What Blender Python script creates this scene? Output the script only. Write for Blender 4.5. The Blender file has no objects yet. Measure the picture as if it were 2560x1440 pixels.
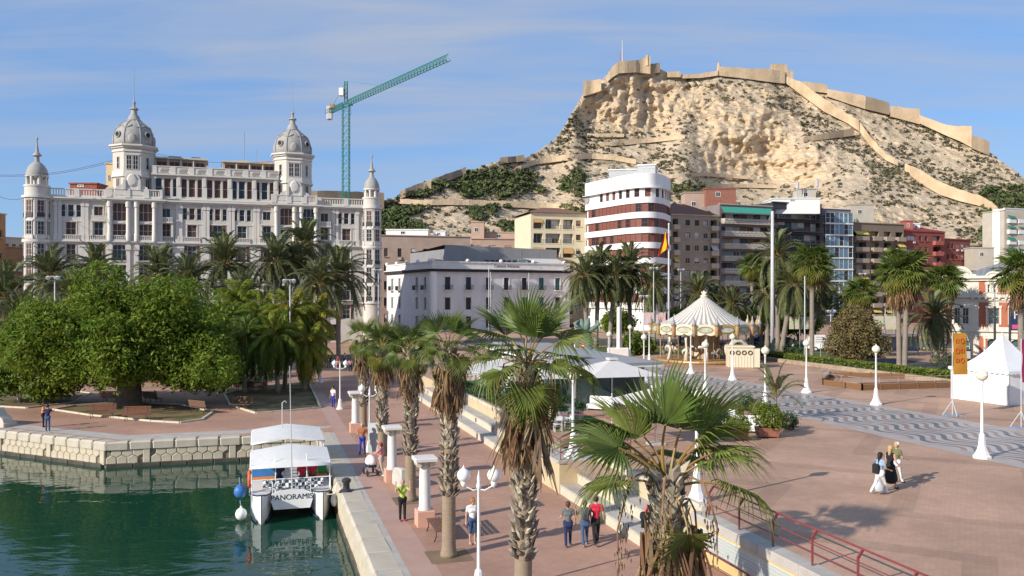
import bpy, bmesh, math, random
import numpy as np
from mathutils import Vector, Matrix, noise as mnoise, Euler
random.seed(7); RNG = np.random.default_rng(7)
SC = bpy.context.scene
COL = SC.collection
R = math.radians
# ---------------------------------------------------------------- camera
F = 2130.0; HY = 739.0; CZ = 9.2
cam = bpy.data.cameras.new('camera'); camo = bpy.data.objects.new('camera', cam); COL.objects.link(camo)
cam.sensor_width = 36; cam.lens = 36*F/2560; cam.shift_y = (HY-720)/2560
cam.clip_start = 0.5; cam.clip_end = 6000
camo.location = (0, 0, CZ); camo.rotation_euler = (R(90), 0, 0)
SC.camera = camo
SC.render.resolution_x = 1024; SC.render.resolution_y = 576
SC.render.engine = 'CYCLES'
# ---------------------------------------------------------------- light
SUN_EL, SUN_TO = 26.0, 38.0          # elevation; ground direction the shadows run, degrees from +X towards +Y
sd = Vector((math.cos(R(SUN_TO))*math.cos(R(SUN_EL)), math.sin(R(SUN_TO))*math.cos(R(SUN_EL)), -math.sin(R(SUN_EL))))
sun = bpy.data.lights.new('sun', 'SUN'); sun.energy = 3.9; sun.angle = R(0.53); sun.color = (1.0, .925, .82)
suno = bpy.data.objects.new('sun', sun); COL.objects.link(suno)
suno.rotation_euler = sd.to_track_quat('-Z', 'Y').to_euler(); suno.location = (-60, -50, 60)
w = bpy.data.worlds.new('World'); SC.world = w; w.use_nodes = True
nt = w.node_tree; nt.nodes.clear()
def N(t, ty, **k):
    n = t.nodes.new(ty)
    for a, b in k.items(): setattr(n, a, b)
    return n
out = N(nt, 'ShaderNodeOutputWorld'); bg = N(nt, 'ShaderNodeBackground')
sky = N(nt, 'ShaderNodeTexSky', sky_type='NISHITA', sun_disc=False)
sky.sun_elevation = R(SUN_EL)
sky.sun_rotation = math.atan2(-sd.x, -sd.y)
sky.air_density = 1.0; sky.dust_density = 0.15; sky.ozone_density = 4.0; sky.altitude = 0
tc = N(nt, 'ShaderNodeTexCoord'); sx = N(nt, 'ShaderNodeSeparateXYZ'); nt.links.new(tc.outputs['Generated'], sx.inputs[0])
ad = N(nt, 'ShaderNodeMath', operation='ADD'); nt.links.new(sx.outputs['Z'], ad.inputs[0]); ad.inputs[1].default_value = .12
dv = N(nt, 'ShaderNodeVectorMath', operation='DIVIDE'); nt.links.new(tc.outputs['Generated'], dv.inputs[0])
cb = N(nt, 'ShaderNodeCombineXYZ')
for i in range(3): nt.links.new(ad.outputs[0], cb.inputs[i])
nt.links.new(cb.outputs[0], dv.inputs[1])
def cloud(rot, sc, nscale, lo, hi, loc=(0,0,0)):
    mp = N(nt, 'ShaderNodeMapping'); nt.links.new(dv.outputs[0], mp.inputs['Vector'])
    mp.inputs['Rotation'].default_value = (0, 0, R(rot)); mp.inputs['Scale'].default_value = (sc[0], sc[1], 0); mp.inputs['Location'].default_value = loc
    nz = N(nt, 'ShaderNodeTexNoise'); nz.inputs['Scale'].default_value = nscale; nz.inputs['Detail'].default_value = 7; nz.inputs['Roughness'].default_value = .55
    nz.inputs['Distortion'].default_value = .5
    nt.links.new(mp.outputs[0], nz.inputs['Vector'])
    mr = N(nt, 'ShaderNodeMapRange', interpolation_type='SMOOTHSTEP'); nt.links.new(nz.outputs['Fac'], mr.inputs['Value'])
    mr.inputs['From Min'].default_value = lo; mr.inputs['From Max'].default_value = hi
    return mr.outputs[0]
c1 = cloud(20, (.45, 1.5), .9, .34, .66, (1.3, .25, 0)); c2 = cloud(14, (.6, 3.2), 1.6, .40, .74, (.2, 0, 0))
mx = N(nt, 'ShaderNodeMath', operation='MULTIPLY_ADD'); nt.links.new(c2, mx.inputs[0]); mx.inputs[1].default_value = .45
m2 = N(nt, 'ShaderNodeMath', operation='MULTIPLY'); nt.links.new(c1, m2.inputs[0]); m2.inputs[1].default_value = .8
nt.links.new(m2.outputs[0], mx.inputs[2])
hz = N(nt, 'ShaderNodeMapRange'); nt.links.new(sx.outputs['Z'], hz.inputs['Value']); hz.inputs['From Min'].default_value = .0; hz.inputs['From Max'].default_value = .26
cf = N(nt, 'ShaderNodeMath', operation='MULTIPLY'); cf.use_clamp = True; nt.links.new(mx.outputs[0], cf.inputs[0]); nt.links.new(hz.outputs[0], cf.inputs[1])
cm = N(nt, 'ShaderNodeMath', operation='MULTIPLY'); nt.links.new(cf.outputs[0], cm.inputs[0]); cm.inputs[1].default_value = .85
mixc = N(nt, 'ShaderNodeMixRGB'); nt.links.new(cm.outputs[0], mixc.inputs['Fac']); mixs = N(nt, 'ShaderNodeMixRGB'); mixs.inputs[0].default_value = .72; mixs.inputs[2].default_value = (.68, 1.45, 3.0, 1); nt.links.new(sky.outputs[0], mixs.inputs[1]); nt.links.new(mixs.outputs[0], mixc.inputs[1]); mixc.inputs[2].default_value = (2.05, 2.3, 2.85, 1)
nt.links.new(mixc.outputs[0], bg.inputs['Color']); bg.inputs['Strength'].default_value = .15
nt.links.new(bg.outputs[0], out.inputs['Surface'])
SC.view_settings.view_transform = 'Standard'; SC.view_settings.look = 'None'; SC.view_settings.exposure = 0.56; SC.view_settings.gamma = 1
# ---------------------------------------------------------------- helpers
def P(x, y, d): return Vector(((x-1280)/F*d, d, CZ+(HY-y)/F*d))          # photo direction at a known distance
def G(x, y, z=0.0):                                                       # photo direction onto level ground z
    d = (CZ-z)*F/(y-HY); return Vector(((x-1280)/F*d, d, z))
UD = Vector((-.2833, .959, 0)); VD = Vector((.959, .2833, 0))             # along the dock / across it
def UV(u, v, z=0.0): q = UD*u+VD*v; return Vector((q.x, q.y, z))
def touv(p): return p.x*UD.x+p.y*UD.y, p.x*VD.x+p.y*VD.y
DOCK_ROT = math.atan2(UD.y, UD.x) - math.pi/2                              # rotation taking +Y to UD

class MB:
    def __init__(s): s.v = []; s.f = []; s.m = []; s.mi = 0
    def mat(s, i): s.mi = i; return s
    def face(s, pts):
        n = len(s.v); s.v.extend([tuple(p) for p in pts]); s.f.append(tuple(range(n, n+len(pts)))); s.m.append(s.mi); return s
    def add(s, vs, fs):
        n = len(s.v); s.v.extend([tuple(p) for p in vs]); s.f.extend([tuple(i+n for i in f) for f in fs]); s.m.extend([s.mi]*len(fs)); return s
    def box(s, x0, x1, y0, y1, z0, z1):
        return s.add([(x0,y0,z0),(x1,y0,z0),(x1,y1,z0),(x0,y1,z0),(x0,y0,z1),(x1,y0,z1),(x1,y1,z1),(x0,y1,z1)],
                     [(0,3,2,1),(4,5,6,7),(0,1,5,4),(1,2,6,5),(2,3,7,6),(3,0,4,7)])
    def bbox(s, x0, x1, y0, y1, z0, z1, b=.02):          # box with bevelled vertical and top edges
        b = min(b, (x1-x0)*.45, (y1-y0)*.45, (z1-z0)*.45)
        def ring(i, z): return [(x0+i,y0,z),(x1-i,y0,z),(x1,y0+i,z),(x1,y1-i,z),(x1-i,y1,z),(x0+i,y1,z),(x0,y1-i,z),(x0,y0+i,z)]
        def inr(z): return [(x0+b,y0+b,z),(x1-b,y0+b,z),(x1-b,y0+b,z),(x1-b,y1-b,z),(x1-b,y1-b,z),(x0+b,y1-b,z),(x0+b,y1-b,z),(x0+b,y0+b,z)]
        a = ring(b, z0); c = ring(b, z1-b); top = [(x0+b,y0+b,z1),(x1-b,y0+b,z1),(x1-b,y1-b,z1),(x0+b,y1-b,z1)]
        fs = [tuple(reversed(range(8)))]
        for i in range(8): j = (i+1) % 8; fs.append((i, j, 8+j, 8+i))
        fs += [(8,9,17,16),(9,10,17),(10,11,18,17),(11,12,18),(12,13,19,18),(13,14,19),(14,15,16,19),(15,8,16),(16,17,18,19)]
        return s.add(a+c+top, fs)
    def prism(s, poly, z0, z1):
        n = len(poly); vs = [(p[0],p[1],z0) for p in poly]+[(p[0],p[1],z1) for p in poly]
        return s.add(vs, [tuple(reversed(range(n))), tuple(range(n, 2*n))]+[(i,(i+1)%n,n+(i+1)%n,n+i) for i in range(n)])
    def tube(s, pts, rad, n=8, cap=True):
        pts = [Vector(p) for p in pts]; k = len(pts)
        rs = rad if isinstance(rad, (list, tuple)) else [rad]*k
        vs = []; fs = []; pa = None
        for i, p in enumerate(pts):
            t = (pts[min(i+1,k-1)]-pts[max(i-1,0)]).normalized()
            if pa is None:
                a = t.orthogonal().normalized()
            else:
                a = (pa - t*pa.dot(t))
                a = a.normalized() if a.length > 1e-6 else t.orthogonal().normalized()
            pa = a; b = t.cross(a)
            for j in range(n):
                an = 2*math.pi*j/n; vs.append(p+(a*math.cos(an)+b*math.sin(an))*rs[i])
        for i in range(k-1):
            for j in range(n):
                j2 = (j+1) % n; fs.append((i*n+j, i*n+j2, (i+1)*n+j2, (i+1)*n+j))
        if cap: fs.append(tuple(reversed(range(n)))); fs.append(tuple(range((k-1)*n, k*n)))
        return s.add(vs, fs)
    def bar(s, a, b, w=.05, h=None):
        a = Vector(a); b = Vector(b); h = h or w; t = (b-a).normalized()
        up = Vector((0,0,1)) if abs(t.z) < .95 else Vector((0,1,0))
        x = t.cross(up).normalized()*w/2; y = x.cross(t).normalized()*h/2
        return s.add([a-x-y,a+x-y,a+x+y,a-x+y,b-x-y,b+x-y,b+x+y,b-x+y], [(0,1,2,3),(7,6,5,4),(0,4,5,1),(1,5,6,2),(2,6,7,3),(3,7,4,0)])
    def lathe(s, prof, n=16, c=(0,0,0), a0=0, a1=2*math.pi):
        full = abs(a1-a0-2*math.pi) < 1e-6; m = n if full else n+1; vs = []; fs = []
        for r, z in prof:
            for j in range(m):
                an = a0+(a1-a0)*j/n; vs.append((c[0]+r*math.cos(an), c[1]+r*math.sin(an), c[2]+z))
        for i in range(len(prof)-1):
            for j in range(n):
                j2 = (j+1) % m; fs.append((i*m+j, i*m+j2, (i+1)*m+j2, (i+1)*m+j))
        if full and prof[0][0] > 1e-4: fs.append(tuple(reversed(range(m))))
        if full and prof[-1][0] > 1e-4: fs.append(tuple(range((len(prof)-1)*m, len(prof)*m)))
        return s.add(vs, fs)
    def xf(s, M, start=0):
        for i in range(start, len(s.v)): s.v[i] = tuple(M @ Vector(s.v[i]))
        return s
    def mesh(s, name, mats, smooth=False, angle=None):
        me = bpy.data.meshes.new(name); me.from_pydata(s.v, [], s.f)
        for m in (mats if isinstance(mats, (list, tuple)) else [mats]): me.materials.append(m)
        me.polygons.foreach_set('material_index', s.m)
        if smooth:
            me.polygons.foreach_set('use_smooth', [True]*len(s.f))
            if angle: me.set_sharp_from_angle(angle=R(angle))
        me.update(); return me
    def build(s, name, mats, parent=None, smooth=False, loc=(0,0,0), rz=0, angle=None):
        return link(name, s.mesh(name, mats, smooth, angle), parent, loc, rz)
def link(name, me, parent=None, loc=(0,0,0), rz=0):
    o = bpy.data.objects.new(name, me); COL.objects.link(o); o.parent = parent; o.location = loc
    o.rotation_euler = rz if isinstance(rz, (tuple, Euler)) else (0,0,rz)
    return o
def tag(o, label, cat, group=None, kind=None):
    o['label'] = label; o['category'] = cat
    if group: o['group'] = group
    if kind: o['kind'] = kind
    return o
def thing(name, label, cat, loc=(0,0,0), rz=0, group=None):
    return tag(link(name, None, None, loc, rz), label, cat, group)
def struct(o): o['kind'] = 'structure'; return o
def stuff(o): o['kind'] = 'stuff'; return o
def dup(root, loc=None, rz=None, label=None, group=None, scale=None, parent=None):
    r = root.copy(); COL.objects.link(r); r.parent = parent
    if loc is not None: r.location = loc
    if rz is not None: r.rotation_euler = (0,0,rz)
    if scale is not None: r.scale = (scale,)*3 if not isinstance(scale, (tuple, list)) else scale
    if label: r['label'] = label
    if group: r['group'] = group
    for ch in root.children: dup(ch, parent=r)
    return r
def npmesh(name, V, Fq, mats, mi=None, smooth=False):
    V = np.asarray(V, dtype=np.float32); Fq = np.asarray(Fq, dtype=np.int32); k = Fq.shape[1]
    me = bpy.data.meshes.new(name); me.vertices.add(len(V)); me.vertices.foreach_set('co', V.ravel())
    me.loops.add(Fq.size); me.loops.foreach_set('vertex_index', Fq.ravel())
    me.polygons.add(len(Fq)); me.polygons.foreach_set('loop_start', np.arange(0, Fq.size, k, dtype=np.int32))
    for m in (mats if isinstance(mats, (list, tuple)) else [mats]): me.materials.append(m)
    if mi is not None: me.polygons.foreach_set('material_index', np.asarray(mi, dtype=np.int32))
    if smooth: me.polygons.foreach_set('use_smooth', np.ones(len(Fq), dtype=bool))
    me.update(calc_edges=True); return me
# ---------------------------------------------------------------- materials
MATS = {}
def mat(name, col, rough=.8, var=.12, scale=2.0, bump=0.0, bscale=None, metal=0.0, spec=.3, alpha=None, emit=None, col2=None, island=0.0, trans=0.0, stretch=None, detail=5, thr=None):
    """procedural material: base colour varied by noise (object coordinates), optional second colour, bump, per-island variation, translucency"""
    if name in MATS: return MATS[name]
    m = bpy.data.materials.new(name); m.use_nodes = True; t = m.node_tree; t.nodes.clear(); MATS[name] = m
    o = N(t, 'ShaderNodeOutputMaterial'); b = N(t, 'ShaderNodeBsdfPrincipled')
    b.inputs['Roughness'].default_value = rough; b.inputs['Metallic'].default_value = metal; b.inputs['Specular IOR Level'].default_value = spec
    tcn = N(t, 'ShaderNodeTexCoord'); vec = tcn.outputs['Object']
    if stretch:
        mp = N(t, 'ShaderNodeMapping'); mp.inputs['Scale'].default_value = stretch; t.links.new(vec, mp.inputs['Vector']); vec = mp.outputs[0]
    nz = N(t, 'ShaderNodeTexNoise'); nz.inputs['Scale'].default_value = scale; nz.inputs['Detail'].default_value = detail; t.links.new(vec, nz.inputs['Vector'])
    rp = N(t, 'ShaderNodeValToRGB'); c = col; d = col2 or tuple(min(1, x*(1+var)) for x in col); c0 = col if col2 else tuple(x*(1-var) for x in col)
    lo, hi = thr or (.3, .7)
    rp.color_ramp.elements[0].position = lo; rp.color_ramp.elements[1].position = hi
    rp.color_ramp.elements[0].color = (*c0, 1); rp.color_ramp.elements[1].color = (*d, 1)
    t.links.new(nz.outputs['Fac'], rp.inputs[0]); colout = rp.outputs[0]
    if island:
        gi = N(t, 'ShaderNodeNewGeometry'); hs = N(t, 'ShaderNodeHueSaturation'); mr = N(t, 'ShaderNodeMapRange')
        mr.inputs['To Min'].default_value = 1-island; mr.inputs['To Max'].default_value = 1+island
        t.links.new(gi.outputs['Random Per Island'], mr.inputs[0]); t.links.new(mr.outputs[0], hs.inputs['Value'])
        m3 = N(t, 'ShaderNodeMath', operation='MULTIPLY_ADD'); m3.inputs[1].default_value = .05*min(1, island*2); m3.inputs[2].default_value = .5-.025*min(1, island*2)
        t.links.new(gi.outputs['Random Per Island'], m3.inputs[0]); t.links.new(m3.outputs[0], hs.inputs['Hue'])
        t.links.new(colout, hs.inputs['Color']); colout = hs.outputs[0]
    t.links.new(colout, b.inputs['Base Color'])
    if bump:
        n2 = N(t, 'ShaderNodeTexNoise'); n2.inputs['Scale'].default_value = bscale or scale*4; n2.inputs['Detail'].default_value = 6; t.links.new(vec, n2.inputs['Vector'])
        bp = N(t, 'ShaderNodeBump'); bp.inputs['Strength'].default_value = min(1, bump*4) if bump < .25 else 1; bp.inputs['Distance'].default_value = bump
        t.links.new(n2.outputs['Fac'], bp.inputs['Height']); t.links.new(bp.outputs[0], b.inputs['Normal'])
    if emit: b.inputs['Emission Color'].default_value = (*emit[:3], 1); b.inputs['Emission Strength'].default_value = emit[3]
    if alpha: b.inputs['Alpha'].default_value = alpha
    if trans:
        tr = N(t, 'ShaderNodeBsdfTranslucent'); t.links.new(colout, tr.inputs['Color']); ms = N(t, 'ShaderNodeMixShader'); ms.inputs[0].default_value = trans
        t.links.new(b.outputs[0], ms.inputs[1]); t.links.new(tr.outputs[0], ms.inputs[2]); t.links.new(ms.outputs[0], o.inputs[0])
    else: t.links.new(b.outputs[0], o.inputs[0])
    return m
def glassmat(name, col, rough=.08, spec=.9, var=.3, scale=.6):
    return mat(name, col, rough=rough, spec=spec, var=var, scale=scale)
M_white = mat('white_paint', (.78,.77,.74), .45, .04, 3)
M_whitedirty = mat('white_stone', (.70,.66,.60), .8, .07, .5, col2=(.64,.59,.52))
M_stone = mat('quay_stone', (.44,.38,.28), .9, .2, 1.3, bump=.02, bscale=9, col2=(.56,.49,.37))
M_coping = mat('coping_stone', (.42,.37,.29), .9, .2, .9, bump=.015, bscale=8, col2=(.52,.47,.38))
M_joint = mat('dark_joint', (.25,.21,.15), .95, .2, 3)
M_concrete = mat('concrete', (.36,.335,.30), .9, .2, 1.5, bump=.01, col2=(.46,.43,.385))
M_buff = mat('buff_render', (.58,.47,.30), .85, .06, 1.2, col2=(.50,.40,.26))
M_cream = mat('cream_step', (.60,.54,.43), .85, .1, 1.5, col2=(.52,.46,.36))
M_redmetal = mat('maroon_paint', (.22,.045,.045), .4, .12, 5, spec=.5)
M_dark = mat('dark_void', (.02,.02,.022), .7, .2, 2)
M_darkmetal = mat('dark_iron', (.035,.036,.04), .5, .2, 4, spec=.5)
M_wood = mat('bench_wood', (.16,.085,.055), .6, .25, 6, stretch=(1,8,8))
M_grey = mat('grey_paint', (.30,.30,.31), .6, .08, 2)
M_lgrey = mat('light_grey', (.50,.50,.50), .6, .06, 2)
M_glass = glassmat('window_glass', (.022,.025,.03), .12, .4)
M_bglass = glassmat('blue_glass', (.10,.19,.26), .06)
M_shutter = mat('shutter_brown', (.10,.055,.045), .6, .15, 4)
M_grass = mat('grass', (.055,.105,.018), .9, .3, 1.5, bump=.02, bscale=40, col2=(.13,.13,.04))
M_soil = mat('soil', (.17,.12,.075), .95, .3, 1.0, bump=.02, col2=(.24,.17,.10))
# ================================================================ GROUND, WATER, QUAYS
def pavemat(name, ca, cb, bw, bh, mortar, rough=.75, stripes=None, gloss=.25):
    m = bpy.data.materials.new(name); m.use_nodes = True; t = m.node_tree; t.nodes.clear()
    o = N(t, 'ShaderNodeOutputMaterial'); b = N(t, 'ShaderNodeBsdfPrincipled'); b.inputs['Specular IOR Level'].default_value = gloss
    tcn = N(t, 'ShaderNodeTexCoord'); mp = N(t, 'ShaderNodeMapping'); mp.inputs['Rotation'].default_value = (0,0,-DOCK_ROT); t.links.new(tcn.outputs['Object'], mp.inputs[0])
    br = N(t, 'ShaderNodeTexBrick'); t.links.new(mp.outputs[0], br.inputs['Vector'])
    br.inputs['Color1'].default_value = (*ca,1); br.inputs['Color2'].default_value = (*cb,1); br.inputs['Mortar'].default_value = (*mortar,1)
    br.inputs['Scale'].default_value = 1; br.inputs['Brick Width'].default_value = bw; br.inputs['Row Height'].default_value = bh; br.inputs['Mortar Size'].default_value = .012; br.inputs['Bias'].default_value = 0
    n1 = N(t, 'ShaderNodeTexNoise'); n1.inputs['Scale'].default_value = .22; n1.inputs['Detail'].default_value = 6; t.links.new(mp.outputs[0], n1.inputs[0])
    n2 = N(t, 'ShaderNodeTexNoise'); n2.inputs['Scale'].default_value = 2.2; n2.inputs['Detail'].default_value = 8; n2.inputs['Roughness'].default_value = .7; t.links.new(mp.outputs[0], n2.inputs[0])
    a1 = N(t, 'ShaderNodeMapRange'); a1.inputs['From Min'].default_value = .3; a1.inputs['From Max'].default_value = .7; a1.inputs['To Min'].default_value = .80; a1.inputs['To Max'].default_value = 1.16; t.links.new(n1.outputs[0], a1.inputs[0])
    a2 = N(t, 'ShaderNodeMapRange'); a2.inputs['From Min'].default_value = .3; a2.inputs['From Max'].default_value = .75; a2.inputs['To Min'].default_value = .84; a2.inputs['To Max'].default_value = 1.10; t.links.new(n2.outputs[0], a2.inputs[0])
    mu = N(t, 'ShaderNodeMath', operation='MULTIPLY'); t.links.new(a1.outputs[0], mu.inputs[0]); t.links.new(a2.outputs[0], mu.inputs[1])
    val = mu.outputs[0]
    # dark spots of gum and dirt
    vo = N(t, 'ShaderNodeTexVoronoi'); vo.inputs['Scale'].default_value = 1.1; t.links.new(mp.outputs[0], vo.inputs['Vector'])
    vs = N(t, 'ShaderNodeMapRange'); vs.inputs['From Min'].default_value = .03; vs.inputs['From Max'].default_value = .07; vs.inputs['To Min'].default_value = .72; t.links.new(vo.outputs['Distance'], vs.inputs[0])
    mv = N(t, 'ShaderNodeMath', operation='MULTIPLY'); t.links.new(val, mv.inputs[0]); t.links.new(vs.outputs[0], mv.inputs[1]); val = mv.outputs[0]
    if stripes:
        se = N(t, 'ShaderNodeSeparateXYZ'); t.links.new(mp.outputs[0], se.inputs[0])
        pg = N(t, 'ShaderNodeMath', operation='PINGPONG'); t.links.new(se.outputs['Y'], pg.inputs[0]); pg.inputs[1].default_value = 5.0
        sm = N(t, 'ShaderNodeMath', operation='ADD'); t.links.new(se.outputs['X'], sm.inputs[0]); t.links.new(pg.outputs[0], sm.inputs[1])
        md = N(t, 'ShaderNodeMath', operation='MODULO'); t.links.new(sm.outputs[0], md.inputs[0]); md.inputs[1].default_value = 6.5
        gt = N(t, 'ShaderNodeMath', operation='LESS_THAN'); t.links.new(md.outputs[0], gt.inputs[0]); gt.inputs[1].default_value = 1.3
        ms = N(t, 'ShaderNodeMath', operation='MULTIPLY_ADD'); t.links.new(gt.outputs[0], ms.inputs[0]); ms.inputs[1].default_value = -.14; ms.inputs[2].default_value = 1
        m4 = N(t, 'ShaderNodeMath', operation='MULTIPLY'); t.links.new(val, m4.inputs[0]); t.links.new(ms.outputs[0], m4.inputs[1]); val = m4.outputs[0]
    hs = N(t, 'ShaderNodeHueSaturation'); t.links.new(br.outputs[0], hs.inputs['Color']); t.links.new(val, hs.inputs['Value']); t.links.new(hs.outputs[0], b.inputs['Base Color'])
    rr = N(t, 'ShaderNodeMapRange'); rr.inputs['To Min'].default_value = rough-.15; rr.inputs['To Max'].default_value = rough+.15; t.links.new(n2.outputs[0], rr.inputs[0]); t.links.new(rr.outputs[0], b.inputs['Roughness'])
    bp = N(t, 'ShaderNodeBump'); bp.inputs['Strength'].default_value = .3; bp.inputs['Distance'].default_value = .01; t.links.new(n2.outputs[0], bp.inputs['Height']); t.links.new(bp.outputs[0], b.inputs['Normal'])
    t.links.new(b.outputs[0], o.inputs[0]); return m
M_pave = pavemat('promenade_pavers', (.47,.28,.195), (.435,.255,.18), .22, .11, (.34,.20,.15))
M_plaza = pavemat('plaza_pavers', (.48,.305,.21), (.45,.285,.195), .24, .12, (.40,.25,.175), stripes=True)
M_asph = mat('asphalt', (.075,.073,.072), .9, .15, 1.2, bump=.004, bscale=60)
M_walk = mat('pavement_grey', (.30,.27,.25), .9, .12, .8)
def wavemat():
    m = bpy.data.materials.new('wave_mosaic'); m.use_nodes = True; t = m.node_tree; t.nodes.clear()
    o = N(t, 'ShaderNodeOutputMaterial'); b = N(t, 'ShaderNodeBsdfPrincipled')
    tcn = N(t, 'ShaderNodeTexCoord'); mp = N(t, 'ShaderNodeMapping'); mp.inputs['Rotation'].default_value = (0,0,-DOCK_ROT); t.links.new(tcn.outputs['Object'], mp.inputs[0])
    se = N(t, 'ShaderNodeSeparateXYZ'); t.links.new(mp.outputs[0], se.inputs[0])
    def mth(op, a, b_=None, c=None):
        n = N(t, 'ShaderNodeMath', operation=op)
        for i, q in enumerate((a, b_, c)):
            if q is None: continue
            if isinstance(q, (int, float)): n.inputs[i].default_value = q
            else: t.links.new(q, n.inputs[i])
        return n.outputs[0]
    u, v = se.outputs['Y'], se.outputs['X']
    s1 = mth('SINE', mth('MULTIPLY', u, 2*math.pi/3.6))
    uu = mth('ADD', v, mth('MULTIPLY', s1, .52))
    fr = mth('FRACT', mth('DIVIDE', uu, 1.42))
    # tesserae jitter
    dark = mth('LESS_THAN', fr, .25); pink = mth('MULTIPLY', mth('GREATER_THAN', fr, .5), mth('LESS_THAN', fr, .74))
    vo = N(t, 'ShaderNodeTexVoronoi'); vo.inputs['Scale'].default_value = 14; t.links.new(mp.outputs[0], vo.inputs['Vector'])
    nz = N(t, 'ShaderNodeTexNoise'); nz.inputs['Scale'].default_value = .8; nz.inputs['Detail'].default_value = 5; t.links.new(mp.outputs[0], nz.inputs[0])
    a = N(t, 'ShaderNodeMixRGB'); a.inputs[1].default_value = (.42,.37,.325,1); a.inputs[2].default_value = (.13,.13,.135,1); t.links.new(dark, a.inputs[0])
    c = N(t, 'ShaderNodeMixRGB'); t.links.new(a.outputs[0], c.inputs[1]); c.inputs[2].default_value = (.27,.19,.16,1); t.links.new(pink, c.inputs[0])
    val = mth('MULTIPLY', mth('MULTIPLY_ADD', nz.outputs[0], .5, .75), mth('MULTIPLY_ADD', N_sep(t, vo.outputs['Color']), .2, .9))
    hs = N(t, 'ShaderNodeHueSaturation'); t.links.new(c.outputs[0], hs.inputs['Color']); t.links.new(val, hs.inputs['Value']); t.links.new(hs.outputs[0], b.inputs['Base Color'])
    b.inputs['Roughness'].default_value = .42; b.inputs['Specular IOR Level'].default_value = .4
    bp = N(t, 'ShaderNodeBump'); bp.inputs['Strength'].default_value = .15; bp.inputs['Distance'].default_value = .01; t.links.new(nz.outputs[0], bp.inputs['Height']); t.links.new(bp.outputs[0], b.inputs['Normal'])
    t.links.new(b.outputs[0], o.inputs[0]); return m
def N_sep(t, c):
    s = N(t, 'ShaderNodeSeparateColor'); t.links.new(c, s.inputs[0]); return s.outputs[0]
M_wave = wavemat()
def watermat():
    m = bpy.data.materials.new('harbour_water'); m.use_nodes = True; t = m.node_tree; t.nodes.clear()
    o = N(t, 'ShaderNodeOutputMaterial'); b = N(t, 'ShaderNodeBsdfPrincipled'); b.inputs['Base Color'].default_value = (.007,.045,.028,1)
    b.inputs['Roughness'].default_value = .03; b.inputs['IOR'].default_value = 1.333
    tcn = N(t, 'ShaderNodeTexCoord'); mp = N(t, 'ShaderNodeMapping'); mp.inputs['Scale'].default_value = (.55,1,1); mp.inputs['Rotation'].default_value = (0,0,R(8)); t.links.new(tcn.outputs['Object'], mp.inputs[0])
    n1 = N(t, 'ShaderNodeTexNoise'); n1.inputs['Scale'].default_value = .75; n1.inputs['Detail'].default_value = 2; n1.inputs['Distortion'].default_value = .6; t.links.new(mp.outputs[0], n1.inputs[0])
    n2 = N(t, 'ShaderNodeTexNoise'); n2.inputs['Scale'].default_value = 3.2; n2.inputs['Detail'].default_value = 2; t.links.new(mp.outputs[0], n2.inputs[0])
    n3 = N(t, 'ShaderNodeTexNoise'); n3.inputs['Scale'].default_value = .12; n3.inputs['Detail'].default_value = 2; t.links.new(mp.outputs[0], n3.inputs[0])
    ad = N(t, 'ShaderNodeMath', operation='MULTIPLY_ADD'); t.links.new(n2.outputs[0], ad.inputs[0]); ad.inputs[1].default_value = .16; t.links.new(n1.outputs[0], ad.inputs[2])
    am = N(t, 'ShaderNodeMapRange'); am.inputs['From Min'].default_value = .35; am.inputs['From Max'].default_value = .65; am.inputs['To Min'].default_value = .35; am.inputs['To Max'].default_value = 1.0; t.links.new(n3.outputs[0], am.inputs[0])
    mu = N(t, 'ShaderNodeMath', operation='MULTIPLY'); t.links.new(ad.outputs[0], mu.inputs[0]); t.links.new(am.outputs[0], mu.inputs[1])
    bp = N(t, 'ShaderNodeBump'); bp.inputs['Strength'].default_value = .55; bp.inputs['Distance'].default_value = .09; t.links.new(mu.outputs[0], bp.inputs['Height']); t.links.new(bp.outputs[0], b.inputs['Normal'])
    t.links.new(b.outputs[0], o.inputs[0]); return m
WZ = -1.6
QA = Vector((-70, 75.9, 0)); QC = Vector((-25.5, 53.5, 0)); QD = Vector((-12.75, 57.2, 0))
def vline(v, Y): return Vector(((v/.959) - .2954*Y, Y, 0))
DOCKV = 3.72
QD = vline(DOCKV, 57.2)
QE = vline(DOCKV, -60)
struct(MB().face([(-900,-300,WZ),(60,-300,WZ),(60,110,WZ),(-900,110,WZ)]).build('water', watermat()))
b = MB().face([(-3000,76,0), QA, QC, QD, QE, (3000,-60,0), (3000,5000,0), (-3000,5000,0)])
struct(b.build('ground', M_pave))
# upper plaza slab (its retaining front is the seating steps)
UPZ = 1.5; TV = 13.35
def poly(uvs, z): return [UV(u, v, z) for u, v in uvs]
pl = [(-20, 15.02), (33.6, 15.02), (33.6, 13.5), (40.2, 13.5), (40.2, 15.02), (45.4, 15.02), (45.4, 15.02), (118, 15.02), (232, 46), (215, 190), (-20, 190)]
pl = [p for i, p in enumerate(pl) if i == 0 or p != pl[i-1]]
pm = MB(); pm.face(poly(pl, UPZ))
for i in range(len(pl)-1):
    (u0, v0), (u1, v1) = pl[i], pl[i+1]
    if i not in (1, 2, 3, 4): pm.mat(1).face([UV(u0,v0,-.2), UV(u0,v0,UPZ), UV(u1,v1,UPZ), UV(u1,v1,-.2)])
struct(pm.build('plaza', [M_plaza, M_buff]))
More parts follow.
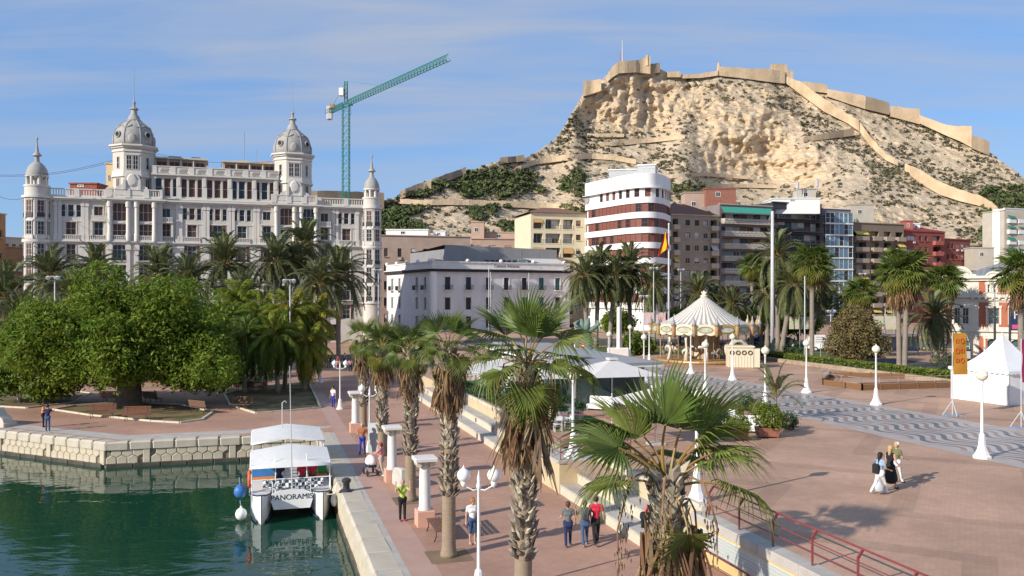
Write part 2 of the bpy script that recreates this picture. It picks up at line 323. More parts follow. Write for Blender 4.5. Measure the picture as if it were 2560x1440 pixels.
# wave mosaic and its pale borders
def strip(name, u0, u1, v0, v1, z, m): return struct(MB().face([UV(u0,v0,z), UV(u0,v1,z), UV(u1,v1,z), UV(u1,v0,z)]).build(name, m))
M_border = mat('pale_border', (.40,.34,.30), .5, .12, 1.0, spec=.5)
strip('mosaic_promenade', -10, 118, 33.6, 40.7, UPZ+.004, M_wave)
strip('border_strip', -10, 118, 32.6, 33.6, UPZ+.005, M_border)
strip('border_strip', -10, 118, 40.7, 41.7, UPZ+.005, M_border)
# pink kerb strip along the dock, continuing past the park
M_pinkstrip = mat('pink_strip', (.40,.25,.20), .8, .1, 1.2, col2=(.44,.29,.235))
strip('kerb_strip', -20, 128, 4.75, 5.75, .004, M_pinkstrip)
# back street in front of the white building and street behind the hedge
struct(MB().face([(-130,112,.006), (-19,104,.006), (-19,132,.006), (-130,140,.006)]).build('street', M_asph))
struct(MB().face(poly([(-20,62.5),(128,62.5),(128,74),(-20,74)], UPZ+.006)).build('road', M_asph))
struct(MB().face([(-8,134,UPZ+.008), (62,124,UPZ+.008), (120,150,UPZ+.008), (120,168,UPZ+.008), (62,146,UPZ+.008), (-8,156,UPZ+.008)]).build('road', M_asph))
struct(MB().face([(2,112,UPZ+.01), (18,112,UPZ+.01), (36,106,UPZ+.01), (46,112,UPZ+.01), (44,121,UPZ+.01), (2,131,UPZ+.01)]).build('lawn', M_grass))
struct(MB().face([G(1895,871,1.512), G(2120,884,1.512), G(2200,872,1.512), G(1900,858,1.512)]).build('lawn', M_grass))
def kerbed(name, pts, m, z=.02, kerb=True):
    struct(MB().face([(p.x,p.y,z) for p in pts]).build(name, m))
    if kerb:
        ko = None
        for i in range(len(pts)):
            a, c = Vector(pts[i]), Vector(pts[(i+1)%len(pts)]); L = (c-a).length; n = max(1, int(L/1.2))
            for k in range(n):
                p = a.lerp(c, k/n); q = a.lerp(c, (k+.97)/n); mb = MB(); mb.bar((p.x,p.y,.05), (q.x,q.y,.05), .16, .14)
                o = mb.build('kerb', M_cream); struct(o)
M_dirt = mat('dry_lawn', (.075,.085,.025), .95, .4, .5, bump=.03, bscale=30, col2=(.20,.135,.075), thr=(.4,.55))
kerbed('lawn', [G(*p) for p in ((133,1025),(225,1039),(300,1046),(379,1054),(450,1058),(505,1050),(532,1031),(450,1012),(300,1008),(187,1015))], M_dirt)
kerbed('lawn', [G(*p) for p in ((-60,1014),(67,1021),(180,1008),(228,984),(120,972),(-60,985))], M_dirt, .024)
kerbed('lawn', [G(*p) for p in ((790,995),(801,1020),(720,1028),(640,1034),(575,1014),(560,985),(640,968),(770,955))], M_dirt, .022)
kerbed('lawn', [G(*p) for p in ((560,960),(690,950),(745,940),(640,928),(480,934),(380,955))], M_dirt, .021, False)

# ---------------------------------------------------------------- quay walls
def frame2(a, c):
    a = Vector(a); c = Vector(c); t = (c-a).normalized(); return a, t, Vector((t.y, -t.x, 0)), (c-a).length   # n points to the right of travel
def hexes(par, a, t, n, s0, s1, z0, z1, r, off, mesh):
    dx = r*math.sqrt(3); row = 0; z = z0
    zc = z0+r*.55
    while zc < z1-r*.35:
        s = s0+dx*(.5+.5*(row % 2))
        while s < s1-dx*.45:
            p = a+t*s+n*off
            o = link('hex_stone', random.choice(mesh), par, (p.x, p.y, zc), math.atan2(t.y, t.x)); o.scale = (1, random.uniform(.7,1.5), 1)
            s += dx
        row += 1; zc += r*1.5
def hexmesh(r, k):
    vs = []; fs = []
    rr = [r*.99*random.uniform(.95,1.0) for _ in range(6)]
    for (sc, y) in ((1, .05), (1, -.03), (.86, -.055)):
        for i in range(6):
            an = R(60*i+30); vs.append((rr[i]*sc*math.cos(an), y, rr[i]*sc*math.sin(an)))
    for l in range(2):
        for i in range(6): j = (i+1) % 6; fs.append((l*6+i, l*6+j, l*6+6+j, l*6+6+i))
    fs.append(tuple(range(12, 18)))
    return MB().add(vs, fs).mesh('hex_stone', M_stone)
HEX = [hexmesh(.36, k) for k in range(5)]
def stonebox(L, D, H, b=.05, m=None):
    mb = MB(); mb.bbox(-L/2, L/2, -D/2, D/2, -H/2, H/2, b)
    for i, v in enumerate(mb.v): mb.v[i] = tuple(c+random.uniform(-.012,.012) for c in v)
    return mb.mesh('stone', m or M_coping)
def quay(label, a, c, hexed=True, capw=.75, clen=1.25, flip=1):
    a, t, n, L = frame2(a, c); n = n*flip; rz = math.atan2(t.y, t.x)
    root = thing('quay_wall', label, 'quay wall', (a.x, a.y, 0)); I = root.matrix_world
    def loc(s, off, z): p = t*s+n*off; return (p.x, p.y, z)
    mb = MB(); q0 = t*0+n*-.02; q1 = t*L+n*-.02
    for (o1, z0, z1) in ((-.02, WZ-1, -.05),):
        mb.face([q0+Vector((0,0,z0)), q1+Vector((0,0,z0)), q1+Vector((0,0,z1)), q0+Vector((0,0,z1))])
    mb.build('backing', M_joint, root)
    caps = [stonebox(clen*.992, capw, .52, .1) for _ in range(4)]; k = int(L/clen)
    for i in range(k+1):
        s = (i+.5)*clen
        if s > L: break
        o = link('coping_stone', random.choice(caps), root, loc(s, .06-capw/2+.1, -.245+random.uniform(-.008,.008)), rz+random.uniform(-.006,.006))
    # wet ledge course
    led = [stonebox(1.6*.98, .3, .38, .05, mat('wet_stone', (.075,.065,.045), .35, .3, 2, spec=.6)) for _ in range(3)]
    for i in range(int(L/1.6)+1):
        if (i+.5)*1.6 < L: link('ledge_stone', random.choice(led), root, loc((i+.5)*1.6, .04, WZ+.05), rz+random.uniform(-.01,.01))
    if hexed:
        pil = [stonebox(.42, .3, .92, .03, M_stone) for _ in range(3)]
        s = L; seg = 5.2; i = 0
        while s > 0:
            s0 = max(0, s-seg)
            link('pilaster_stone', random.choice(pil), root, loc(s-.25, -.04, -.96), rz)
            hexes(root, Vector((0,0,0)), t, n, s0+.0, s-.46, -1.40, -.46, .36, .02, HEX); s -= seg
            if L-s > 28: break
        if s > 0:
            q = MB(); p0 = t*0+n*.03; p1 = t*s+n*.03; q.face([p0+Vector((0,0,-1.5)), p1+Vector((0,0,-1.5)), p1+Vector((0,0,-.45)), p0+Vector((0,0,-.45))]); q.build('plain_face', M_stone, root)
    else:
        blk = [stonebox(1.95, .3, .58, .05, M_stone) for _ in range(4)]
        for r_ in range(2):
            for i in range(int(L/2)+1):
                s = (i+.5+.5*(r_%2))*2
                if s < L-.5: link('wall_stone', random.choice(blk), root, loc(s, -.05+random.uniform(-.02,.02), -.80-.57*r_), rz)
    return root
quay('pale hexagonal stone quay wall on the left below the big tree', QA, QC, True, 1.0)
quay('pale hexagonal stone quay wall behind the white tour boat', QC, QD, True, 1.0, 1.35)
quay('weathered sandy dock wall along the promenade beside the boat', QD, vline(DOCKV, 12), False, 1.05, 2.0)
# dock-top apron between coping and the pink strip: lumpy worn concrete
struct(MB().face([UV(-20,DOCKV+.03,.003), UV(-20,4.75,.003), UV(58.5,4.75,.003), UV(58.5,DOCKV+.03,.003)]).build('dock_apron', M_concrete))
def corner_path():
    a, t, n, L = frame2(QA, QC); p = [a-n*.9, QC-n*.95+Vector((.1,0,0)), QD-Vector((.6,-1.0,0)), QD-Vector((-.9,-3.2,0)), QC+Vector((.2,2.6,0)), a-n*1.7]
    struct(MB().face([(q.x,q.y,.0035) for q in p]).build('quay_edge_paving', M_concrete))
corner_path()

# ---------------------------------------------------------------- seating steps, stairs, block
def uvobj(root_uv, z=0): u, v = root_uv; return UV(u, v, z)
def slab_uv(mb, u0, u1, v0, v1, z0, z1, b=.03):
    st = len(mb.v); mb.bbox(v0, v1, u0, u1, z0, z1, b); mb.xf(Matrix(((VD.x,UD.x,0,0),(VD.y,UD.y,0,0),(0,0,1,0),(0,0,0,1))), st); return mb
def steps(label, u0, u1, seg=2.25, planter=True):
    r = thing('seating_steps', label, 'steps')
    n = max(1, round((u1-u0)/seg)); L = (u1-u0)/n
    for i in range(n):
        a = u0+i*L; c = a+L*.992
        for (v0, v1, z1) in ((TV, 14.25, .45), (14.2, 15.1, .92)):
            slab_uv(MB(), a, c, v0, v1, -.1, z1-.07, .01).build('step_block', M_cream, r)
            slab_uv(MB(), a, c, v0-.03, v1-.01, z1-.07+.001, z1, .02).build('step_slab', M_concrete, r)
        slab_uv(MB(), a, c, 15.05, 15.3, -.1, 1.72, .03).build('parapet_block', M_cream, r)
        if i % 2 == 1:
            for (v, z) in ((14.2, .66), (15.05, 1.2)): slab_uv(MB(), a+.3, a+.62, v-.025, v+.02, z-.13, z+.13, .005).build('light_panel', M_redmetal, r)
    return r
steps('long pale seating steps with planter wall below the restaurant terrace', 45.4, 76)
steps('pale seating steps behind the three walkers beside the near palm', 27.2, 37.3)
st = thing('stairs', 'grey stone stairs with handrail up to the restaurant terrace', 'stairs')
for i in range(8): slab_uv(MB(), 40.2, 45.4, TV+.1+i*.27, 15.6, UPZ-(8-i)*.1875+.0+(0), UPZ-(7-i)*.1875-(.003 if i == 7 else 0), .015).build('step', M_concrete, st)
bl = thing('stair_block', 'buff rendered wall block beside the stairs carrying a globe lamp', 'wall')
slab_uv(MB(), 37.3, 40.2, 13.3, 15.5, -.1, UPZ-.1, .01).build('wall', M_buff, bl)
slab_uv(MB(), 37.25, 40.25, 13.25, 15.55, UPZ-.1, UPZ+.03, .02).build('coping', M_concrete, bl)
# wall at the near ramp with glass blocks
rw = thing('ramp_wall', 'yellow rendered ramp wall with glass block band and concrete coping', 'wall')
WV = 14.75
slab_uv(MB(), 8, 27.1, WV, WV+.2, -.1, UPZ-.28, .01).build('wall', mat('yellow_render', (.62,.45,.20), .85, .06, 1.2, col2=(.55,.39,.18)), rw)
for i in range(9): slab_uv(MB(), 27.3-(i+1)*2.1, 27.3-i*2.1-.02, WV-.06, WV+.55, UPZ-.28, UPZ+.03, .03).build('coping_block', M_concrete, rw)
M_gblock = mat('glass_block', (.42,.46,.44), .12, .2, 3, spec=.8)
gb = MB(); gb.bbox(-.055,.055,-.05,.0,-.055,.055,.012)
gbm = gb.mesh('glass_block', M_gblock); gr = math.atan2(UD.y, UD.x)
slab_uv(MB(), 20.6, 26.72, WV-.012, WV+.05, .42, 1.12, .002).build('grout', M_white, rw)
for i in range(50):
    for j in range(6):
        p = UV(26.62-i*.121, WV-.03+.0, .47+j*.118); o = link('glass_block', gbm, rw, p, DOCK_ROT+R(90)); 
# lower pavement of the ramp and its rail
def rail(label, pts, h=1.0, mids=(.38,.68), kink=True, name='railing', nrm=None, post=None):
    """maroon handrail: posts at pts, kinked outwards at the top"""
    r = thing(name, label, 'railing'); pts = [Vector(p) for p in pts]; nrm = nrm or -VD; tops = []
    for p in pts:
        q = p+Vector((0,0,h*.78)); e = p+Vector((0,0,h))+(nrm*.0 if not kink else -nrm*.16)
        mb = MB(); mb.bar(p, q, .05, .07); mb.bar(q, e, .05, .07); mb.build('post', M_redmetal, r); tops.append(e)
    mb = MB(); mb.tube(tops, .032, 8); mb.build('handrail', M_redmetal, r, True)
    for f in mids: MB().tube([p+Vector((0,0,h*f)) for p in pts], .018, 6).build('rail', M_redmetal, r, True)
    return r
rail('long maroon railing on the plaza edge at the lower right', [UV(26.6-i*1.93, WV+.3, UPZ+.03) for i in range(9)])
rail('low maroon railing along the ramp below the glass block wall', [UV(25.6-i*2.6, WV-.55, .02) for i in range(6)], .62, (.5,))
rail('maroon railing round the globe lamp at the stair top', [UV(40.1,13.45,UPZ+.03), UV(37.5,13.45,UPZ+.03), UV(37.5,15.3,UPZ+.03), UV(37.5,17,UPZ)], .95, (.35,.65), False)
rail('maroon railing in front of the green terrace carpet', [UV(45.3,15.5,UPZ), UV(45.3,17.4,UPZ), UV(43.2,19,UPZ), UV(41,20,UPZ)], .95, (.35,.65), False)
rail('maroon stair handrail beside the buff block', [UV(40.3,13.6,.2), UV(40.3,14.6,.85), UV(40.3,15.5,1.5)], .9, (), False)
# ================================================================ CASTLE HILL
RIDGE = [(640,600),(760,520),(900,506),(945,503),(1000,494),(1040,476),(1075,458),(1130,440),(1200,418),(1240,404),(1300,397),(1330,388),(1385,350),(1410,318),(1440,265),(1462,228),(1500,205),(1525,180),(1548,162),(1620,158),(1650,172),(1680,187),(1740,189),(1790,178),(1850,183),(1930,192),(1985,204),(2040,220),(2100,238),(2160,258),(2230,284),(2300,306),(2360,335),(2430,362),(2480,384),(2510,408),(2540,428),(2580,462),(2640,510),(2720,570),(2860,640),(3000,690)]
RD = [(640,380),(1000,430),(1300,500),(1450,555),(1600,575),(1800,595),(2000,610),(2300,600),(2480,570),(2700,520),(3000,480)]
_x = np.array([p[0] for p in RIDGE], float); _y = np.array([p[1] for p in RIDGE], float)
_dx = np.array([p[0] for p in RD], float); _dd = np.array([p[1] for p in RD], float)
NX, NY = 640, 300; YB = 735.0; DB = 285.0
hxs = np.linspace(640, 3000, NX); hyr = np.interp(hxs, _x, _y); hdr = np.interp(hxs, _dx, _dd)
def blob(x, y, cx, cy, rx, ry, p=2): return np.exp(-(np.abs((x-cx)/rx)**p+np.abs((y-cy)/ry)**p))
tt = np.linspace(0, 1, NY)[None, :]**1.05; GX = np.repeat(hxs[:, None], NY, 1); GY = hyr[:, None]+(YB-hyr[:, None])*tt
CL = np.clip(blob(GX,GY,1585,245,105,85,4)+blob(GX,GY,1470,265,30,45)+blob(GX,GY,1870,360,130,95,3)+.8*blob(GX,GY,2020,420,70,50)+.5*blob(GX,GY,1750,245,50,40)+.5*blob(GX,GY,2200,540,200,40), 0, 1)
Wt = (1-.93*CL)*(.6+1.0*np.clip((GY-hyr[:,None])/250, 0, 1.3))
step = np.diff(GY, axis=1, prepend=GY[:, :1])
cum = np.cumsum(Wt*step, axis=1); tot = cum[:, -1:]
GD = hdr[:, None] - (hdr[:, None]-DB)*(cum/np.maximum(tot, 1e-6))
HX = (GX-1280)/F*GD; HZ = CZ+(HY-GY)/F*GD
NZ = np.zeros_like(GD); NV = np.zeros_like(GD)
for i in range(NX):
    for j in range(NY):
        p = Vector((HX[i,j], GD[i,j]*.6, HZ[i,j]))
        a = mnoise.fractal(p*.022, 1.0, 2.1, 4); r = 1-abs(mnoise.noise(p*.030+Vector((9,3,1)))); r2 = 1-abs(mnoise.noise(p*.085+Vector((1,7,2))))
        c = CL[i,j]
        s = mnoise.noise(Vector((p.x*.018, p.y*.02, p.z*.16)))
        q1 = 1-abs(mnoise.noise(Vector((p.x*.05, p.y*.03, p.z*.02+7)))); q2 = 1-abs(mnoise.noise(Vector((p.x*.12+3, p.y*.05, p.z*.055)))); q3 = 1-abs(mnoise.noise(p*.2+Vector((5,5,5))))
        NZ[i,j] = a*4*(1-.4*c) + (r*r-.6)*3.2*(1-.3*c) + (r2*r2-.6)*2.2*(1-.3*c) + (q1*q1-.6)*6.5*c + (q2*q2-.6)*3.8*(.25+c) + (q3*q3-.6)*2.2*(.5+c) + s*2.6*(.5+c) + mnoise.noise(p*.35)*.9*(.5+c)
        dv_ = mnoise.voronoi(Vector((p.x*.075+a*.6, p.y*.05, p.z*.06+r*.5)))[0]; e_ = min(.35, dv_[1]-dv_[0]); NZ[i,j] += (e_-.2)*5.5*(.25+c) + (dv_[0]-.4)*2.2*c
        dv_ = mnoise.voronoi(Vector((p.x*.2+a, p.y*.15, p.z*.17)))[0]; NZ[i,j] += (min(.3, dv_[1]-dv_[0])-.15)*2.6*(.35+c)
        NV[i,j] = mnoise.fractal(p*.03+Vector((40,2,5)), 1.0, 2.0, 3)
edge = np.clip(tt/.05, 0, 1)
GD2 = GD - NZ*edge*1.0
HX2 = (GX-1280)/F*GD2; HZ2 = CZ+(HY-GY)/F*GD2
V = np.stack([HX2, GD2, HZ2], -1)
back = []
for k, (dd, f) in enumerate(((6,.995),(40,.93),(140,.6),(300,-.02))):
    D = hdr+dd; z = np.where(f > 0, HZ2[:, 0]*f, -5.0); back.append(np.stack([(hxs-1280)/F*D, D, z], -1))
foot = np.stack([HX2[:, -1]*.97, GD2[:, -1]-9, np.full(NX, -1.0)], -1)[:, None]
V = np.concatenate([np.stack(back[::-1], 1), V, foot], 1); NR = V.shape[1]
idx = np.arange(NX*NR).reshape(NX, NR)
Q = np.stack([idx[:-1,:-1], idx[1:,:-1], idx[1:,1:], idx[:-1,1:]], -1).reshape(-1, 4)[:, ::-1]
def hillmat():
    m = bpy.data.materials.new('hill_limestone'); m.use_nodes = True; t = m.node_tree; t.nodes.clear()
    o = N(t, 'ShaderNodeOutputMaterial'); b = N(t, 'ShaderNodeBsdfPrincipled'); b.inputs['Roughness'].default_value = .95; b.inputs['Specular IOR Level'].default_value = .1
    tcn = N(t, 'ShaderNodeTexCoord'); ge = N(t, 'ShaderNodeNewGeometry'); sn = N(t, 'ShaderNodeSeparateXYZ'); t.links.new(ge.outputs['True Normal'], sn.inputs[0])
    mp = N(t, 'ShaderNodeMapping'); mp.inputs['Scale'].default_value = (1,1,2.2); t.links.new(tcn.outputs['Object'], mp.inputs[0])
    def nz(sc, det=6, ro=.6, v=None):
        n = N(t, 'ShaderNodeTexNoise'); n.inputs['Scale'].default_value = sc; n.inputs['Detail'].default_value = det; n.inputs['Roughness'].default_value = ro; t.links.new(v or mp.outputs[0], n.inputs[0]); return n.outputs[0]
    def ramp(f, st):
        r = N(t, 'ShaderNodeValToRGB'); e = r.color_ramp.elements
        while len(e) < len(st): e.new(.5)
        for k, (p, c) in enumerate(st): e[k].position = p; e[k].color = (*c, 1)
        t.links.new(f, r.inputs[0]); return r.outputs[0]
    rock = ramp(nz(.05, 9, .68), [(.26,(.43,.305,.185)),(.46,(.63,.475,.305)),(.72,(.74,.585,.40))])
    slope = ramp(nz(.09, 9, .72), [(.28,(.32,.24,.155)),(.48,(.53,.415,.285)),(.7,(.67,.545,.395))])
    mr = N(t, 'ShaderNodeMapRange', interpolation_type='SMOOTHSTEP'); mr.inputs['From Min'].default_value = .30; mr.inputs['From Max'].default_value = .62; t.links.new(sn.outputs['Z'], mr.inputs[0])
    mx = N(t, 'ShaderNodeMixRGB'); t.links.new(mr.outputs[0], mx.inputs[0]); t.links.new(rock, mx.inputs[1]); t.links.new(slope, mx.inputs[2])
    # low scrub growing on the gentle parts
    sc1 = nz(.16, 8, .75); sc2 = nz(.03, 4, .5)
    a = N(t, 'ShaderNodeMath', operation='MULTIPLY_ADD'); t.links.new(sc2, a.inputs[0]); a.inputs[1].default_value = .55; t.links.new(sc1, a.inputs[2])
    s2 = N(t, 'ShaderNodeMapRange', interpolation_type='SMOOTHSTEP'); s2.inputs['From Min'].default_value = .84; s2.inputs['From Max'].default_value = .93; t.links.new(a.outputs[0], s2.inputs[0])
    s3 = N(t, 'ShaderNodeMath', operation='MULTIPLY'); t.links.new(s2.outputs[0], s3.inputs[0]); t.links.new(mr.outputs[0], s3.inputs[1])
    s4 = N(t, 'ShaderNodeMath', operation='MULTIPLY'); t.links.new(s3.outputs[0], s4.inputs[0]); s4.inputs[1].default_value = .55
    mg = N(t, 'ShaderNodeMixRGB'); t.links.new(s4.outputs[0], mg.inputs[0]); t.links.new(mx.outputs[0], mg.inputs[1]); mg.inputs[2].default_value = (.10,.095,.055,1)
    t.links.new(mg.outputs[0], b.inputs['Base Color'])
    v1 = N(t, 'ShaderNodeTexVoronoi', feature='DISTANCE_TO_EDGE'); v1.inputs['Scale'].default_value = .16; t.links.new(mp.outputs[0], v1.inputs['Vector'])
    vm = N(t, 'ShaderNodeMath', operation='MINIMUM'); vm.inputs[1].default_value = .12; t.links.new(v1.outputs['Distance'], vm.inputs[0])
    h = N(t, 'ShaderNodeMath', operation='MULTIPLY_ADD'); t.links.new(vm.outputs[0], h.inputs[0]); h.inputs[1].default_value = 2.2; t.links.new(nz(.22, 9, .72), h.inputs[2])
    bp = N(t, 'ShaderNodeBump'); bp.inputs['Strength'].default_value = .9; bp.inputs['Distance'].default_value = 1.5; t.links.new(h.outputs[0], bp.inputs['Height']); t.links.new(bp.outputs[0], b.inputs['Normal'])
    t.links.new(b.outputs[0], o.inputs[0]); return m
struct(link('hill', npmesh('hill', V.reshape(-1,3), Q, hillmat())))
def hill_d(x, y):
    """distance of the hillside along a photo direction"""
    i = min(NX-2, max(0, int((x-640)/(3000-640)*(NX-1)))); col = GY[i]; j = int(np.searchsorted(col, y)); j = min(NY-1, max(0, j)); return float(GD2[i, j])
# ---- shrubs and pines: one uncountable mass each
def leafmass(name, cents, rads, per, size, m, flat=.75, seed=1, up=.3):
    g = np.random.default_rng(seed); cents = np.asarray(cents, float); rads = np.asarray(rads, float); n = len(cents)*per
    c = np.repeat(cents, per, 0); r = np.repeat(rads, per)
    d = g.normal(size=(n,3)); d /= np.linalg.norm(d, axis=1)[:,None]; d[:,2] = np.abs(d[:,2])*1.0-.15
    pos = c+d*(r*g.uniform(.45,1,n))[:,None]*np.array([1,1,flat])
    a = g.normal(size=(n,3)); a /= np.linalg.norm(a, axis=1)[:,None]
    nn = d+g.normal(size=(n,3))*.5; nn[:,2] += up; nn /= np.linalg.norm(nn, axis=1)[:,None]
    u = np.cross(nn, a); u /= np.maximum(np.linalg.norm(u, axis=1)[:,None], 1e-6); v = np.cross(nn, u)
    s = (r*size*g.uniform(.6,1.3,n))[:,None]
    V = np.stack([pos-u*s, pos-v*s*.6, pos+u*s, pos+v*s*.6], 1).reshape(-1,3)
    return npmesh(name, V, np.arange(n*4).reshape(n,4), m)
g = np.random.default_rng(3); cs = []; rs = []; cp = []; rp = []
for _ in range(46000):
    i = int(g.integers(80, NX-55)); j = int(g.integers(3, NY-38)); x, y = GX[i,j], GY[i,j]; c = CL[i,j]
    if c > .35 and g.random() > .06: continue
    pine = (x < 1470 and y > 430+(1470-x)*.02 and y < 590 and not (497 < y < 522) and NV[i,j] > -.02) or (x > 2450 and y > 470 and NV[i,j] > .0) or (1680 < x < 1760 and 460 < y < 500)
    dens = .06+.30*max(0, NV[i,j]+.12)*2.0
    if pine and g.random() < .26:
        cp.append(V[i, j+4]+np.array([0,-1,1.2])); rp.append(g.uniform(.9,2.8)*GD2[i,j]/430)
    elif g.random() < dens: cs.append(V[i, j+4]+np.array([0,-.3,.2])); rs.append(g.uniform(.7,1.9))
M_scrub = mat('scrub', (.085,.085,.045), .95, .3, .05, island=.35, col2=(.13,.115,.065)); M_pine = mat('hill_pine', (.06,.088,.028), .95, .3, .03, island=.45, col2=(.12,.125,.05))
tag(link('scrub', leafmass('scrub', cs, rs, 9, .55, M_scrub, seed=2)), 'low grey green scrub dotted over the castle hill', 'scrub', kind='stuff')
tag(link('pine_wood', leafmass('pine_wood', cp, rp, 26, .38, M_pine, seed=4)), 'dark green pines and bushes on the lower hillside', 'pine wood', kind='stuff')
# ---- castle
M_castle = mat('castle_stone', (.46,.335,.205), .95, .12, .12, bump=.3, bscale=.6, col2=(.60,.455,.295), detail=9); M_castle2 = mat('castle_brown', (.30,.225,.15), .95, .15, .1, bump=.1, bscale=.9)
cas = thing('castle', 'tan stone fortress with long walls along the hilltop ridge', 'castle')
def wallstrip(name, pts, par, m, th=4.0, doff=-2.5, sub=6):
    """pts: (x, top y, bottom y) along the photo; stands on the hillside"""
    mb = MB(); rows = []; P_ = []
    for k in range(len(pts)-1):
        for s in range(sub): a = s/sub; P_.append(tuple(pts[k][q]*(1-a)+pts[k+1][q]*a for q in range(3)))
    P_.append(pts[-1])
    ds = [hill_d(x, max(yb, np.interp(x, _x, _y)+1)) for x, yt, yb in P_]
    ds = [sum(ds[max(0,k-2):k+3])/len(ds[max(0,k-2):k+3])+doff for k in range(len(ds))]
    for (x, yt, yb), d in zip(P_, ds):
        jg = random.uniform(-1.2,.8); a = P(x, yb+3, d-1.2); t = P(x, yt+jg, d); rows.append((a, t, Vector((t.x*(1+th/d), t.y+th, t.z)), Vector((a.x*(1+th/d), a.y+th+1, a.z))))
    for r0, r1 in zip(rows[:-1], rows[1:]):
        for q in range(3): mb.face([r0[q], r1[q], r1[q+1], r0[q+1]])
    mb.face(rows[0]); mb.face(rows[-1][::-1])
    return mb.build(name, m, par)
for nm, pts, m in (
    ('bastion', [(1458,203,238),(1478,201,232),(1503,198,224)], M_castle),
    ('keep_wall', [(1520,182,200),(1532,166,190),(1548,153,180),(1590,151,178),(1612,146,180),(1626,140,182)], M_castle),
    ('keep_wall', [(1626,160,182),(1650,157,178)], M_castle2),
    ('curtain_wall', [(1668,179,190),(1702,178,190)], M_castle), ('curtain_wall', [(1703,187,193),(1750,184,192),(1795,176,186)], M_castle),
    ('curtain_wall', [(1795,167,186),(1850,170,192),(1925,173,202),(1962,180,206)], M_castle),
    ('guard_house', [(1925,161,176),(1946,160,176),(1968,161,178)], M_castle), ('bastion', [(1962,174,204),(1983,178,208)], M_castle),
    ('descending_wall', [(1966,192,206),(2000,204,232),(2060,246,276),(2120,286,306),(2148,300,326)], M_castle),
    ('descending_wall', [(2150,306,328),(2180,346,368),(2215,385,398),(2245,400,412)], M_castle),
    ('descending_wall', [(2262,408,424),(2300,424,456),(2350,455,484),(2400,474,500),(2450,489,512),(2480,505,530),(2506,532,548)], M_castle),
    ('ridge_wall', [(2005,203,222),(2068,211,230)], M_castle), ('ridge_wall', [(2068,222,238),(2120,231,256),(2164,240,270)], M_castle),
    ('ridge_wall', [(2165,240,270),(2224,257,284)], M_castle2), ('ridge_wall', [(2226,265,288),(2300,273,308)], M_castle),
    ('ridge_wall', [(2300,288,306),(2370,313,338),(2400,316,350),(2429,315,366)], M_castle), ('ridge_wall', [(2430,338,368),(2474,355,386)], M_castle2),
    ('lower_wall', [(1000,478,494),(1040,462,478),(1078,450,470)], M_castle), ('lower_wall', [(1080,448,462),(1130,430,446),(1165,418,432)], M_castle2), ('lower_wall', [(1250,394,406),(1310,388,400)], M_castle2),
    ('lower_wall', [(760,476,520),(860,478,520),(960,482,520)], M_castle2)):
    wallstrip(nm, pts, cas, m)
def mast(x, y0, y1, d, r, par, name, m): a = P(x, y1, d); c = P(x, y0, d); return MB().tube([a, c], [r, r*.5], 6).build(name, m, par)
d0 = hill_d(1585, 165)
mast(1618, 138, 165, d0, 1.6, cas, 'turret', M_castle); mast(1797, 157, 180, hill_d(1797,185), 1.5, cas, 'turret', M_castle)
at = thing('antenna_mast', 'thin red and white antenna mast on top of the castle keep', 'antenna')
M_redw = mat('red_white_mast', (.45,.10,.08), .6, .1, 2)
mast(1556, 100, 160, d0, .45, at, 'mast', M_lgrey); mast(1550, 130, 160, d0, .4, at, 'stub_mast', M_redw)
RW = [('pale road wall low on the wooded hillside', [(1000,497,506),(1060,500,510),(1120,498,509),(1200,500,511),(1300,504,516),(1400,510,522),(1470,515,527)]),
      ('pale road wall curving across the middle of the hill', [(1285,420,426),(1340,398,408),(1400,388,400),(1470,383,394),(1530,387,397),(1590,398,408)]),
      ('pale terrace wall under the keep cliff', [(1500,356,364),(1560,351,360),(1650,343,351),(1712,338,344)]), ('short pale wall at the foot of the keep cliff', [(1468,334,340),(1560,334,340)]),
      ('terrace wall above the round white building', [(1665,438,444),(1760,431,437),(1870,440,445)]), ('low terrace wall behind the brick roof blocks', [(1680,461,469),(1760,459,466),(1850,460,466),(1950,461,468)]),
      ('brown ramp wall rising to the small gate tower', [(2010,344,352),(2060,333,346),(2135,319,336)])]
for lb, pts in RW: tag(wallstrip('road_wall', pts, None, M_castle2 if 'brown' in lb else M_castle, 2.0, -2.0), lb, 'wall', 'terrace walls on the hill')
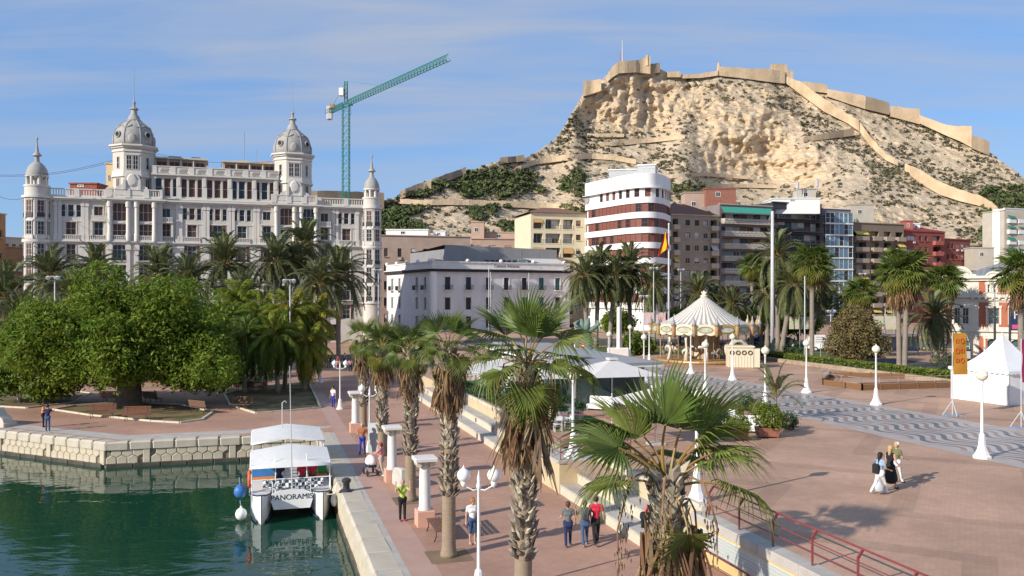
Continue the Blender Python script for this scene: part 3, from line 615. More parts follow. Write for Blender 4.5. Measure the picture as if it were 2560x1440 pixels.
# ================================================================ BUILDINGS
def put(o, root): o.parent = root; o.location = o.location - root.location; return o
def at_px(x, d): return Vector(((x-1280)/F*d, d, 0))
def on_line(x, A, B):
    """where a photo column meets the vertical plane through A and B: metres from A"""
    k = (x-1280)/F; t = (B-A); L = t.length; t = t/L     # (A.x+s t.x) = k (A.y+s t.y)
    return (k*A.y-A.x)/(t.x-k*t.y)
WCACHE = {}
def window_meshes(w, h, frame, pane, bars, shut=None):
    key = (round(w,2), round(h,2), frame.name, pane.name, bars, shut.name if shut else '')
    if key in WCACHE: return WCACHE[key]
    p = MB(); p.face([(-w/2,0,0),(w/2,0,0),(w/2,0,h),(-w/2,0,h)])
    f = MB(); fw = min(.09, w*.1)
    f.box(-w/2,-w/2+fw,-.06,.0,0,h); f.box(w/2-fw,w/2,-.06,.0,0,h); f.box(-w/2+fw,w/2-fw,-.06,.0,h-fw,h); f.box(-w/2+fw,w/2-fw,-.06,.0,0,fw)
    nv, nh = bars
    for i in range(1, nv): x = -w/2+w*i/nv; f.box(x-.03,x+.03,-.05,-.005,fw,h-fw)
    for i in range(1, nh): z = h*i/nh; f.box(-w/2+fw,w/2-fw,-.045,-.005,z-.025,z+.025)
    if shut:
        f.mat(1)
        for s in (-1, 1): f.box(s*w/2 if s > 0 else -w/2-w*.33, w/2+w*.33 if s > 0 else -w/2, -.36, -.31, 0, h)
    WCACHE[key] = (p.mesh('window', pane), f.mesh('frame', [frame, shut or frame])); return WCACHE[key]
def add_window(root, A, t, n, s, z, w, h, depth, frame, pane, bars=(2,1), shut=None, name='window'):
    pm, fm = window_meshes(w, h, frame, pane, bars, shut)
    q = A+t*s-n*depth; rz = math.atan2(t.y, t.x)
    o = link(name, pm, root, Vector((q.x,q.y,z))-root.location, rz); link('frame', fm, o); return o
def wall_holes(mb, A, t, n, L, z0, z1, holes, depth=.3, off=0.0, s_from=0.0):
    """wall face with rectangular holes (s0,s1,za,zb) and reveals"""
    cs = sorted({round(c,4) for c in [s_from, L]+[h[0] for h in holes]+[h[1] for h in holes] if s_from-1e-6 <= c <= L+1e-6})
    zs = sorted({round(c,4) for c in [z0, z1]+[h[2] for h in holes]+[h[3] for h in holes] if z0-1e-6 <= c <= z1+1e-6})
    W = lambda s, z, o=0.0: Vector((A.x+t.x*s+n.x*(off-o), A.y+t.y*s+n.y*(off-o), z))
    for i in range(len(cs)-1):
        run = None
        for j in range(len(zs)-1):
            cx, cz = (cs[i]+cs[i+1])/2, (zs[j]+zs[j+1])/2
            if any(h[0] < cx < h[1] and h[2] < cz < h[3] for h in holes): continue
            mb.face([W(cs[i],zs[j]), W(cs[i+1],zs[j]), W(cs[i+1],zs[j+1]), W(cs[i],zs[j+1])])
    for h in holes:
        a, b_, c, d = h[:4]; dp = h[4] if len(h) > 4 else depth
        mb.face([W(a,c), W(a,d), W(a,d,dp), W(a,c,dp)]); mb.face([W(b_,d), W(b_,c), W(b_,c,dp), W(b_,d,dp)])
        mb.face([W(a,d), W(b_,d), W(b_,d,dp), W(a,d,dp)]); mb.face([W(b_,c), W(a,c), W(a,c,dp), W(b_,c,dp)])
    return mb
def fbox(mb, A, t, n, s0, s1, o0, o1, z0, z1):
    """box on a facade: along s, from o0 to o1 out of the wall"""
    c = lambda s, o, z: Vector((A.x+t.x*s+n.x*o, A.y+t.y*s+n.y*o, z))
    return mb.add([c(s0,o1,z0),c(s1,o1,z0),c(s1,o0,z0),c(s0,o0,z0),c(s0,o1,z1),c(s1,o1,z1),c(s1,o0,z1),c(s0,o0,z1)],
                  [(0,3,2,1),(4,5,6,7),(0,1,5,4),(1,2,6,5),(2,3,7,6),(3,0,4,7)])
def fr(A, B): t = (B-A).normalized(); return t, Vector((t.y, -t.x, 0)), (B-A).length
def shell(mb, A, B, depth, z0, z1, roof=True):
    t, n, L = fr(A, B); a, b_ = A-n*depth, B-n*depth
    for p, q in ((a, A), (b_, a), (B, b_)): mb.face([(p.x,p.y,z0),(q.x,q.y,z0),(q.x,q.y,z1),(p.x,p.y,z1)])
    if roof: mb.face([(A.x,A.y,z1),(B.x,B.y,z1),(b_.x,b_.y,z1),(a.x,a.y,z1)])
    return mb
def root_at(name, label, A, B, z=0, cat='building'): c = (A+B)/2; return thing(name, label, cat, (c.x, c.y, z))
def part(root, name, mb, m, smooth=False, angle=None): return put(mb.build(name, m, None, smooth, (0,0,0), 0, angle), root)

# ---------------------------------------------------------------- the ornate white apartment palace
M_pal = mat('palace_white', (.60,.56,.50), .85, .06, .35, col2=(.52,.48,.42))
M_pal2 = mat('palace_trim', (.62,.585,.53), .85, .05, .5)
M_zinc = mat('dome_zinc', (.30,.295,.28), .7, .12, 1.5, col2=(.38,.36,.33)); M_pinkroof = mat('roof_pink', (.55,.40,.31), .9, .1, .6)
A = at_px(66, 150); B = at_px(945, 170.1); PA, PB = A, B
t, n, L = fr(A, B)
pal = root_at('apartment_palace', 'ornate white apartment palace with two grey domes and corner turrets', A, B)
S = lambda x: on_line(x, A, B)
PAV = [(S(266), S(407)), (S(677), S(792))]; PO = .9
def offat(s): return PO if any(a <= s <= b_ for a, b_ in PAV) else 0.0
holes = {0: [], 1: []}; wins = []
def opening(x, w, z0, z1, bars=(2,1), shut=None, pane=None, arch=False, ds=0.0, frame=None):
    s = S(x)+ds; o = offat(S(x)); holes[1 if o else 0].append((s-w/2, s+w/2, z0, z1)); wins.append((s, w, z0, z1, o, bars, shut, pane or M_glass, arch, frame or M_pal2))
ROWS = [(15.55,18.45),(11.9,14.8),(8.3,11.1),(4.6,7.4)]
rnd = random.Random(5)
def sh(): return M_shutter if rnd.random() < .6 else None
for x in (177, 480, 544, 605, 866):
    for ds in (-1.25, 0, 1.25): opening(x, .8 if ds else 1.0, 23.3, 25.5, (1,2), None, M_shutter if rnd.random() < .35 else M_glass, False, ds)
    p = rnd.choice([M_glass, M_shutter, M_shutter]); opening(x, 1.7, 19.95, 22.4, (2,2), sh() if p is M_glass else None, p)
    for z0, z1 in ROWS: p = rnd.choice([M_glass, M_glass, M_shutter]); opening(x, 1.6, z0, z1, (2,3), sh(), p)
for x in (246, 415, 667, 811):
    opening(x, 1.5, 23.6, 25.3, (2,1), None, rnd.choice([M_glass, M_shutter]))
    opening(x, 1.5, 19.95, 22.5, (2,2), None, rnd.choice([M_glass, M_shutter]))
    for z0, z1 in ROWS: opening(x, 1.3, z0, z1, (2,3), sh() if z0 > 12 else None, rnd.choice([M_glass, M_glass, M_shutter]))
for x in (300, 365, 715, 771):
    opening(x, 2.35, 22.7, 26.0, (3,2), None, rnd.choice([M_shutter, M_shutter, M_glass]), True)
    opening(x, 2.3, 19.75, 22.2, (3,2), None, rnd.choice([M_shutter, M_glass]))
    for z0, z1 in ROWS: opening(x, 2.3, z0, z1, (3,3), None, M_glass, z0 > 15)
for x in (140, 205, 270, 330, 395, 455, 520, 580, 640, 700, 760, 830): # ground floor openings
    opening(x, 2.4, .3, 3.6, (2,2), None, M_glass)
mb = MB(); wall_holes(mb, A, t, n, L, 0, 26.9, [h for h in holes[0]], .32)
shell(mb, A, B, 20, 0, 26.9); part(pal, 'wall', mb, M_pal)
for (a, b_) in PAV:
    mb = MB(); hs = [h for h in holes[1] if a <= (h[0]+h[1])/2 <= b_]; wall_holes(mb, A, t, n, b_, 0, 27.0, hs, .5, PO, a)
    for s in (a, b_):
        p = A+t*s; q = p+n*PO; mb.face([(p.x,p.y,0),(q.x,q.y,0),(q.x,q.y,27.0),(p.x,p.y,27.0)])
    p, q = A+t*a, A+t*b_; mb.face([(p.x,p.y,27.0),((p+n*PO).x,(p+n*PO).y,27.0),((q+n*PO).x,(q+n*PO).y,27.0),(q.x,q.y,27.0)])
    part(pal, 'pavilion_wall', mb, M_pal)
def archfill(root, A, t, n, s, w, z1, off, m, rise=.4):
    mb = MB(); k = 6; W = lambda ss, z: Vector((A.x+t.x*ss+n.x*off, A.y+t.y*ss+n.y*off, z))
    for sg in (-1, 1):
        pts = [W(s+sg*w/2, z1)]
        for i in range(k+1): an = math.pi/2*i/k; pts.append(W(s+sg*w/2*math.cos(an), z1-rise+rise*math.sin(an)))
        mb.face(pts if sg > 0 else pts[::-1])
    return part(root, 'arch', mb, m)
for (s, w, z0, z1, o, bars, shut, pane, arch, frm) in wins:
    add_window(pal, A, t, n, s, z0, w, z1-z0, (.28 if not o else .28-PO), frm, pane, bars, shut)
    if arch: archfill(pal, A, t, n, s, w, z1, o-.02, M_pal, .55)
    mb = MB(); fbox(mb, A, t, n, s-w/2-.14, s+w/2+.14, o-.005, o+.09, z1, z1+.16); fbox(mb, A, t, n, s-w/2-.14, s-w/2, o-.005, o+.07, z0, z1); fbox(mb, A, t, n, s+w/2, s+w/2+.14, o-.005, o+.07, z0, z1)
    part(pal, 'surround', mb, M_pal2)
    if 15 < z0 < 16 or 8 < z0 < 12.5:      # iron balconies
        if not o or z0 > 15:
            mb = MB(); bw = w+ (1.0 if not o else .1); d = .75 if not o else .25
            fbox(mb, A, t, n, s-bw/2, s+bw/2, o-.005, o+d, z0-.16, z0-.02); mb.mat(1)
            for k in range(int(bw/.16)+1): x = s-bw/2+.04+k*(bw-.08)/int(bw/.16); fbox(mb, A, t, n, x-.015, x+.015, o+d-.05, o+d-.02, z0-.02, z0+.9)
            fbox(mb, A, t, n, s-bw/2, s+bw/2, o+d-.06, o+d-.01, z0+.9, z0+.96)
            for ss in (s-bw/2, s+bw/2-.04): fbox(mb, A, t, n, ss, ss+.04, o, o+d-.06, z0+.86, z0+.95)
            part(pal, 'balcony', mb, [M_pal2, M_darkmetal])
    if 19.5 < z0 < 20.2:                    # stone balustrades under the fifth floor
        mb = MB(); bw = w+(1.3 if not o else .2); fbox(mb, A, t, n, s-bw/2, s+bw/2, o-.005, o+.42, 19.0, 19.32); fbox(mb, A, t, n, s-bw/2, s+bw/2, o+.14, o+.40, 19.95, 20.1)
        kk = max(3, int(bw/.3))
        for k in range(kk): x = s-bw/2+(k+.5)*bw/kk; fbox(mb, A, t, n, x-.07, x+.07, o+.2, o+.34, 19.32, 19.95)
        part(pal, 'balustrade', mb, M_pal2)
    if abs(z0-23.6) < .01:
        mb = MB(); bw = w+.9; fbox(mb, A, t, n, s-bw/2, s+bw/2, o-.005, o+.8, 22.55, 22.8); fbox(mb, A, t, n, s-bw/2, s+bw/2, o+.6, o+.8, 23.45, 23.6)
        for k in range(8): x = s-bw/2+(k+.5)*bw/8; fbox(mb, A, t, n, x-.07, x+.07, o+.63, o+.77, 22.8, 23.45)
        for ss in (s-bw/2-.05, s+bw/2-.3): fbox(mb, A, t, n, ss, ss+.35, o, o+.55, 20, 22.55)
        part(pal, 'stone_balcony', mb, M_pal2)
    if abs(z0-22.7) < .01: mb = MB(); fbox(mb, A, t, n, s-w*.3, s+w*.3, o-.005, o+.15, 22.28, 22.62); part(pal, 'garland', mb, M_pal2)
# cornices and belts follow the plan
def band(root, name, z0, z1, proj, m, segs=None):
    mb = MB(); cuts = [0.0]+[c for p in PAV for c in p]+[L]
    for a, b_ in zip(cuts[:-1], cuts[1:]):
        if segs and not any(q0 <= (a+b_)/2 <= q1 for q0, q1 in segs): continue
        o = offat((a+b_)/2); e = proj if o else -.0; fbox(mb, A, t, n, a-e, b_+e, o-.02, o+proj, z0, z1)
    return part(root, name, mb, m)
band(pal, 'cornice', 26.5, 26.75, .75, M_pal2); band(pal, 'cornice', 26.2, 26.5, .4, M_pal2); band(pal, 'belt_course', 18.85, 19.02, .5, M_pal2); band(pal, 'belt_course', 18.62, 18.85, .25, M_pal2); band(pal, 'belt_course', 7.6, 7.9, .4, M_pal2)
band(pal, 'belt_course', 22.45, 22.52, .1, M_pal2)
# pilasters on every bay edge
for x in (140, 150, 208, 217, 444, 452, 511, 520, 574, 583, 637, 645, 834, 842, 893):
    s = S(x); mb = MB(); fbox(mb, A, t, n, s-.27, s+.27, -.005, .2, 19.4, 26.2); fbox(mb, A, t, n, s-.38, s+.38, -.005, .3, 25.2, 25.7); fbox(mb, A, t, n, s-.38, s+.38, -.005, .3, 19.03, 20.2); part(pal, 'pilaster', mb, M_pal2)
    if x in (150, 217, 452, 520, 583, 645, 842):
        for z0, z1 in ((15.0,18.3),(11.4,14.6)): mb = MB(); fbox(mb, A, t, n, s-1.2, s+.5, -.005, .14, z0, z1); fbox(mb, A, t, n, s-.95, s+.25, .1, .2, z0+.4, z1-.5); fbox(mb, A, t, n, s-1.3, s+.6, .0, .28, z1-.35, z1); part(pal, 'wall_panel', mb, M_pal2)
for x in (276, 322, 343, 387, 690, 735, 752, 788):
    s = S(x); c = A+t*s+n*(PO+.25); mb = MB(); mb.lathe([(.42,19.05),(.42,20.4),(.34,20.5),(.34,24.9),(.29,25.1),(.45,25.25),(.45,26.2)], 12, (c.x,c.y,0)); part(pal, 'column', mb, M_pal2, True, 40)
    mb = MB(); fbox(mb, A, t, n, s-.32, s+.32, PO-.005, PO+.22, 8, 18.6); fbox(mb, A, t, n, s-.48, s+.48, PO-.005, PO+.35, 17.5, 18.3); part(pal, 'pilaster', mb, M_pal2)
# parapets
def parapet(s0, s1, z0, z1, off, nm=5):
    k = max(1, round((s1-s0)/nm)); w_ = (s1-s0)/k
    for i in range(k):
        a = s0+i*w_; mb = MB(); fbox(mb, A, t, n, a, a+.9, off-.3, off+.12, z0, z1); fbox(mb, A, t, n, a+.9, a+w_-.002, off-.2, off+.0, z0, z0+.3); fbox(mb, A, t, n, a+.9, a+w_-.002, off-.25, off+.08, z1-.22, z1-.04)
        q = max(3, int((w_-1)/.42))
        for j in range(q): x = a+.95+(j+.5)*(w_-1)/q; fbox(mb, A, t, n, x-.09, x+.09, off-.16, off-.04, z0+.3, z1-.22)
        part(pal, 'parapet', mb, M_pal2)
    mb = MB(); fbox(mb, A, t, n, s1-.5, s1, off-.3, off+.125, z0, z1+.01); part(pal, 'parapet_pier', mb, M_pal2)
parapet(2.2, PAV[0][0], 26.9, 28.4, 0); parapet(PAV[1][1], L-1.6, 26.9, 28.4, 0)
for a, b_ in PAV: parapet(a, b_, 27.0, 28.6, PO, 3.2)
# attic storey between the domes, set back a little
C0, C1 = S(378), S(697); SB = -.6
hs = []; aw = []
for x in (418, 480, 544, 605, 662):
    for ds in (-1.5, 0, 1.5): hs.append((S(x)+ds-.6, S(x)+ds+.6, 27.6, 31.0)); aw.append((S(x)+ds, 1.2, 27.6, 3.4))
mb = MB(); wall_holes(mb, A, t, n, C1, 26.9, 32.0, hs, .3, SB, C0); A2, B2 = A+t*C0+n*SB, A+t*C1+n*SB; shell(mb, A2, B2, 12, 26.9, 32.0); part(pal, 'attic_wall', mb, M_pal)
for i, (s, w_, z0, h) in enumerate(aw): add_window(pal, A, t, n, s, z0, w_, h, .28-SB, M_pal2, M_shutter if rnd.random() < .55 else M_glass, (1,2)); 
for i, (s, w_, z0, h) in enumerate(aw):
    if i % 3 != 1: archfill(pal, A, t, n, s, w_, z0+h, SB-.02, M_pal, .5)
mb = MB(); fbox(mb, A, t, n, C0, C1, SB-.02, SB+.55, 31.5, 31.75); fbox(mb, A, t, n, C0, C1, SB-.02, SB+.3, 27.0, 27.3); part(pal, 'attic_cornice', mb, M_pal2)
for x in (447, 511, 575, 636, 690): s = S(x); mb = MB(); fbox(mb, A, t, n, s-.45, s+.45, SB-.005, SB+.25, 27.3, 31.5); fbox(mb, A, t, n, s-.25, s+.25, SB+.2, SB+.38, 29.6, 31.2); part(pal, 'pilaster', mb, M_pal2)
k = 7
for i in range(k):
    a = C0+i*(C1-C0)/k; b_ = C0+(i+1)*(C1-C0)/k; mb = MB(); fbox(mb, A, t, n, a, b_-.002, SB-.25, SB+.0, 31.75, 33.1); fbox(mb, A, t, n, a, b_-.002, SB-.3, SB+.12, 33.1, 33.25)
    fbox(mb, A, t, n, a-.0, a+.9, SB-.3, SB+.1, 31.75, 33.1); part(pal, 'parapet', mb, M_pal2)
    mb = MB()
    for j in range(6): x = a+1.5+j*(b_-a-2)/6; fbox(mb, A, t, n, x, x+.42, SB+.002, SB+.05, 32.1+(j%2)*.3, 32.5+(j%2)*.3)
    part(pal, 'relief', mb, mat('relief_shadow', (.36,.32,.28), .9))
# penthouses on the roof
for x0, x1, z1 in ((385, 515, 35.3), (558, 692, 35.2)):
    s0, s1 = S(x0), S(x1); mb = MB(); fbox(mb, A, t, n, s0, s1, -9, -3.5, 32.0, z1-.4); mb.mat(1); fbox(mb, A, t, n, s0-.3, s1+.3, -9.3, -2.4, z1-.4, z1-.1); part(pal, 'penthouse', mb, [M_pinkroof, M_pal])
    for j in range(4): s = s0+(j+.5)*(s1-s0)/4; add_window(pal, A, t, n, s, 32.3, (s1-s0)/4*.8, 2.2, 3.47, M_pinkroof, M_shutter, (2,1)); p = A+t*(s0+j*(s1-s0)/4)-n*2.7; part(pal, 'post', MB().tube([(p.x,p.y,32),(p.x,p.y,z1-.4)], .12, 8), M_pal)
    for j in range(2): s = s0+(.25+.45*j)*(s1-s0); mb = MB(); fbox(mb, A, t, n, s, s+2.2, -8, -5, z1-.1, z1+.5); part(pal, 'chimney', mb, M_pinkroof)
# domed towers
def tower(x, back=4.2):
    s = S(x); c = A+t*s-n*(back-PO); cc = (c.x, c.y, 0); base = math.atan2(n.y, n.x)
    def oct_(r0): return [(c.x+r0*math.cos(base+R(22.5+45*i)), c.y+r0*math.sin(base+R(22.5+45*i))) for i in range(8)]
    mb = MB(); mb.prism(oct_(3.75), 27, 36.2); part(pal, 'tower_drum', mb, M_pal)
    for z0, z1, r0 in ((36.2,36.5,4.1),(36.5,36.8,4.45),(35.5,35.8,3.95),(30.9,31.2,4.1),(31.2,32.0,3.9),(27.0,27.6,4.0)): part(pal, 'tower_cornice', MB().prism(oct_(r0), z0, z1), M_pal2)
    mb = MB(); prof = [(3.55,36.8),(3.62,37.6),(3.55,38.6),(3.25,39.6),(2.7,40.5),(1.9,41.2),(1.25,41.6)]; mb.lathe(prof, 24, cc); dome = part(pal, 'dome', mb, M_zinc, True)
    for i in range(8):
        an = base+R(22.5+45*i); pts = [(c.x+(r_+.05)*math.cos(an), c.y+(r_+.05)*math.sin(an), z) for r_, z in prof]; put(MB().tube(pts, .1, 5).build('rib', M_zinc, None), pal)
        an = base+R(45*i)
        if i % 2 == 1:
            q = Vector((c.x+3.5*math.cos(an), c.y+3.5*math.sin(an), 38.7)); ring = MB(); e = Vector((math.cos(an), math.sin(an), 0)); sd_ = Vector((-e.y, e.x, 0))
            pts = [q+e*.12+sd_*.55*math.cos(R(30*k))+Vector((0,0,.55*math.sin(R(30*k)))) for k in range(13)]; ring.tube(pts, .14, 6, False); ring.mat(1).face([q+e*.1+sd_*.5*math.cos(R(30*k))+Vector((0,0,.5*math.sin(R(30*k)))) for k in range(12)]); part(pal, 'oculus', ring, [M_zinc, M_dark], True)
        else:
            q = Vector((c.x+3.5*math.cos(an), c.y+3.5*math.sin(an), 37.9)); mb = MB(); M_ = Matrix.Translation(q) @ Matrix.Rotation(an, 4, 'Z'); st = len(mb.v); mb.lathe([(0,-.35),(.75,-.3),(.85,0),(.7,.25),(.35,.35),(0,.36)], 12); mb.xf(M_ @ Matrix.Rotation(R(90), 4, 'Y') @ Matrix.Diagonal((1.1,.9,.6,1)), st); part(pal, 'cartouche', mb, M_zinc, True)
    # swags of the dome
    for i in range(8):
        pts = []
        for k in range(7): f_ = k/6; an = base+R(45*i+45*f_); z = 40.6-.55*math.sin(math.pi*f_); r_ = np.interp(z, [p[1] for p in prof], [p[0] for p in prof])+.06; pts.append((c.x+r_*math.cos(an), c.y+r_*math.sin(an), z))
        part(pal, 'swag', MB().tube(pts, .12, 5), M_zinc, True)
    mb = MB(); mb.lathe([(1.25,41.6),(1.3,41.8),(1.05,42.0),(.95,42.5),(.55,43.0),(.5,43.7),(.8,43.85),(.75,44.0),(.25,44.3),(.22,44.9),(.35,45.1),(.12,45.4),(.05,46.5)], 14, cc); part(pal, 'lantern', mb, M_zinc, True, 50)
    part(pal, 'lightning_rod', MB().tube([(c.x,c.y,46.2),(c.x,c.y,51.5)], [.05,.025], 5), M_grey)
    for i in range(8):
        an = base+R(45*i); e = Vector((math.cos(an), math.sin(an), 0)); q = c+e*(3.75*math.cos(R(22.5))+.01); tt_ = Vector((-e.y, e.x, 0))
        if i % 2 == 0:
            for sg in (-.55, .55): add_window(pal, q, tt_, e, sg, 32.2, .95, 2.6, -.03, M_pal2, M_glass, (2,3))
            mb = MB(); fbox(mb, q, tt_, e, -1.25, 1.25, 0, .16, 34.85, 35.05); part(pal, 'lintel', mb, M_pal2)
        else: add_window(pal, q, tt_, e, 0, 32.4, .6, 2.2, -.03, M_pal2, M_glass, (1,2))
        add_window(pal, q, tt_, e, 0, 28.6, 1.0, 2.1, -.03, M_pal2, M_shutter, (2,1)) if i % 2 else None
    # gable cartouche in front of the tower, over the parapet
    mb = MB(); o = PO; prof2 = [(-3.0,27.4),(-2.6,28.9),(-1.6,29.4),(-1.2,30.8),(-.8,31.4),(0,31.7),(.8,31.4),(1.2,30.8),(1.6,29.4),(2.6,28.9),(3.0,27.4)]
    W = lambda ss, z, oo: Vector((A.x+t.x*(s+ss)+n.x*(o+oo), A.y+t.y*(s+ss)+n.y*(o+oo), z))
    mb.face([W(a, z, .0) for a, z in prof2]); mb.face([W(a, z, -.5) for a, z in reversed(prof2)])
    for (a, z), (a2, z2) in zip(prof2[:-1], prof2[1:]): mb.face([W(a,z,0), W(a,z,-.5), W(a2,z2,-.5), W(a2,z2,0)])
    part(pal, 'gable', mb, M_pal2)
    mb = MB(); st = len(mb.v); mb.lathe([(0,-.2),(.8,-.15),(.95,0),(.7,.2),(0,.25)], 12); mb.xf(Matrix.Translation(W(0,30.2,.05)) @ Matrix.Rotation(base, 4, 'Z') @ Matrix.Rotation(R(90), 4, 'Y') @ Matrix.Diagonal((1.3,.9,.9,1)), st)
    for sg in (-1.25, 1.25): fbox(mb, A, t, n, s+sg-.22, s+sg+.22, o, o+.25, 28.4, 30.2)
    part(pal, 'crest', mb, M_pal2)
tower(331); tower(735)
# round corner turrets
def turret(s, off, rad):
    c = A+t*s+n*off; cc = (c.x,c.y,0); base = math.atan2(n.y, n.x); mb = MB(); mb.lathe([(rad,0),(rad,28.6)], 20, cc); part(pal, 'turret', mb, M_pal, True, 40)
    for z0, z1, r0 in ((26.4,26.8,rad+.45),(18.6,19.1,rad+.4),(7.6,7.9,rad+.3),(28.4,28.7,rad+.12),(30.2,30.45,rad-.1),(22.4,22.6,rad+.12)): part(pal, 'turret_cornice', MB().lathe([(rad-.1,z0),(r0,z0),(r0,z1),(rad-.1,z1)], 20, cc), M_pal2, True, 40)
    for z0, h, bal in ((23.0,3.0,1),(19.9,2.4,0),(15.4,3.0,1),(11.8,3.0,1),(8.2,2.9,1)):
        for da in (-78, -26, 26, 78):
            an = base+R(da); e = Vector((math.cos(an), math.sin(an), 0)); q = c+e*rad; tt_ = Vector((-e.y, e.x, 0))
            add_window(pal, q, tt_, e, 0, z0, 1.15, h, -.06, M_pal2, rnd.choice([M_shutter, M_glass]), (2,3))
            mb = MB(); fbox(mb, q, tt_, e, -.75, .75, 0, .2, z0+h, z0+h+.18)
            if bal: mb.mat(1); fbox(mb, q, tt_, e, -.6, .6, .0, .16, z0+.02, z0+.7); mb.mat(0); fbox(mb, q, tt_, e, -.75, -.62, 0, .14, z0-.05, z0+h+.02)
            else: fbox(mb, q, tt_, e, -.75, .75, 0, .22, z0-.75, z0-.05)
            part(pal, 'window_trim', mb, [M_pal2, M_darkmetal])
        for da in (-52, 0, 52):
            an = base+R(da); e = Vector((math.cos(an), math.sin(an), 0)); q = c+e*(rad+.02); part(pal, 'half_column', MB().tube([(q.x,q.y,z0-.6),(q.x,q.y,z0+h+.3)], .22, 8), M_pal2, True, 50)
    # open lantern: eight arched piers
    for i in range(8):
        an = base+R(22.5+45*i); e = Vector((math.cos(an), math.sin(an), 0)); q = c+e*(rad-.45); part(pal, 'lantern_pier', MB().tube([(q.x,q.y,28.6),(q.x,q.y,30.4)], .26, 8), M_pal2, True, 50)
        a2 = base+R(22.5+45*(i+1)); pts = []; 
        for k in range(7): f_ = k/6; aa = an+(a2-an)*f_; z = 29.7+.8*math.sin(math.pi*f_); pts.append((c.x+(rad-.42)*math.cos(aa), c.y+(rad-.42)*math.sin(aa), z))
        part(pal, 'lantern_arch', MB().tube(pts, .2, 6), M_zinc, True)
    mb = MB(); r0 = rad-.2; mb.lathe([(r0,30.3),(r0*1.0,30.7),(r0*.9,31.5),(r0*.68,32.2),(r0*.4,32.7),(.42,32.9),(.36,33.8),(.78,33.95),(.7,34.15),(.3,34.6),(.22,35.3),(.11,36.0),(.09,36.8),(.2,36.9),(.18,37.15),(.02,37.3)], 18, cc); part(pal, 'turret_dome', mb, M_zinc, True, 50)
turret(1.6, -.4, 2.0); turret(L-1.2, -.3, 1.75)
mb = MB(); 
for x, z0, z1 in ((613, 35, 41.5),(645, 35, 38)): p = A+t*S(x)-n*6; part(pal, 'aerial', MB().tube([(p.x,p.y,z0-1),(p.x,p.y,z1)], .06, 5), M_grey)

# ---------------------------------------------------------------- chamber building: low pale block with grey metal rooftop
M_cham = mat('chamber_render', (.74,.72,.70), .85, .08, .6, col2=(.62,.60,.575), stretch=(1,1,.35)); M_cham2 = mat('chamber_trim', (.68,.65,.62), .85, .08, 1)
M_metalbox = mat('metal_cladding', (.24,.235,.235), .5, .06, .6, spec=.4)
K = at_px(1080, 185); KL = at_px(967, 212); KR = at_px(1424, 201)
ch = root_at('office_building', 'pale grey three storey corner building with balconies and dark metal rooftop storey', KL, KR, 0)
M_teal = mat('teal_shutter', (.045,.20,.22), .5, .1, 3)
for (P0, P1, cols) in ((KL, K, [981, 999, 1042, 1063]), (K, KR, [1119, 1171, 1221, 1266, 1311, 1353, 1394])):
    tt_, nn, LL = fr(P0, P1); hs = []; ww = []
    for x in cols:
        s = on_line(x, P0, P1)
        for z0, z1 in ((10.5,13.3),(6.1,8.8),(2.0,4.6)): hs.append((s-.65, s+.65, z0, z1)); ww.append((s, z0, z1-z0, x))
    mb = MB(); wall_holes(mb, P0, tt_, nn, LL, 0, 15.0, hs, .4); part(ch, 'wall', mb, M_cham)
    for s, z0, h, x in ww:
        add_window(ch, P0, tt_, nn, s, z0, 1.3, h, .36, M_darkmetal, M_teal if (x > 1300 and rnd.random() < .6) else M_glass, (2,3))
        mb = MB(); fbox(mb, P0, tt_, nn, s-.95, s+.95, 0, .15, z0+h, z0+h+.25); fbox(mb, P0, tt_, nn, s-.85, s-.65, 0, .08, z0, z0+h); fbox(mb, P0, tt_, nn, s+.65, s+.85, 0, .08, z0, z0+h); part(ch, 'surround', mb, M_cham2)
        if z0 > 9:
            mb = MB(); fbox(mb, P0, tt_, nn, s-1.0, s+1.0, 0, .8, z0-.22, z0-.05); mb.mat(1)
            for k in range(14): x_ = s-.97+k*1.94/13; fbox(mb, P0, tt_, nn, x_-.018, x_+.018, .74, .78, z0-.05, z0+.95)
            fbox(mb, P0, tt_, nn, s-1, s+1, .73, .79, z0+.95, z0+1.0)
            for ss in (-1, .96): fbox(mb, P0, tt_, nn, s+ss, s+ss+.04, 0, .74, z0+.9, z0+.97)
            part(ch, 'balcony', mb, [M_cham2, M_darkmetal])
    for z0, z1, o, m in ((14.45,15.05,.55,mat('black_cornice', (.035,.032,.03), .8, .2, 1)),(15.05,15.25,.75,M_cham2),(15.25,16.5,.12,M_cham2),(16.5,16.75,.3,M_cham2),(0,1.2,.12,M_cham2)):
        mb = MB(); fbox(mb, P0, tt_, nn, -.05, LL+o*.0, -.25, o, z0, z1); part(ch, 'cornice', mb, m)
    for k in range(5):
        p = P0+tt_*(LL*(k+.02)/4.2); part(ch, 'finial', MB().lathe([(.4,0),(.45,.25),(.3,.55),(0,.65)], 10, (p.x,p.y,16.75)), M_white, True)
cb_ = KR-(K-KL); mb = MB(); mb.face([(q.x,q.y,15.3) for q in (KL, K, KR, KR+(KL-K))]); 
q0, q1 = KR, KR+(KL-K); mb.face([(q0.x,q0.y,0),(q1.x,q1.y,0),(q1.x,q1.y,15.3),(q0.x,q0.y,15.3)]); part(ch, 'roof', mb, M_cham2)
part(ch, 'quoin', MB().prism([(K.x-.6,K.y+.8),(K.x-.15,K.y-.3),(K.x+.25,K.y-.32),(K.x+1.1,K.y+.25)], 0, 14.45), M_white)
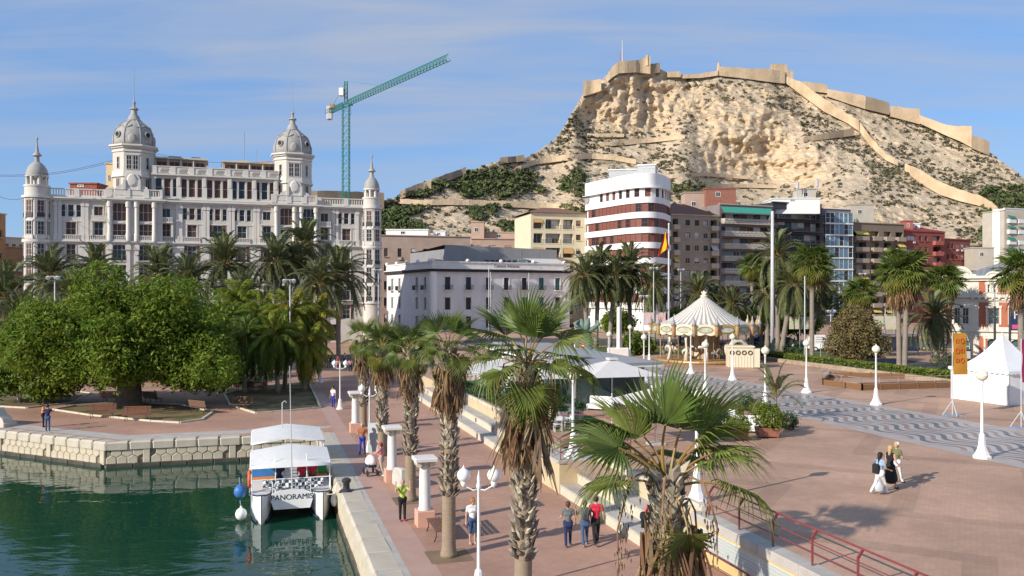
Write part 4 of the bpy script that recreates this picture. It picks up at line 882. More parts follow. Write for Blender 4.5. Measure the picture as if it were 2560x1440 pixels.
# metal rooftop storey with faceted top
q = [at_px(1112, 194), at_px(1392, 205), at_px(1392, 205)+(KL-K)*.75, at_px(1112,194)+(KL-K)*.75]; mb = MB(); z0, z1 = 15.3, 19.6
for i in range(4): a, c = q[i], q[(i+1)%4]; mb.face([(a.x,a.y,z0),(c.x,c.y,z0),(c.x,c.y,z1+(.6 if i < 1 else .2)),(a.x,a.y,z1+(1.2 if i < 1 else .2))])
mb.face([(q[0].x,q[0].y,z1+1.2),(q[1].x,q[1].y,z1+.6),(q[2].x,q[2].y,z1+.2),(q[3].x,q[3].y,z1+.2)]); part(ch, 'rooftop_storey', mb, M_metalbox)
tt_, nn, LL = fr(q[0], q[1])
for i in range(6): mb = MB(); fbox(mb, q[0], tt_, nn, LL*i/6-.04, LL*i/6+.04, 0, .05, z0, z1+.5); part(ch, 'cladding_seam', mb, M_grey)
for i in range(6): add_window(ch, q[0], tt_, nn, LL*(.36+.05*i), 15.6, LL*.045, 2.0, -.04, M_metalbox, M_glass, (1,1))
for i in range(3): add_window(ch, q[0], tt_, nn, LL*(.68+.08*i), 15.6, LL*.075, 2.2, -.06, M_lgrey, M_bglass, (1,1))
mb = MB(); p = q[0]+tt_*LL*.68; mb.add([p+nn*.1+Vector((0,0,18.0)), p+tt_*LL*.32+nn*.1+Vector((0,0,18.0)), p+tt_*LL*.36+nn*3.2+Vector((0,0,16.8)), p+tt_*LL*.12+nn*3.2+Vector((0,0,16.8))], [(0,1,2,3)]); part(ch, 'awning', mb, M_lgrey)
def text(body, size, m, name='lettering', extr=.01, font=None):
    c = bpy.data.curves.new(name, 'FONT'); c.body = body; c.size = size; c.extrude = extr; c.align_x = 'CENTER'; c.align_y = 'CENTER'
    o = bpy.data.objects.new(name, c); COL.objects.link(o); dg = bpy.context.evaluated_depsgraph_get(); me = bpy.data.meshes.new_from_object(o.evaluated_get(dg)); bpy.data.objects.remove(o); me.materials.clear(); me.materials.append(m); return me
tt_, nn, LL = fr(K, KR); p = K+tt_*on_line(1266, K, KR)+nn*.16; M_letter = mat('letter_grey', (.07,.075,.085), .5)
o = link('lettering', text('Cámara Alicante', .95, M_letter), ch, Vector((p.x,p.y,15.85))-ch.location, (R(90),0,math.atan2(tt_.y,tt_.x)))

# ---------------------------------------------------------------- round-fronted white office block with red window bands
M_rw = mat('office_white', (.76,.75,.72), .6, .04, .4); M_redsh = mat('red_shutter', (.19,.072,.055), .55, .15, 1.5, island=.1)
pts = []; pL = at_px(1463, 206); pR = at_px(1676, 199); c1 = at_px(1556, 192.6); c2 = at_px(1664, 193.2)
for i in range(8): pts.append(pL.lerp(c1, i/8))
for i in range(9):
    f_ = i/8; ctrl = at_px(1634, 183.5); pts.append(c1*(1-f_)**2+ctrl*2*f_*(1-f_)+c2*f_**2)
for i in range(1, 5): pts.append(c2.lerp(pR, i/4))
ro = root_at('office_block', 'tall white office block with rounded corner and red shuttered window bands', pL, pR, 0)
bk = [pR+Vector((-6,16,0)), pL+Vector((4,14,0))]
def ringpoly(off=0.0, sub=None):
    P_ = pts if sub is None else pts[sub[0]:sub[1]]; o_ = []
    for i, p in enumerate(P_):
        a = P_[max(0,i-1)]; c = P_[min(len(P_)-1,i+1)]; t_ = (c-a).normalized(); n_ = Vector((t_.y,-t_.x,0)); o_.append(p+n_*off)
    return o_
def curved(name, z0, z1, off, m, back=-1.0, sub=None):
    a = ringpoly(off, sub); c = ringpoly(back, sub); mb = MB(); mb.prism([(p.x,p.y) for p in a]+[(p.x,p.y) for p in reversed(c)], z0, z1); return part(ro, name, mb, m, True, 35)
FB = [31.1, 27.75, 24.4, 21.05, 17.7, 14.35, 11.0, 7.65, 4.3]
mb = MB(); mb.prism([(p.x,p.y) for p in ringpoly(-.6)]+[(p.x,p.y) for p in bk], 0, 34.5); part(ro, 'core', mb, M_rw)
for i, z in enumerate(FB): # white spandrel bands below each window band
    z0 = FB[i+1]+2.0 if i+1 < len(FB) else 0.0
    curved('spandrel_band', z0+.0, z-.0, .12 if i else .0, M_rw)
curved('parapet', 33.1, 36.3, .05, M_rw); curved('eyebrow', 33.0, 33.1, .9, M_rw)
P_ = ringpoly(-.25)
def along(P_, n_, s0=0.0, s1=1.0):
    Ls = [0]
    for a, c in zip(P_[:-1], P_[1:]): Ls.append(Ls[-1]+(c-a).length)
    o_ = []
    for k in range(n_+1):
        q_ = Ls[-1]*(s0+(s1-s0)*k/n_); i = max(0, min(len(P_)-2, int(np.searchsorted(Ls, q_))-1)); f_ = (q_-Ls[i])/max(1e-6, Ls[i+1]-Ls[i]); o_.append(P_[i].lerp(P_[i+1], f_))
    return o_
for i, z in enumerate(FB[:8]):
    top = i == 0; nwin = 22 if not top else 26; pp = along(P_, nwin, .03, .97)
    for k in range(nwin):
        a, c = pp[k], pp[k+1]; t_ = (c-a).normalized(); n_ = Vector((t_.y,-t_.x,0)); w_ = (c-a).length
        if top and (k % 2 == 1 or k < 4): 
            mb = MB(); fbox(mb, a, t_, n_, 0, w_, -.4, .2, z, 33.0); part(ro, 'pier', mb, M_rw); continue
        pane = M_redsh if rnd.random() < (.8 if not top else .5) else M_glass
        add_window(ro, a, t_, n_, w_/2, z, w_*.97, 2.0, .0, M_redsh, pane, (1,1) if pane is M_redsh else (2,2))
for e in (0, 1):
    a = P_[0] if e == 0 else P_[-2]; c = P_[1] if e == 0 else P_[-1]; t_ = (c-a).normalized(); n_ = Vector((t_.y,-t_.x,0)); q_ = a.lerp(c, .5)+n_*.32
    M_ = Matrix.Translation((q_.x,q_.y,32.2)) @ Matrix.Rotation(math.atan2(n_.y,n_.x), 4, 'Z') @ Matrix.Rotation(R(90), 4, 'Y'); mb = MB(); mb.lathe([(.75,0),(.9,.05),(.9,.12),(.72,.12)], 18); mb.mat(1); mb.lathe([(.74,.05),(.0,.06)], 18); mb.xf(M_); part(ro, 'round_window', mb, [M_grey, M_glass])
for (x0, x1, d, z0, z1) in ((1522,1600,199,34.5,38.4),(1594,1638,197,34.5,39.2)): a = at_px(x0,d); c = at_px(x1,d-1); t_, n_, l_ = fr(a,c); mb = MB(); fbox(mb, a,t_,n_,0,l_,-6,0,z0,z1); mb.mat(1); fbox(mb,a,t_,n_,-.2,l_+.2,-6.2,.2,z1,z1+.3); part(ro, 'roof_plant', mb, [M_lgrey, M_white]); [add_window(ro, a, t_, n_, l_*(j+.5)/3, z0+.4, 1.2, 1.6, -.03, M_white, M_lgrey, (1,1)) for j in range(3)]
mb = MB(); [mb.tube([(p.x,p.y,37.3) for p in ringpoly(-.3)], .04, 5), mb.tube([(p.x,p.y,36.8) for p in ringpoly(-.3)], .03, 5)]
for p in ringpoly(-.3): mb.tube([(p.x,p.y,36.2),(p.x,p.y,37.3)], .03, 5)
part(ro, 'roof_rail', mb, M_lgrey)

# ---------------------------------------------------------------- generic apartment houses
M_aw_o = mat('awning_ochre', (.50,.30,.12), .8, .1, 2); M_aw_g = mat('awning_green', (.02,.22,.14), .8, .1, 2); M_aw_r = mat('awning_coral', (.55,.17,.13), .8, .1, 2); M_aw_y = mat('awning_yellow', (.62,.45,.10), .8, .1, 2)
BLIND = [mat('blind_white', (.55,.53,.49), .7), mat('blind_ochre', (.42,.30,.16), .7), mat('blind_brown', (.20,.12,.08), .7), mat('blind_grey', (.33,.33,.33), .7)]
def apartments(name, label, x0, d0, x1, d1, ztop, pitch, nfl, bays, wall, trim, zbase=0.0, depth=14, parap=None, awn=None, zfirst=None, proud=1.0, pmat=None, seed=1, ptop=1.0, roof=None):
    """bays: (x_from, x_to, kind) by photo columns; kinds: w window, d door, b projecting balcony, l loggia, g glazed bay"""
    rg = random.Random(seed); A_ = at_px(x0, d0); B_ = at_px(x1, d1); t_, n_, L_ = fr(A_, B_); r = root_at(name, label, A_, B_, zbase); hs = []; todo = []
    for f_ in range(nfl):
        zt = ztop-ptop-f_*pitch; zf = zt-pitch
        for (xa, xb, kd) in bays:
            a = on_line(xa, A_, B_); c = on_line(xb, A_, B_); m_ = (a+c)/2
            if kd == 'w': hs.append((a, c, zf+.95, zf+2.35)); todo.append((kd, a, c, zf))
            elif kd in 'bl': hs.append((a+.1, c-.1, zf+.12, zf+2.5, 1.3)); todo.append((kd, a, c, zf))
            elif kd == 'g': todo.append((kd, a, c, zf))
            elif kd == 'd': hs.append((a, c, zf+.15, zf+2.4)); todo.append((kd, a, c, zf))
    mb = MB(); wall_holes(mb, A_, t_, n_, L_, zbase-.2, ztop, hs, .25); shell(mb, A_, B_, depth, zbase-.2, ztop); part(r, 'wall', mb, wall)
    mb = MB(); fbox(mb, A_, t_, n_, -.1, L_+.1, -.3, .25, ztop-.02, ztop+.2); part(r, 'coping', mb, trim)
    pm = pmat or trim
    for kd, a, c, zf in todo:
        w_ = c-a
        if kd in 'wd':
            z0, h = (zf+.95, 1.4) if kd == 'w' else (zf+.15, 2.25)
            add_window(r, A_, t_, n_, (a+c)/2, z0, w_, h, .22, trim if rg.random() < .5 else M_shutter, rg.choice([M_glass, M_glass, M_shutter, M_lgrey]), (2,1))
            mb = MB(); fbox(mb, A_, t_, n_, a-.15, c+.15, -.002, .22, z0-.14, z0-.0); part(r, 'sill', mb, trim)
            if rg.random() < .22: mb = MB(); fbox(mb, A_, t_, n_, c-.9, c-.1, 0, .35, z0-.75, z0-.2); part(r, 'air_conditioner', mb, M_lgrey)
            if rg.random() < .4: mb = MB(); fbox(mb, A_, t_, n_, a, c, -.2, -.12, z0+h*rg.uniform(.3,.75), z0+h); part(r, 'roller_blind', mb, rg.choice(BLIND))
        elif kd in 'bl':
            nd = max(1, round(w_/2.2)); 
            for k in range(nd): ww = (w_-.3)/nd; add_window(r, A_, t_, n_, a+.15+(k+.5)*ww, zf+.12, ww*.96, 2.36, 1.26, rg.choice([trim, M_shutter, M_white]), rg.choice([M_glass, M_glass, M_shutter, M_lgrey]), (rg.choice([1,2]),1))
            po = proud if kd == 'b' else .06
            for k in range(nd):
                if rg.random() < .45: ww = (w_-.3)/nd; mb = MB(); fbox(mb, A_, t_, n_, a+.17+k*ww, a+.13+(k+1)*ww, -1.24, -1.16, zf+.12+2.36*rg.uniform(.0,.7), zf+2.48); part(r, 'roller_blind', mb, rg.choice(BLIND))
            mb = MB(); fbox(mb, A_, t_, n_, a, c, -.002, po, zf-.12, zf+.1); part(r, 'balcony_slab', mb, trim)
            mb = MB()
            if parap == 'solid': fbox(mb, A_, t_, n_, a, c, po-.12, po, zf+.1, zf+1.05); fbox(mb, A_, t_, n_, a, a+.1, 0, po-.12, zf+.1, zf+1.05); fbox(mb, A_, t_, n_, c-.1, c, 0, po-.12, zf+.1, zf+1.05)
            elif parap == 'lattice':
                k_ = max(4, int(w_/.62)); cw = w_/k_
                for k in range(k_):
                    for j in range(2):
                        s_ = a+k*cw; z_ = zf+.12+j*.5; e_ = .04 if (k+j) % 2 else .0
                        fbox(mb, A_, t_, n_, s_+.05, s_+cw-.05, po-.1+e_, po-.02+e_, z_+.06, z_+.44); fbox(mb, A_, t_, n_, s_-.02, s_+.05, po-.12, po-.04, z_, z_+.5)
                fbox(mb, A_, t_, n_, a, c, po-.12, po, zf+1.1, zf+1.17)
                for s_ in (a, c-.06): fbox(mb, A_, t_, n_, s_, s_+.06, 0, po-.12, zf+.1, zf+1.15)
            else:
                k_ = max(4, int(w_/.22))
                for k in range(k_+1): s_ = a+.02+k*(w_-.04)/k_; fbox(mb, A_, t_, n_, s_-.015, s_+.015, po-.06, po-.03, zf+.1, zf+1.0)
                fbox(mb, A_, t_, n_, a, c, po-.08, po-.02, zf+1.0, zf+1.06)
                if kd == 'b':
                    for s_ in (a, c-.05): fbox(mb, A_, t_, n_, s_, s_+.05, 0, po-.08, zf+.95, zf+1.06)
            part(r, 'balcony_rail', mb, pm)
            if awn and rg.random() < awn[0]:
                mb = MB(); W = lambda s_, o_, z_: Vector((A_.x+t_.x*s_+n_.x*o_, A_.y+t_.y*s_+n_.y*o_, z_)); dz = rg.uniform(.7,1.5); mb.face([W(a+.15,.1,zf+2.45), W(c-.15,.1,zf+2.45), W(c-.15,po+.25,zf+2.45-dz), W(a+.15,po+.25,zf+2.45-dz)]); mb.face([W(a+.15,.08,zf+2.44), W(a+.15,po+.23,zf+2.43-dz), W(c-.15,po+.23,zf+2.43-dz), W(c-.15,.08,zf+2.44)]); part(r, 'awning', mb, rg.choice(awn[1]))
        elif kd == 'g':
            po = proud; mb = MB(); fbox(mb, A_, t_, n_, a-.05, c+.05, -.002, po, zf-.15, zf+.12); part(r, 'floor_slab', mb, trim)
            k_ = max(1, round(w_/1.5)); ww = w_/k_
            for k in range(k_): add_window(r, A_, t_, n_, a+(k+.5)*ww, zf+.12, ww*.985, pitch-.28, -(po-.25), rg.choice([M_grey, M_lgrey, trim]), pm if rg.random() < .7 else M_glass, (1,2))
    if roof:
        mt, rise, ov = roof; mb = MB(); W = lambda s_, o_, z_: Vector((A_.x+t_.x*s_+n_.x*o_, A_.y+t_.y*s_+n_.y*o_, z_)); f0 = [W(-ov,ov,ztop+.22), W(L_+ov,ov,ztop+.22), W(L_+ov,-depth-ov,ztop+.22), W(-ov,-depth-ov,ztop+.22)]; r0 = W(depth*.35,-depth/2,ztop+rise); r1 = W(L_-depth*.35 if L_ > depth else L_*.6,-depth/2,ztop+rise)
        mb.face([f0[0],f0[1],r1,r0]); mb.face([f0[1],f0[2],r1]); mb.face([f0[2],f0[3],r0,r1]); mb.face([f0[3],f0[0],r0]); part(r, 'roof', mb, mt)
    return r, A_, t_, n_, L_
M_tile = mat('roof_tile', (.20,.105,.075), .85, .2, 1.5, stretch=(1,6,1)); M_creamw = mat('cream_wall', (.62,.54,.38), .85, .05, .5); M_beige = mat('beige_wall', (.34,.275,.205), .85, .08, .5); M_beiget = mat('beige_trim', (.50,.415,.31), .85, .08, .5)
M_greyw = mat('grey_wall', (.22,.19,.185), .85, .1, .5); M_stoneb = mat('stone_balcony', (.46,.43,.37), .85, .1, 1); M_blackf = mat('black_facade', (.045,.047,.05), .45, .15, .5); M_brownw = mat('brown_wall', (.21,.165,.125), .85, .08, .4); M_brownt = mat('brown_trim', (.33,.275,.215), .85, .08, .5)
M_redw2 = mat('red_render', (.24,.075,.06), .85, .08, .5); M_redt = mat('red_trim', (.36,.11,.085), .85, .08, .5); M_salmon = mat('salmon_wall', (.53,.37,.28), .9, .12, .5, col2=(.44,.30,.23)); M_salm2 = mat('pink_beige_wall', (.47,.35,.28), .9, .12, .4, col2=(.39,.28,.22)); M_pale = mat('pale_wall', (.44,.40,.33), .9, .07, .5)
apartments('apartment_house', 'cream apartment house with loggias and brown tiled roof beside the white office block', 1327, 207, 1466, 211, 29.2, 3.5, 8, [(1333,1358,'l'),(1363,1402,'l'),(1407,1434,'l'),(1440,1452,'w')], M_creamw, M_creamw, 0, 14, None, (.35,[M_aw_o]), pmat=M_darkmetal, seed=2, ptop=.3, roof=(M_tile, 2.2, .7))
apartments('apartment_house', 'beige apartment house with small balconies and dark mansard roof', 1678, 204, 1797, 209, 28.6, 3.05, 8, [(1681,1696,'b'),(1714,1725,'w'),(1737,1748,'w'),(1759,1770,'w'),(1775,1793,'b')], M_beige, M_beiget, 0, 14, 'solid', (.15,[M_aw_y, M_lgrey]), proud=.9, seed=3, ptop=.4, roof=(M_tile, 3.6, .2))
apartments('apartment_house', 'grey apartment house with patterned stone balconies and green top awnings', 1799, 209, 1930, 215, 31.6, 3.05, 9, [(1803,1926,'b')], M_greyw, M_stoneb, 0, 14, 'lattice', None, proud=1.5, pmat=M_stoneb, seed=4, ptop=1.6)
apartments('apartment_house', 'black glazed apartment house with white roof slab and long balconies', 1931, 217, 2054, 224, 33.0, 3.2, 8, [(1936,2050,'b')], M_blackf, M_blackf, 0, 15, None, None, proud=1.4, pmat=M_darkmetal, seed=5, ptop=.9)
apartments('apartment_house', 'narrow blue glass apartment house with white floor slabs', 2055, 226, 2127, 229, 32.3, 3.05, 9, [(2057,2125,'g')], M_greyw, M_white, 0, 14, None, None, proud=1.3, pmat=M_bglass, seed=6, ptop=.9)
apartments('apartment_house', 'brown concrete apartment house with boxy solid balconies', 2128, 231, 2260, 238, 29.0, 3.05, 8, [(2133,2166,'b'),(2177,2198,'b'),(2209,2228,'b'),(2238,2258,'b')], M_brownw, M_brownt, 0, 14, 'solid', (.22,[M_aw_y, M_aw_r]), proud=1.2, seed=7, ptop=1.6)
apartments('apartment_house', 'red rendered apartment house with green awnings and red roof', 2261, 240, 2362, 246, 27.4, 3.1, 8, [(2268,2288,'w'),(2297,2305,'w'),(2312,2320,'w'),(2332,2352,'b')], M_redw2, M_redt, 0, 14, 'solid', (.5,[M_aw_g]), proud=1.0, seed=8, ptop=.5, roof=(mat('red_roof', (.30,.03,.035), .8, .1, 1), 2.2, .3))
apartments('apartment_house', 'dark red apartment house with small windows and glazed top floor', 2362, 247, 2425, 252, 25.6, 3.1, 7, [(2367,2372,'w'),(2378,2384,'w'),(2390,2396,'w'),(2402,2408,'w'),(2413,2420,'w')], M_redw2, M_redt, 0, 14, None, None, seed=9, ptop=.5)
apartments('apartment_house', 'pale sand house between the red block and the white tower', 2423, 262, 2462, 266, 24.6, 3.2, 7, [(2428,2436,'w'),(2442,2452,'w')], M_pale, M_pale, 0, 14, None, None, seed=10)
apartments('apartment_tower', 'pale windowless side wall of the right edge apartment tower', 2456, 262, 2511, 254, 34.6, 3.2, 1, [(2470,2474,'w')], M_pale, M_pale, 0, 10, None, None, seed=11, ptop=25)
apartments('apartment_tower', 'white apartment tower with green awnings at the right edge', 2511, 254.2, 2640, 262, 35.2, 3.2, 9, [(2516,2534,'b'),(2540,2580,'b'),(2590,2635,'b')], M_white, M_white, 0, 4, 'solid', (.6,[M_aw_g]), proud=1.0, seed=12)
apartments('old_house', 'old pink beige house with dark green shutters behind the office building', 948, 222, 1176, 229, 24.9, 4.3, 5, [(960,970,'d'),(994,1004,'d'),(1027,1037,'d'),(1058,1068,'d'),(1089,1099,'d'),(1120,1130,'d'),(1150,1160,'d')], M_salm2, M_salm2, 0, 14, seed=13, ptop=1.4)
apartments('old_house', 'salmon house with stair tower and chimneys below the hill', 1178, 238, 1330, 240, 25.0, 3.5, 6, [(1190,1202,'w'),(1222,1240,'w'),(1262,1280,'w'),(1300,1314,'w')], M_salmon, M_salmon, 0, 14, seed=14, ptop=.6)
apartments('brown_house', 'dark brown arcaded house at the left edge', -60, 150, 14, 156, 24.0, 4.2, 5, [(-30,-20,'w'),(-4,6,'w')], mat('umber_wall', (.24,.145,.09), .9, .1, .5), M_brownt, 0, 14, seed=15)
apartments('brown_house', 'brown house with arched windows left of the white palace', 8, 168, 74, 172, 18.8, 4.0, 4, [(16,30,'w'),(40,54,'w')], mat('umber_wall2', (.30,.19,.125), .9, .1, .5), M_brownt, 0, 14, seed=16)
apartments('far_house', 'pale distant apartment house glimpsed left of the palace', 5, 260, 70, 266, 27, 3.2, 7, [(14,22,'w'),(30,40,'w'),(48,56,'w')], M_pale, M_pale, 0, 12, seed=17)
# rooftop boxes, awning row and mast clutter
def roofbox(name, label, x0, x1, y0, y1, d, m, dep=5, cat='rooftop'):
    a = P(x0, y1, d); c = P(x1, y0, d); r = thing(name, label, cat, ((a.x+c.x)/2, d+dep/2, a.z)); mb = MB(); mb.box(a.x, c.x, d, d+dep, a.z-3, c.z); mb.mat(0); mb.box(a.x-.2, c.x+.2, d-.2, d+dep+.2, c.z, c.z+.25)
    put(mb.build('body', m), r); w_ = (c.x-a.x); pm_, fm_ = window_meshes(min(1.2,w_*.3), min(1.2,(c.z-a.z)*.5), M_white, M_glass, (2,1)); o = put(link('window', pm_, None, (a.x+w_*.4, d-.03, a.z+(c.z-a.z)*.3)), r); link('frame', fm_, o); return r
M_brick = mat('roof_brick', (.28,.12,.085), .9, .15, 1.5)
roofbox('stair_tower', 'salmon stair tower on the roof of the salmon house', 1178, 1210, 556, 590, 240, M_salmon); roofbox('roof_room', 'pinkish rooftop room with chimneys behind the office building', 1204, 1312, 582, 600, 243, M_salmon)
roofbox('roof_room', 'white rooftop shed on the old pink house, left one', 965, 1070, 575, 590, 228, M_white); roofbox('roof_room', 'small white rooftop shed on the old pink house, right one', 1085, 1113, 579, 592, 230, M_white)
roofbox('roof_room', 'red brick roof block above the grey apartment house', 1765, 1840, 472, 500, 214, M_brick); roofbox('roof_room', 'pale roof block left of the red brick one', 1712, 1768, 482, 530, 216, M_salm2)
roofbox('stair_tower', 'pale stair tower with antennas on the black apartment house', 1997, 2040, 473, 500, 224, M_pale); roofbox('roof_room', 'white roof slab volume of the black apartment house', 1935, 2050, 497, 505, 219, M_white, 9)
roofbox('roof_room', 'pale rooftop volume above the brown concrete house', 2126, 2185, 512, 545, 238, M_pale); roofbox('chimney_block', 'orange brick chimney block on the red house', 2262, 2283, 553, 575, 243, M_redt, 3); roofbox('roof_room', 'small white roof shed on the red house', 2284, 2300, 560, 575, 246, M_white, 3)
roofbox('roof_room', 'low ochre roof terrace house at the foot of the pale tower', 2434, 2485, 620, 650, 245, M_pale)
roofbox('roof_room', 'yellow roof block behind the left dome of the palace', 265, 284, 410, 470, 172, mat('ochre_wall', (.62,.47,.27), .9, .1, 1)); roofbox('pergola_room', 'dark red wooden roof pergola on the left wing of the palace', 175, 242, 460, 470, 162, mat('red_wood', (.25,.075,.05), .8, .2, 2), 4)
gA = at_px(1803, 207.3); gB = at_px(1927, 213.3); t_, n_, L_ = fr(gA, gB); aw = thing('green_awning', 'green awning row along the top floor of the grey house', 'awning', (gA.x, gA.y, 30))
for i in range(5): mb = MB(); a, c = L_*i/5+.05, L_*(i+1)/5-.05; W = lambda s_, o_, z_: Vector((t_.x*s_+n_.x*o_, t_.y*s_+n_.y*o_, z_)); mb.add([W(a,0,.9),W(c,0,.9),W(c,1.3,-.6),W(a,1.3,-.6),W(a,-.05,.85),W(c,-.05,.85),W(c,1.25,-.65),W(a,1.25,-.65)], [(0,1,2,3),(7,6,5,4),(0,4,5,1),(2,6,7,3),(0,3,7,4),(1,5,6,2)]); mb.build('awning_sheet', mat('awning_jade', (.05,.30,.22), .7, .1, 2), aw)
for i, (x, y0, y1, d, lb) in enumerate(((1994,450,500,222,'phone antenna mast on the left side of the black house roof'),(2043,446,500,226,'phone antenna mast beside the pale stair tower'))):
    r = thing('antenna_mast', lb, 'antenna', P(x,y1,d)); z = (y1-y0)/F*d; MB().tube([(0,0,-1),(0,0,z)], .1, 6).build('mast', M_grey, r)
    for k in range(3): an = R(120*k); MB().box(.25,.45,-.12,.12,z-2.2,z-.5).xf(Matrix.Rotation(an,4,'Z')).build('panel', M_lgrey, r)

# ---------------------------------------------------------------- white and brick customs building on the right
CA = at_px(2384, 112); CB = at_px(2720, 104); t_, n_, L_ = fr(CA, CB)
cu = root_at('customs_building', 'white and brick building with scrolled gable and grey metal roof at right', CA, CB, UPZ)
M_cu = mat('customs_white', (.66,.62,.53), .85, .06, .6, col2=(.58,.54,.455)); M_cub = mat('customs_brick', (.42,.15,.085), .9, .15, 2.5, col2=(.36,.12,.07)); M_dglass = glassmat('green_glass', (.06,.10,.10))
Sx = lambda x: on_line(x, CA, CB)
Z = lambda y: CZ+(HY-y)/F*108.5
hs = []; ww = []
for x in (2394, 2413): hs.append((Sx(x)-.42, Sx(x)+.42, Z(812), Z(770))); ww.append((Sx(x), Z(812), .84, Z(770)-Z(812), .25))
for x in (2484, 2540, 2600, 2660): hs.append((Sx(x)-.65, Sx(x)+.65, Z(812), Z(770))); ww.append((Sx(x), Z(812), 1.3, Z(770)-Z(812), .25))
for x in (2474, 2485, 2550, 2561, 2630, 2641): hs.append((Sx(x)-.22, Sx(x)+.22, Z(732), Z(711))); ww.append((Sx(x), Z(732), .44, Z(711)-Z(732), .2))
for x in (2405, 2484, 2545, 2605): hs.append((Sx(x)-.9, Sx(x)+.9, UPZ, Z(848))); ww.append((Sx(x), UPZ, 1.8, Z(848)-UPZ, .3))
mb = MB(); wall_holes(mb, CA, t_, n_, L_, UPZ-.2, Z(690), hs, .3); shell(mb, CA, CB, 22, UPZ-.2, Z(690)); part(cu, 'wall', mb, M_cu)
for s, z, w_, h, dp in ww:
    add_window(cu, CA, t_, n_, s, z, w_, h, dp, M_white, M_dglass, (2,2)); mb = MB(); fbox(mb, CA, t_, n_, s-w_/2-.22, s-w_/2, 0, .12, z, z+h); fbox(mb, CA, t_, n_, s+w_/2, s+w_/2+.22, 0, .12, z, z+h); fbox(mb, CA, t_, n_, s-w_/2-.3, s+w_/2+.3, 0, .2, z+h, z+h+.28); part(cu, 'surround', mb, M_cu)
    if h > 2.0 and z < 2: archfill(cu, CA, t_, n_, s, w_, z+h, .02, M_cu, .8)
for (xa, xb, ya, yb) in ((2447,2466,702,736),(2492,2517,702,736),(2517.6,2540,702,736),(2570,2600,702,736),(2447,2471,756,818),(2497,2524,756,818),(2556,2584,756,818),(2447,2469,842,885),(2500,2524,842,885)):
    a, c = Sx(xa), Sx(xb); mb = MB(); fbox(mb, CA, t_, n_, a, c, -.002, .03, max(UPZ,Z(yb)), Z(ya)); part(cu, 'brick_panel', mb, M_cub)
for y, pr, h in ((692,.6,.35),(699,.3,.25),(741,.35,.3),(750,.2,.15),(828,.3,.25)): mb = MB(); fbox(mb, CA, t_, n_, -.2, L_, -.002, pr, Z(y)-h/2, Z(y)+h/2); part(cu, 'cornice', mb, M_cu)
for k in range(40): s = Sx(2430)+k*.75; mb = MB(); fbox(mb, CA, t_, n_, s, s+.22, .2, .45, Z(746)-.1, Z(743)); part(cu, 'bracket', mb, M_cu)
def gable(xc, w_, zb, h, scroll=True):
    s = Sx(xc); mb = MB(); W = lambda a, z, o: Vector((CA.x+t_.x*(s+a)+n_.x*o, CA.y+t_.y*(s+a)+n_.y*o, z)); pr = [(w_*.5*math.cos(R(q)), zb+h*max(0,math.sin(R(q)))) for q in range(0,181,15)]; pr = [(w_*.62,zb),(w_*.62,zb+h*.25)]+pr[1:-1]+[(-w_*.62,zb+h*.25),(-w_*.62,zb)]
    mb.face([W(a,z,.25) for a,z in pr]); mb.face([W(a,z,-.35) for a,z in reversed(pr)])
    for i in range(len(pr)): (a,z),(a2,z2) = pr[i], pr[(i+1)%len(pr)]; mb.face([W(a,z,.25),W(a,z,-.35),W(a2,z2,-.35),W(a2,z2,.25)])
    st = len(mb.v); mb.tube([W(w_*.36*math.cos(R(q)), zb+h*.3+h*.45*math.sin(R(q)), .3) for q in range(0,181,20)], .12, 6); part(cu, 'gable', mb, M_cu)
gable(2398, 3.2, Z(692), 1.5); gable(2484, 1.9, Z(692), .75); gable(2600, 1.9, Z(692), .75)
mb = MB(); W = lambda s, o, z: Vector((CA.x+t_.x*s+n_.x*o, CA.y+t_.y*s+n_.y*o, z)); z = Z(690)
q = [W(.3,-.8,z), W(L_,-.8,z), W(L_,-22,z), W(.3,-22,z)]; r0, r1 = W(9,-11,z+3.6), W(L_,-11,z+3.6); M_roofm = mat('standing_seam', (.24,.24,.25), .45, .05, .6, spec=.5)
mb.face([q[0],q[1],r1,r0]); mb.face([q[2],q[3],r0,r1]); mb.face([q[3],q[0],r0]); part(cu, 'roof', mb, M_roofm)
for k in range(22):
    f_ = k/22; s = .3+(L_-.3)*f_; top = W(max(9, s), -11, z+3.6) if s > 9 else W(.3+(9-.3)*(s-.3)/8.7, -.8-10.2*(s-.3)/8.7, z+3.6*(s-.3)/8.7)
    a = W(s,-.8,z+.03); b2 = top+Vector((0,0,.03)) if s > 9 else W(s,-.8-10.2*(s-.3)/8.7,z+.03+3.6*(s-.3)/8.7)
    put(MB().bar(a, b2, .06, .06).build('roof_seam', M_roofm), cu)
# ================================================================ TREES
M_fan = [mat('fan_leaf_a', (.125,.17,.03), .5, .3, 2.5, island=.28, trans=.3, spec=.35, col2=(.185,.215,.045)), mat('fan_leaf_b', (.105,.15,.03), .5, .3, 2.5, island=.28, trans=.28, spec=.35), mat('fan_leaf_yellow', (.22,.20,.035), .6, .3, 2.5, island=.3, trans=.3, col2=(.13,.16,.03))]
M_petiole = mat('petiole', (.20,.17,.04), .5, .3, 3, col2=(.30,.16,.05)); M_dead = mat('dead_leaf', (.30,.19,.095), .9, .35, 2, island=.45, trans=.15, col2=(.20,.115,.06)); M_deadg = mat('dead_leaf_grey', (.25,.185,.12), .9, .35, 2, island=.5, trans=.1, col2=(.14,.09,.055))
M_boot = mat('leaf_base', (.22,.175,.125), .95, .4, 4, island=.6, col2=(.38,.325,.255)); M_trunk = mat('palm_bark', (.24,.175,.12), .95, .3, 4, bump=.02, stretch=(1,1,5), col2=(.31,.24,.17)); M_trunkg = mat('palm_bark_grey', (.20,.165,.13), .95, .3, 3, bump=.03, stretch=(1,1,5), col2=(.28,.235,.19))
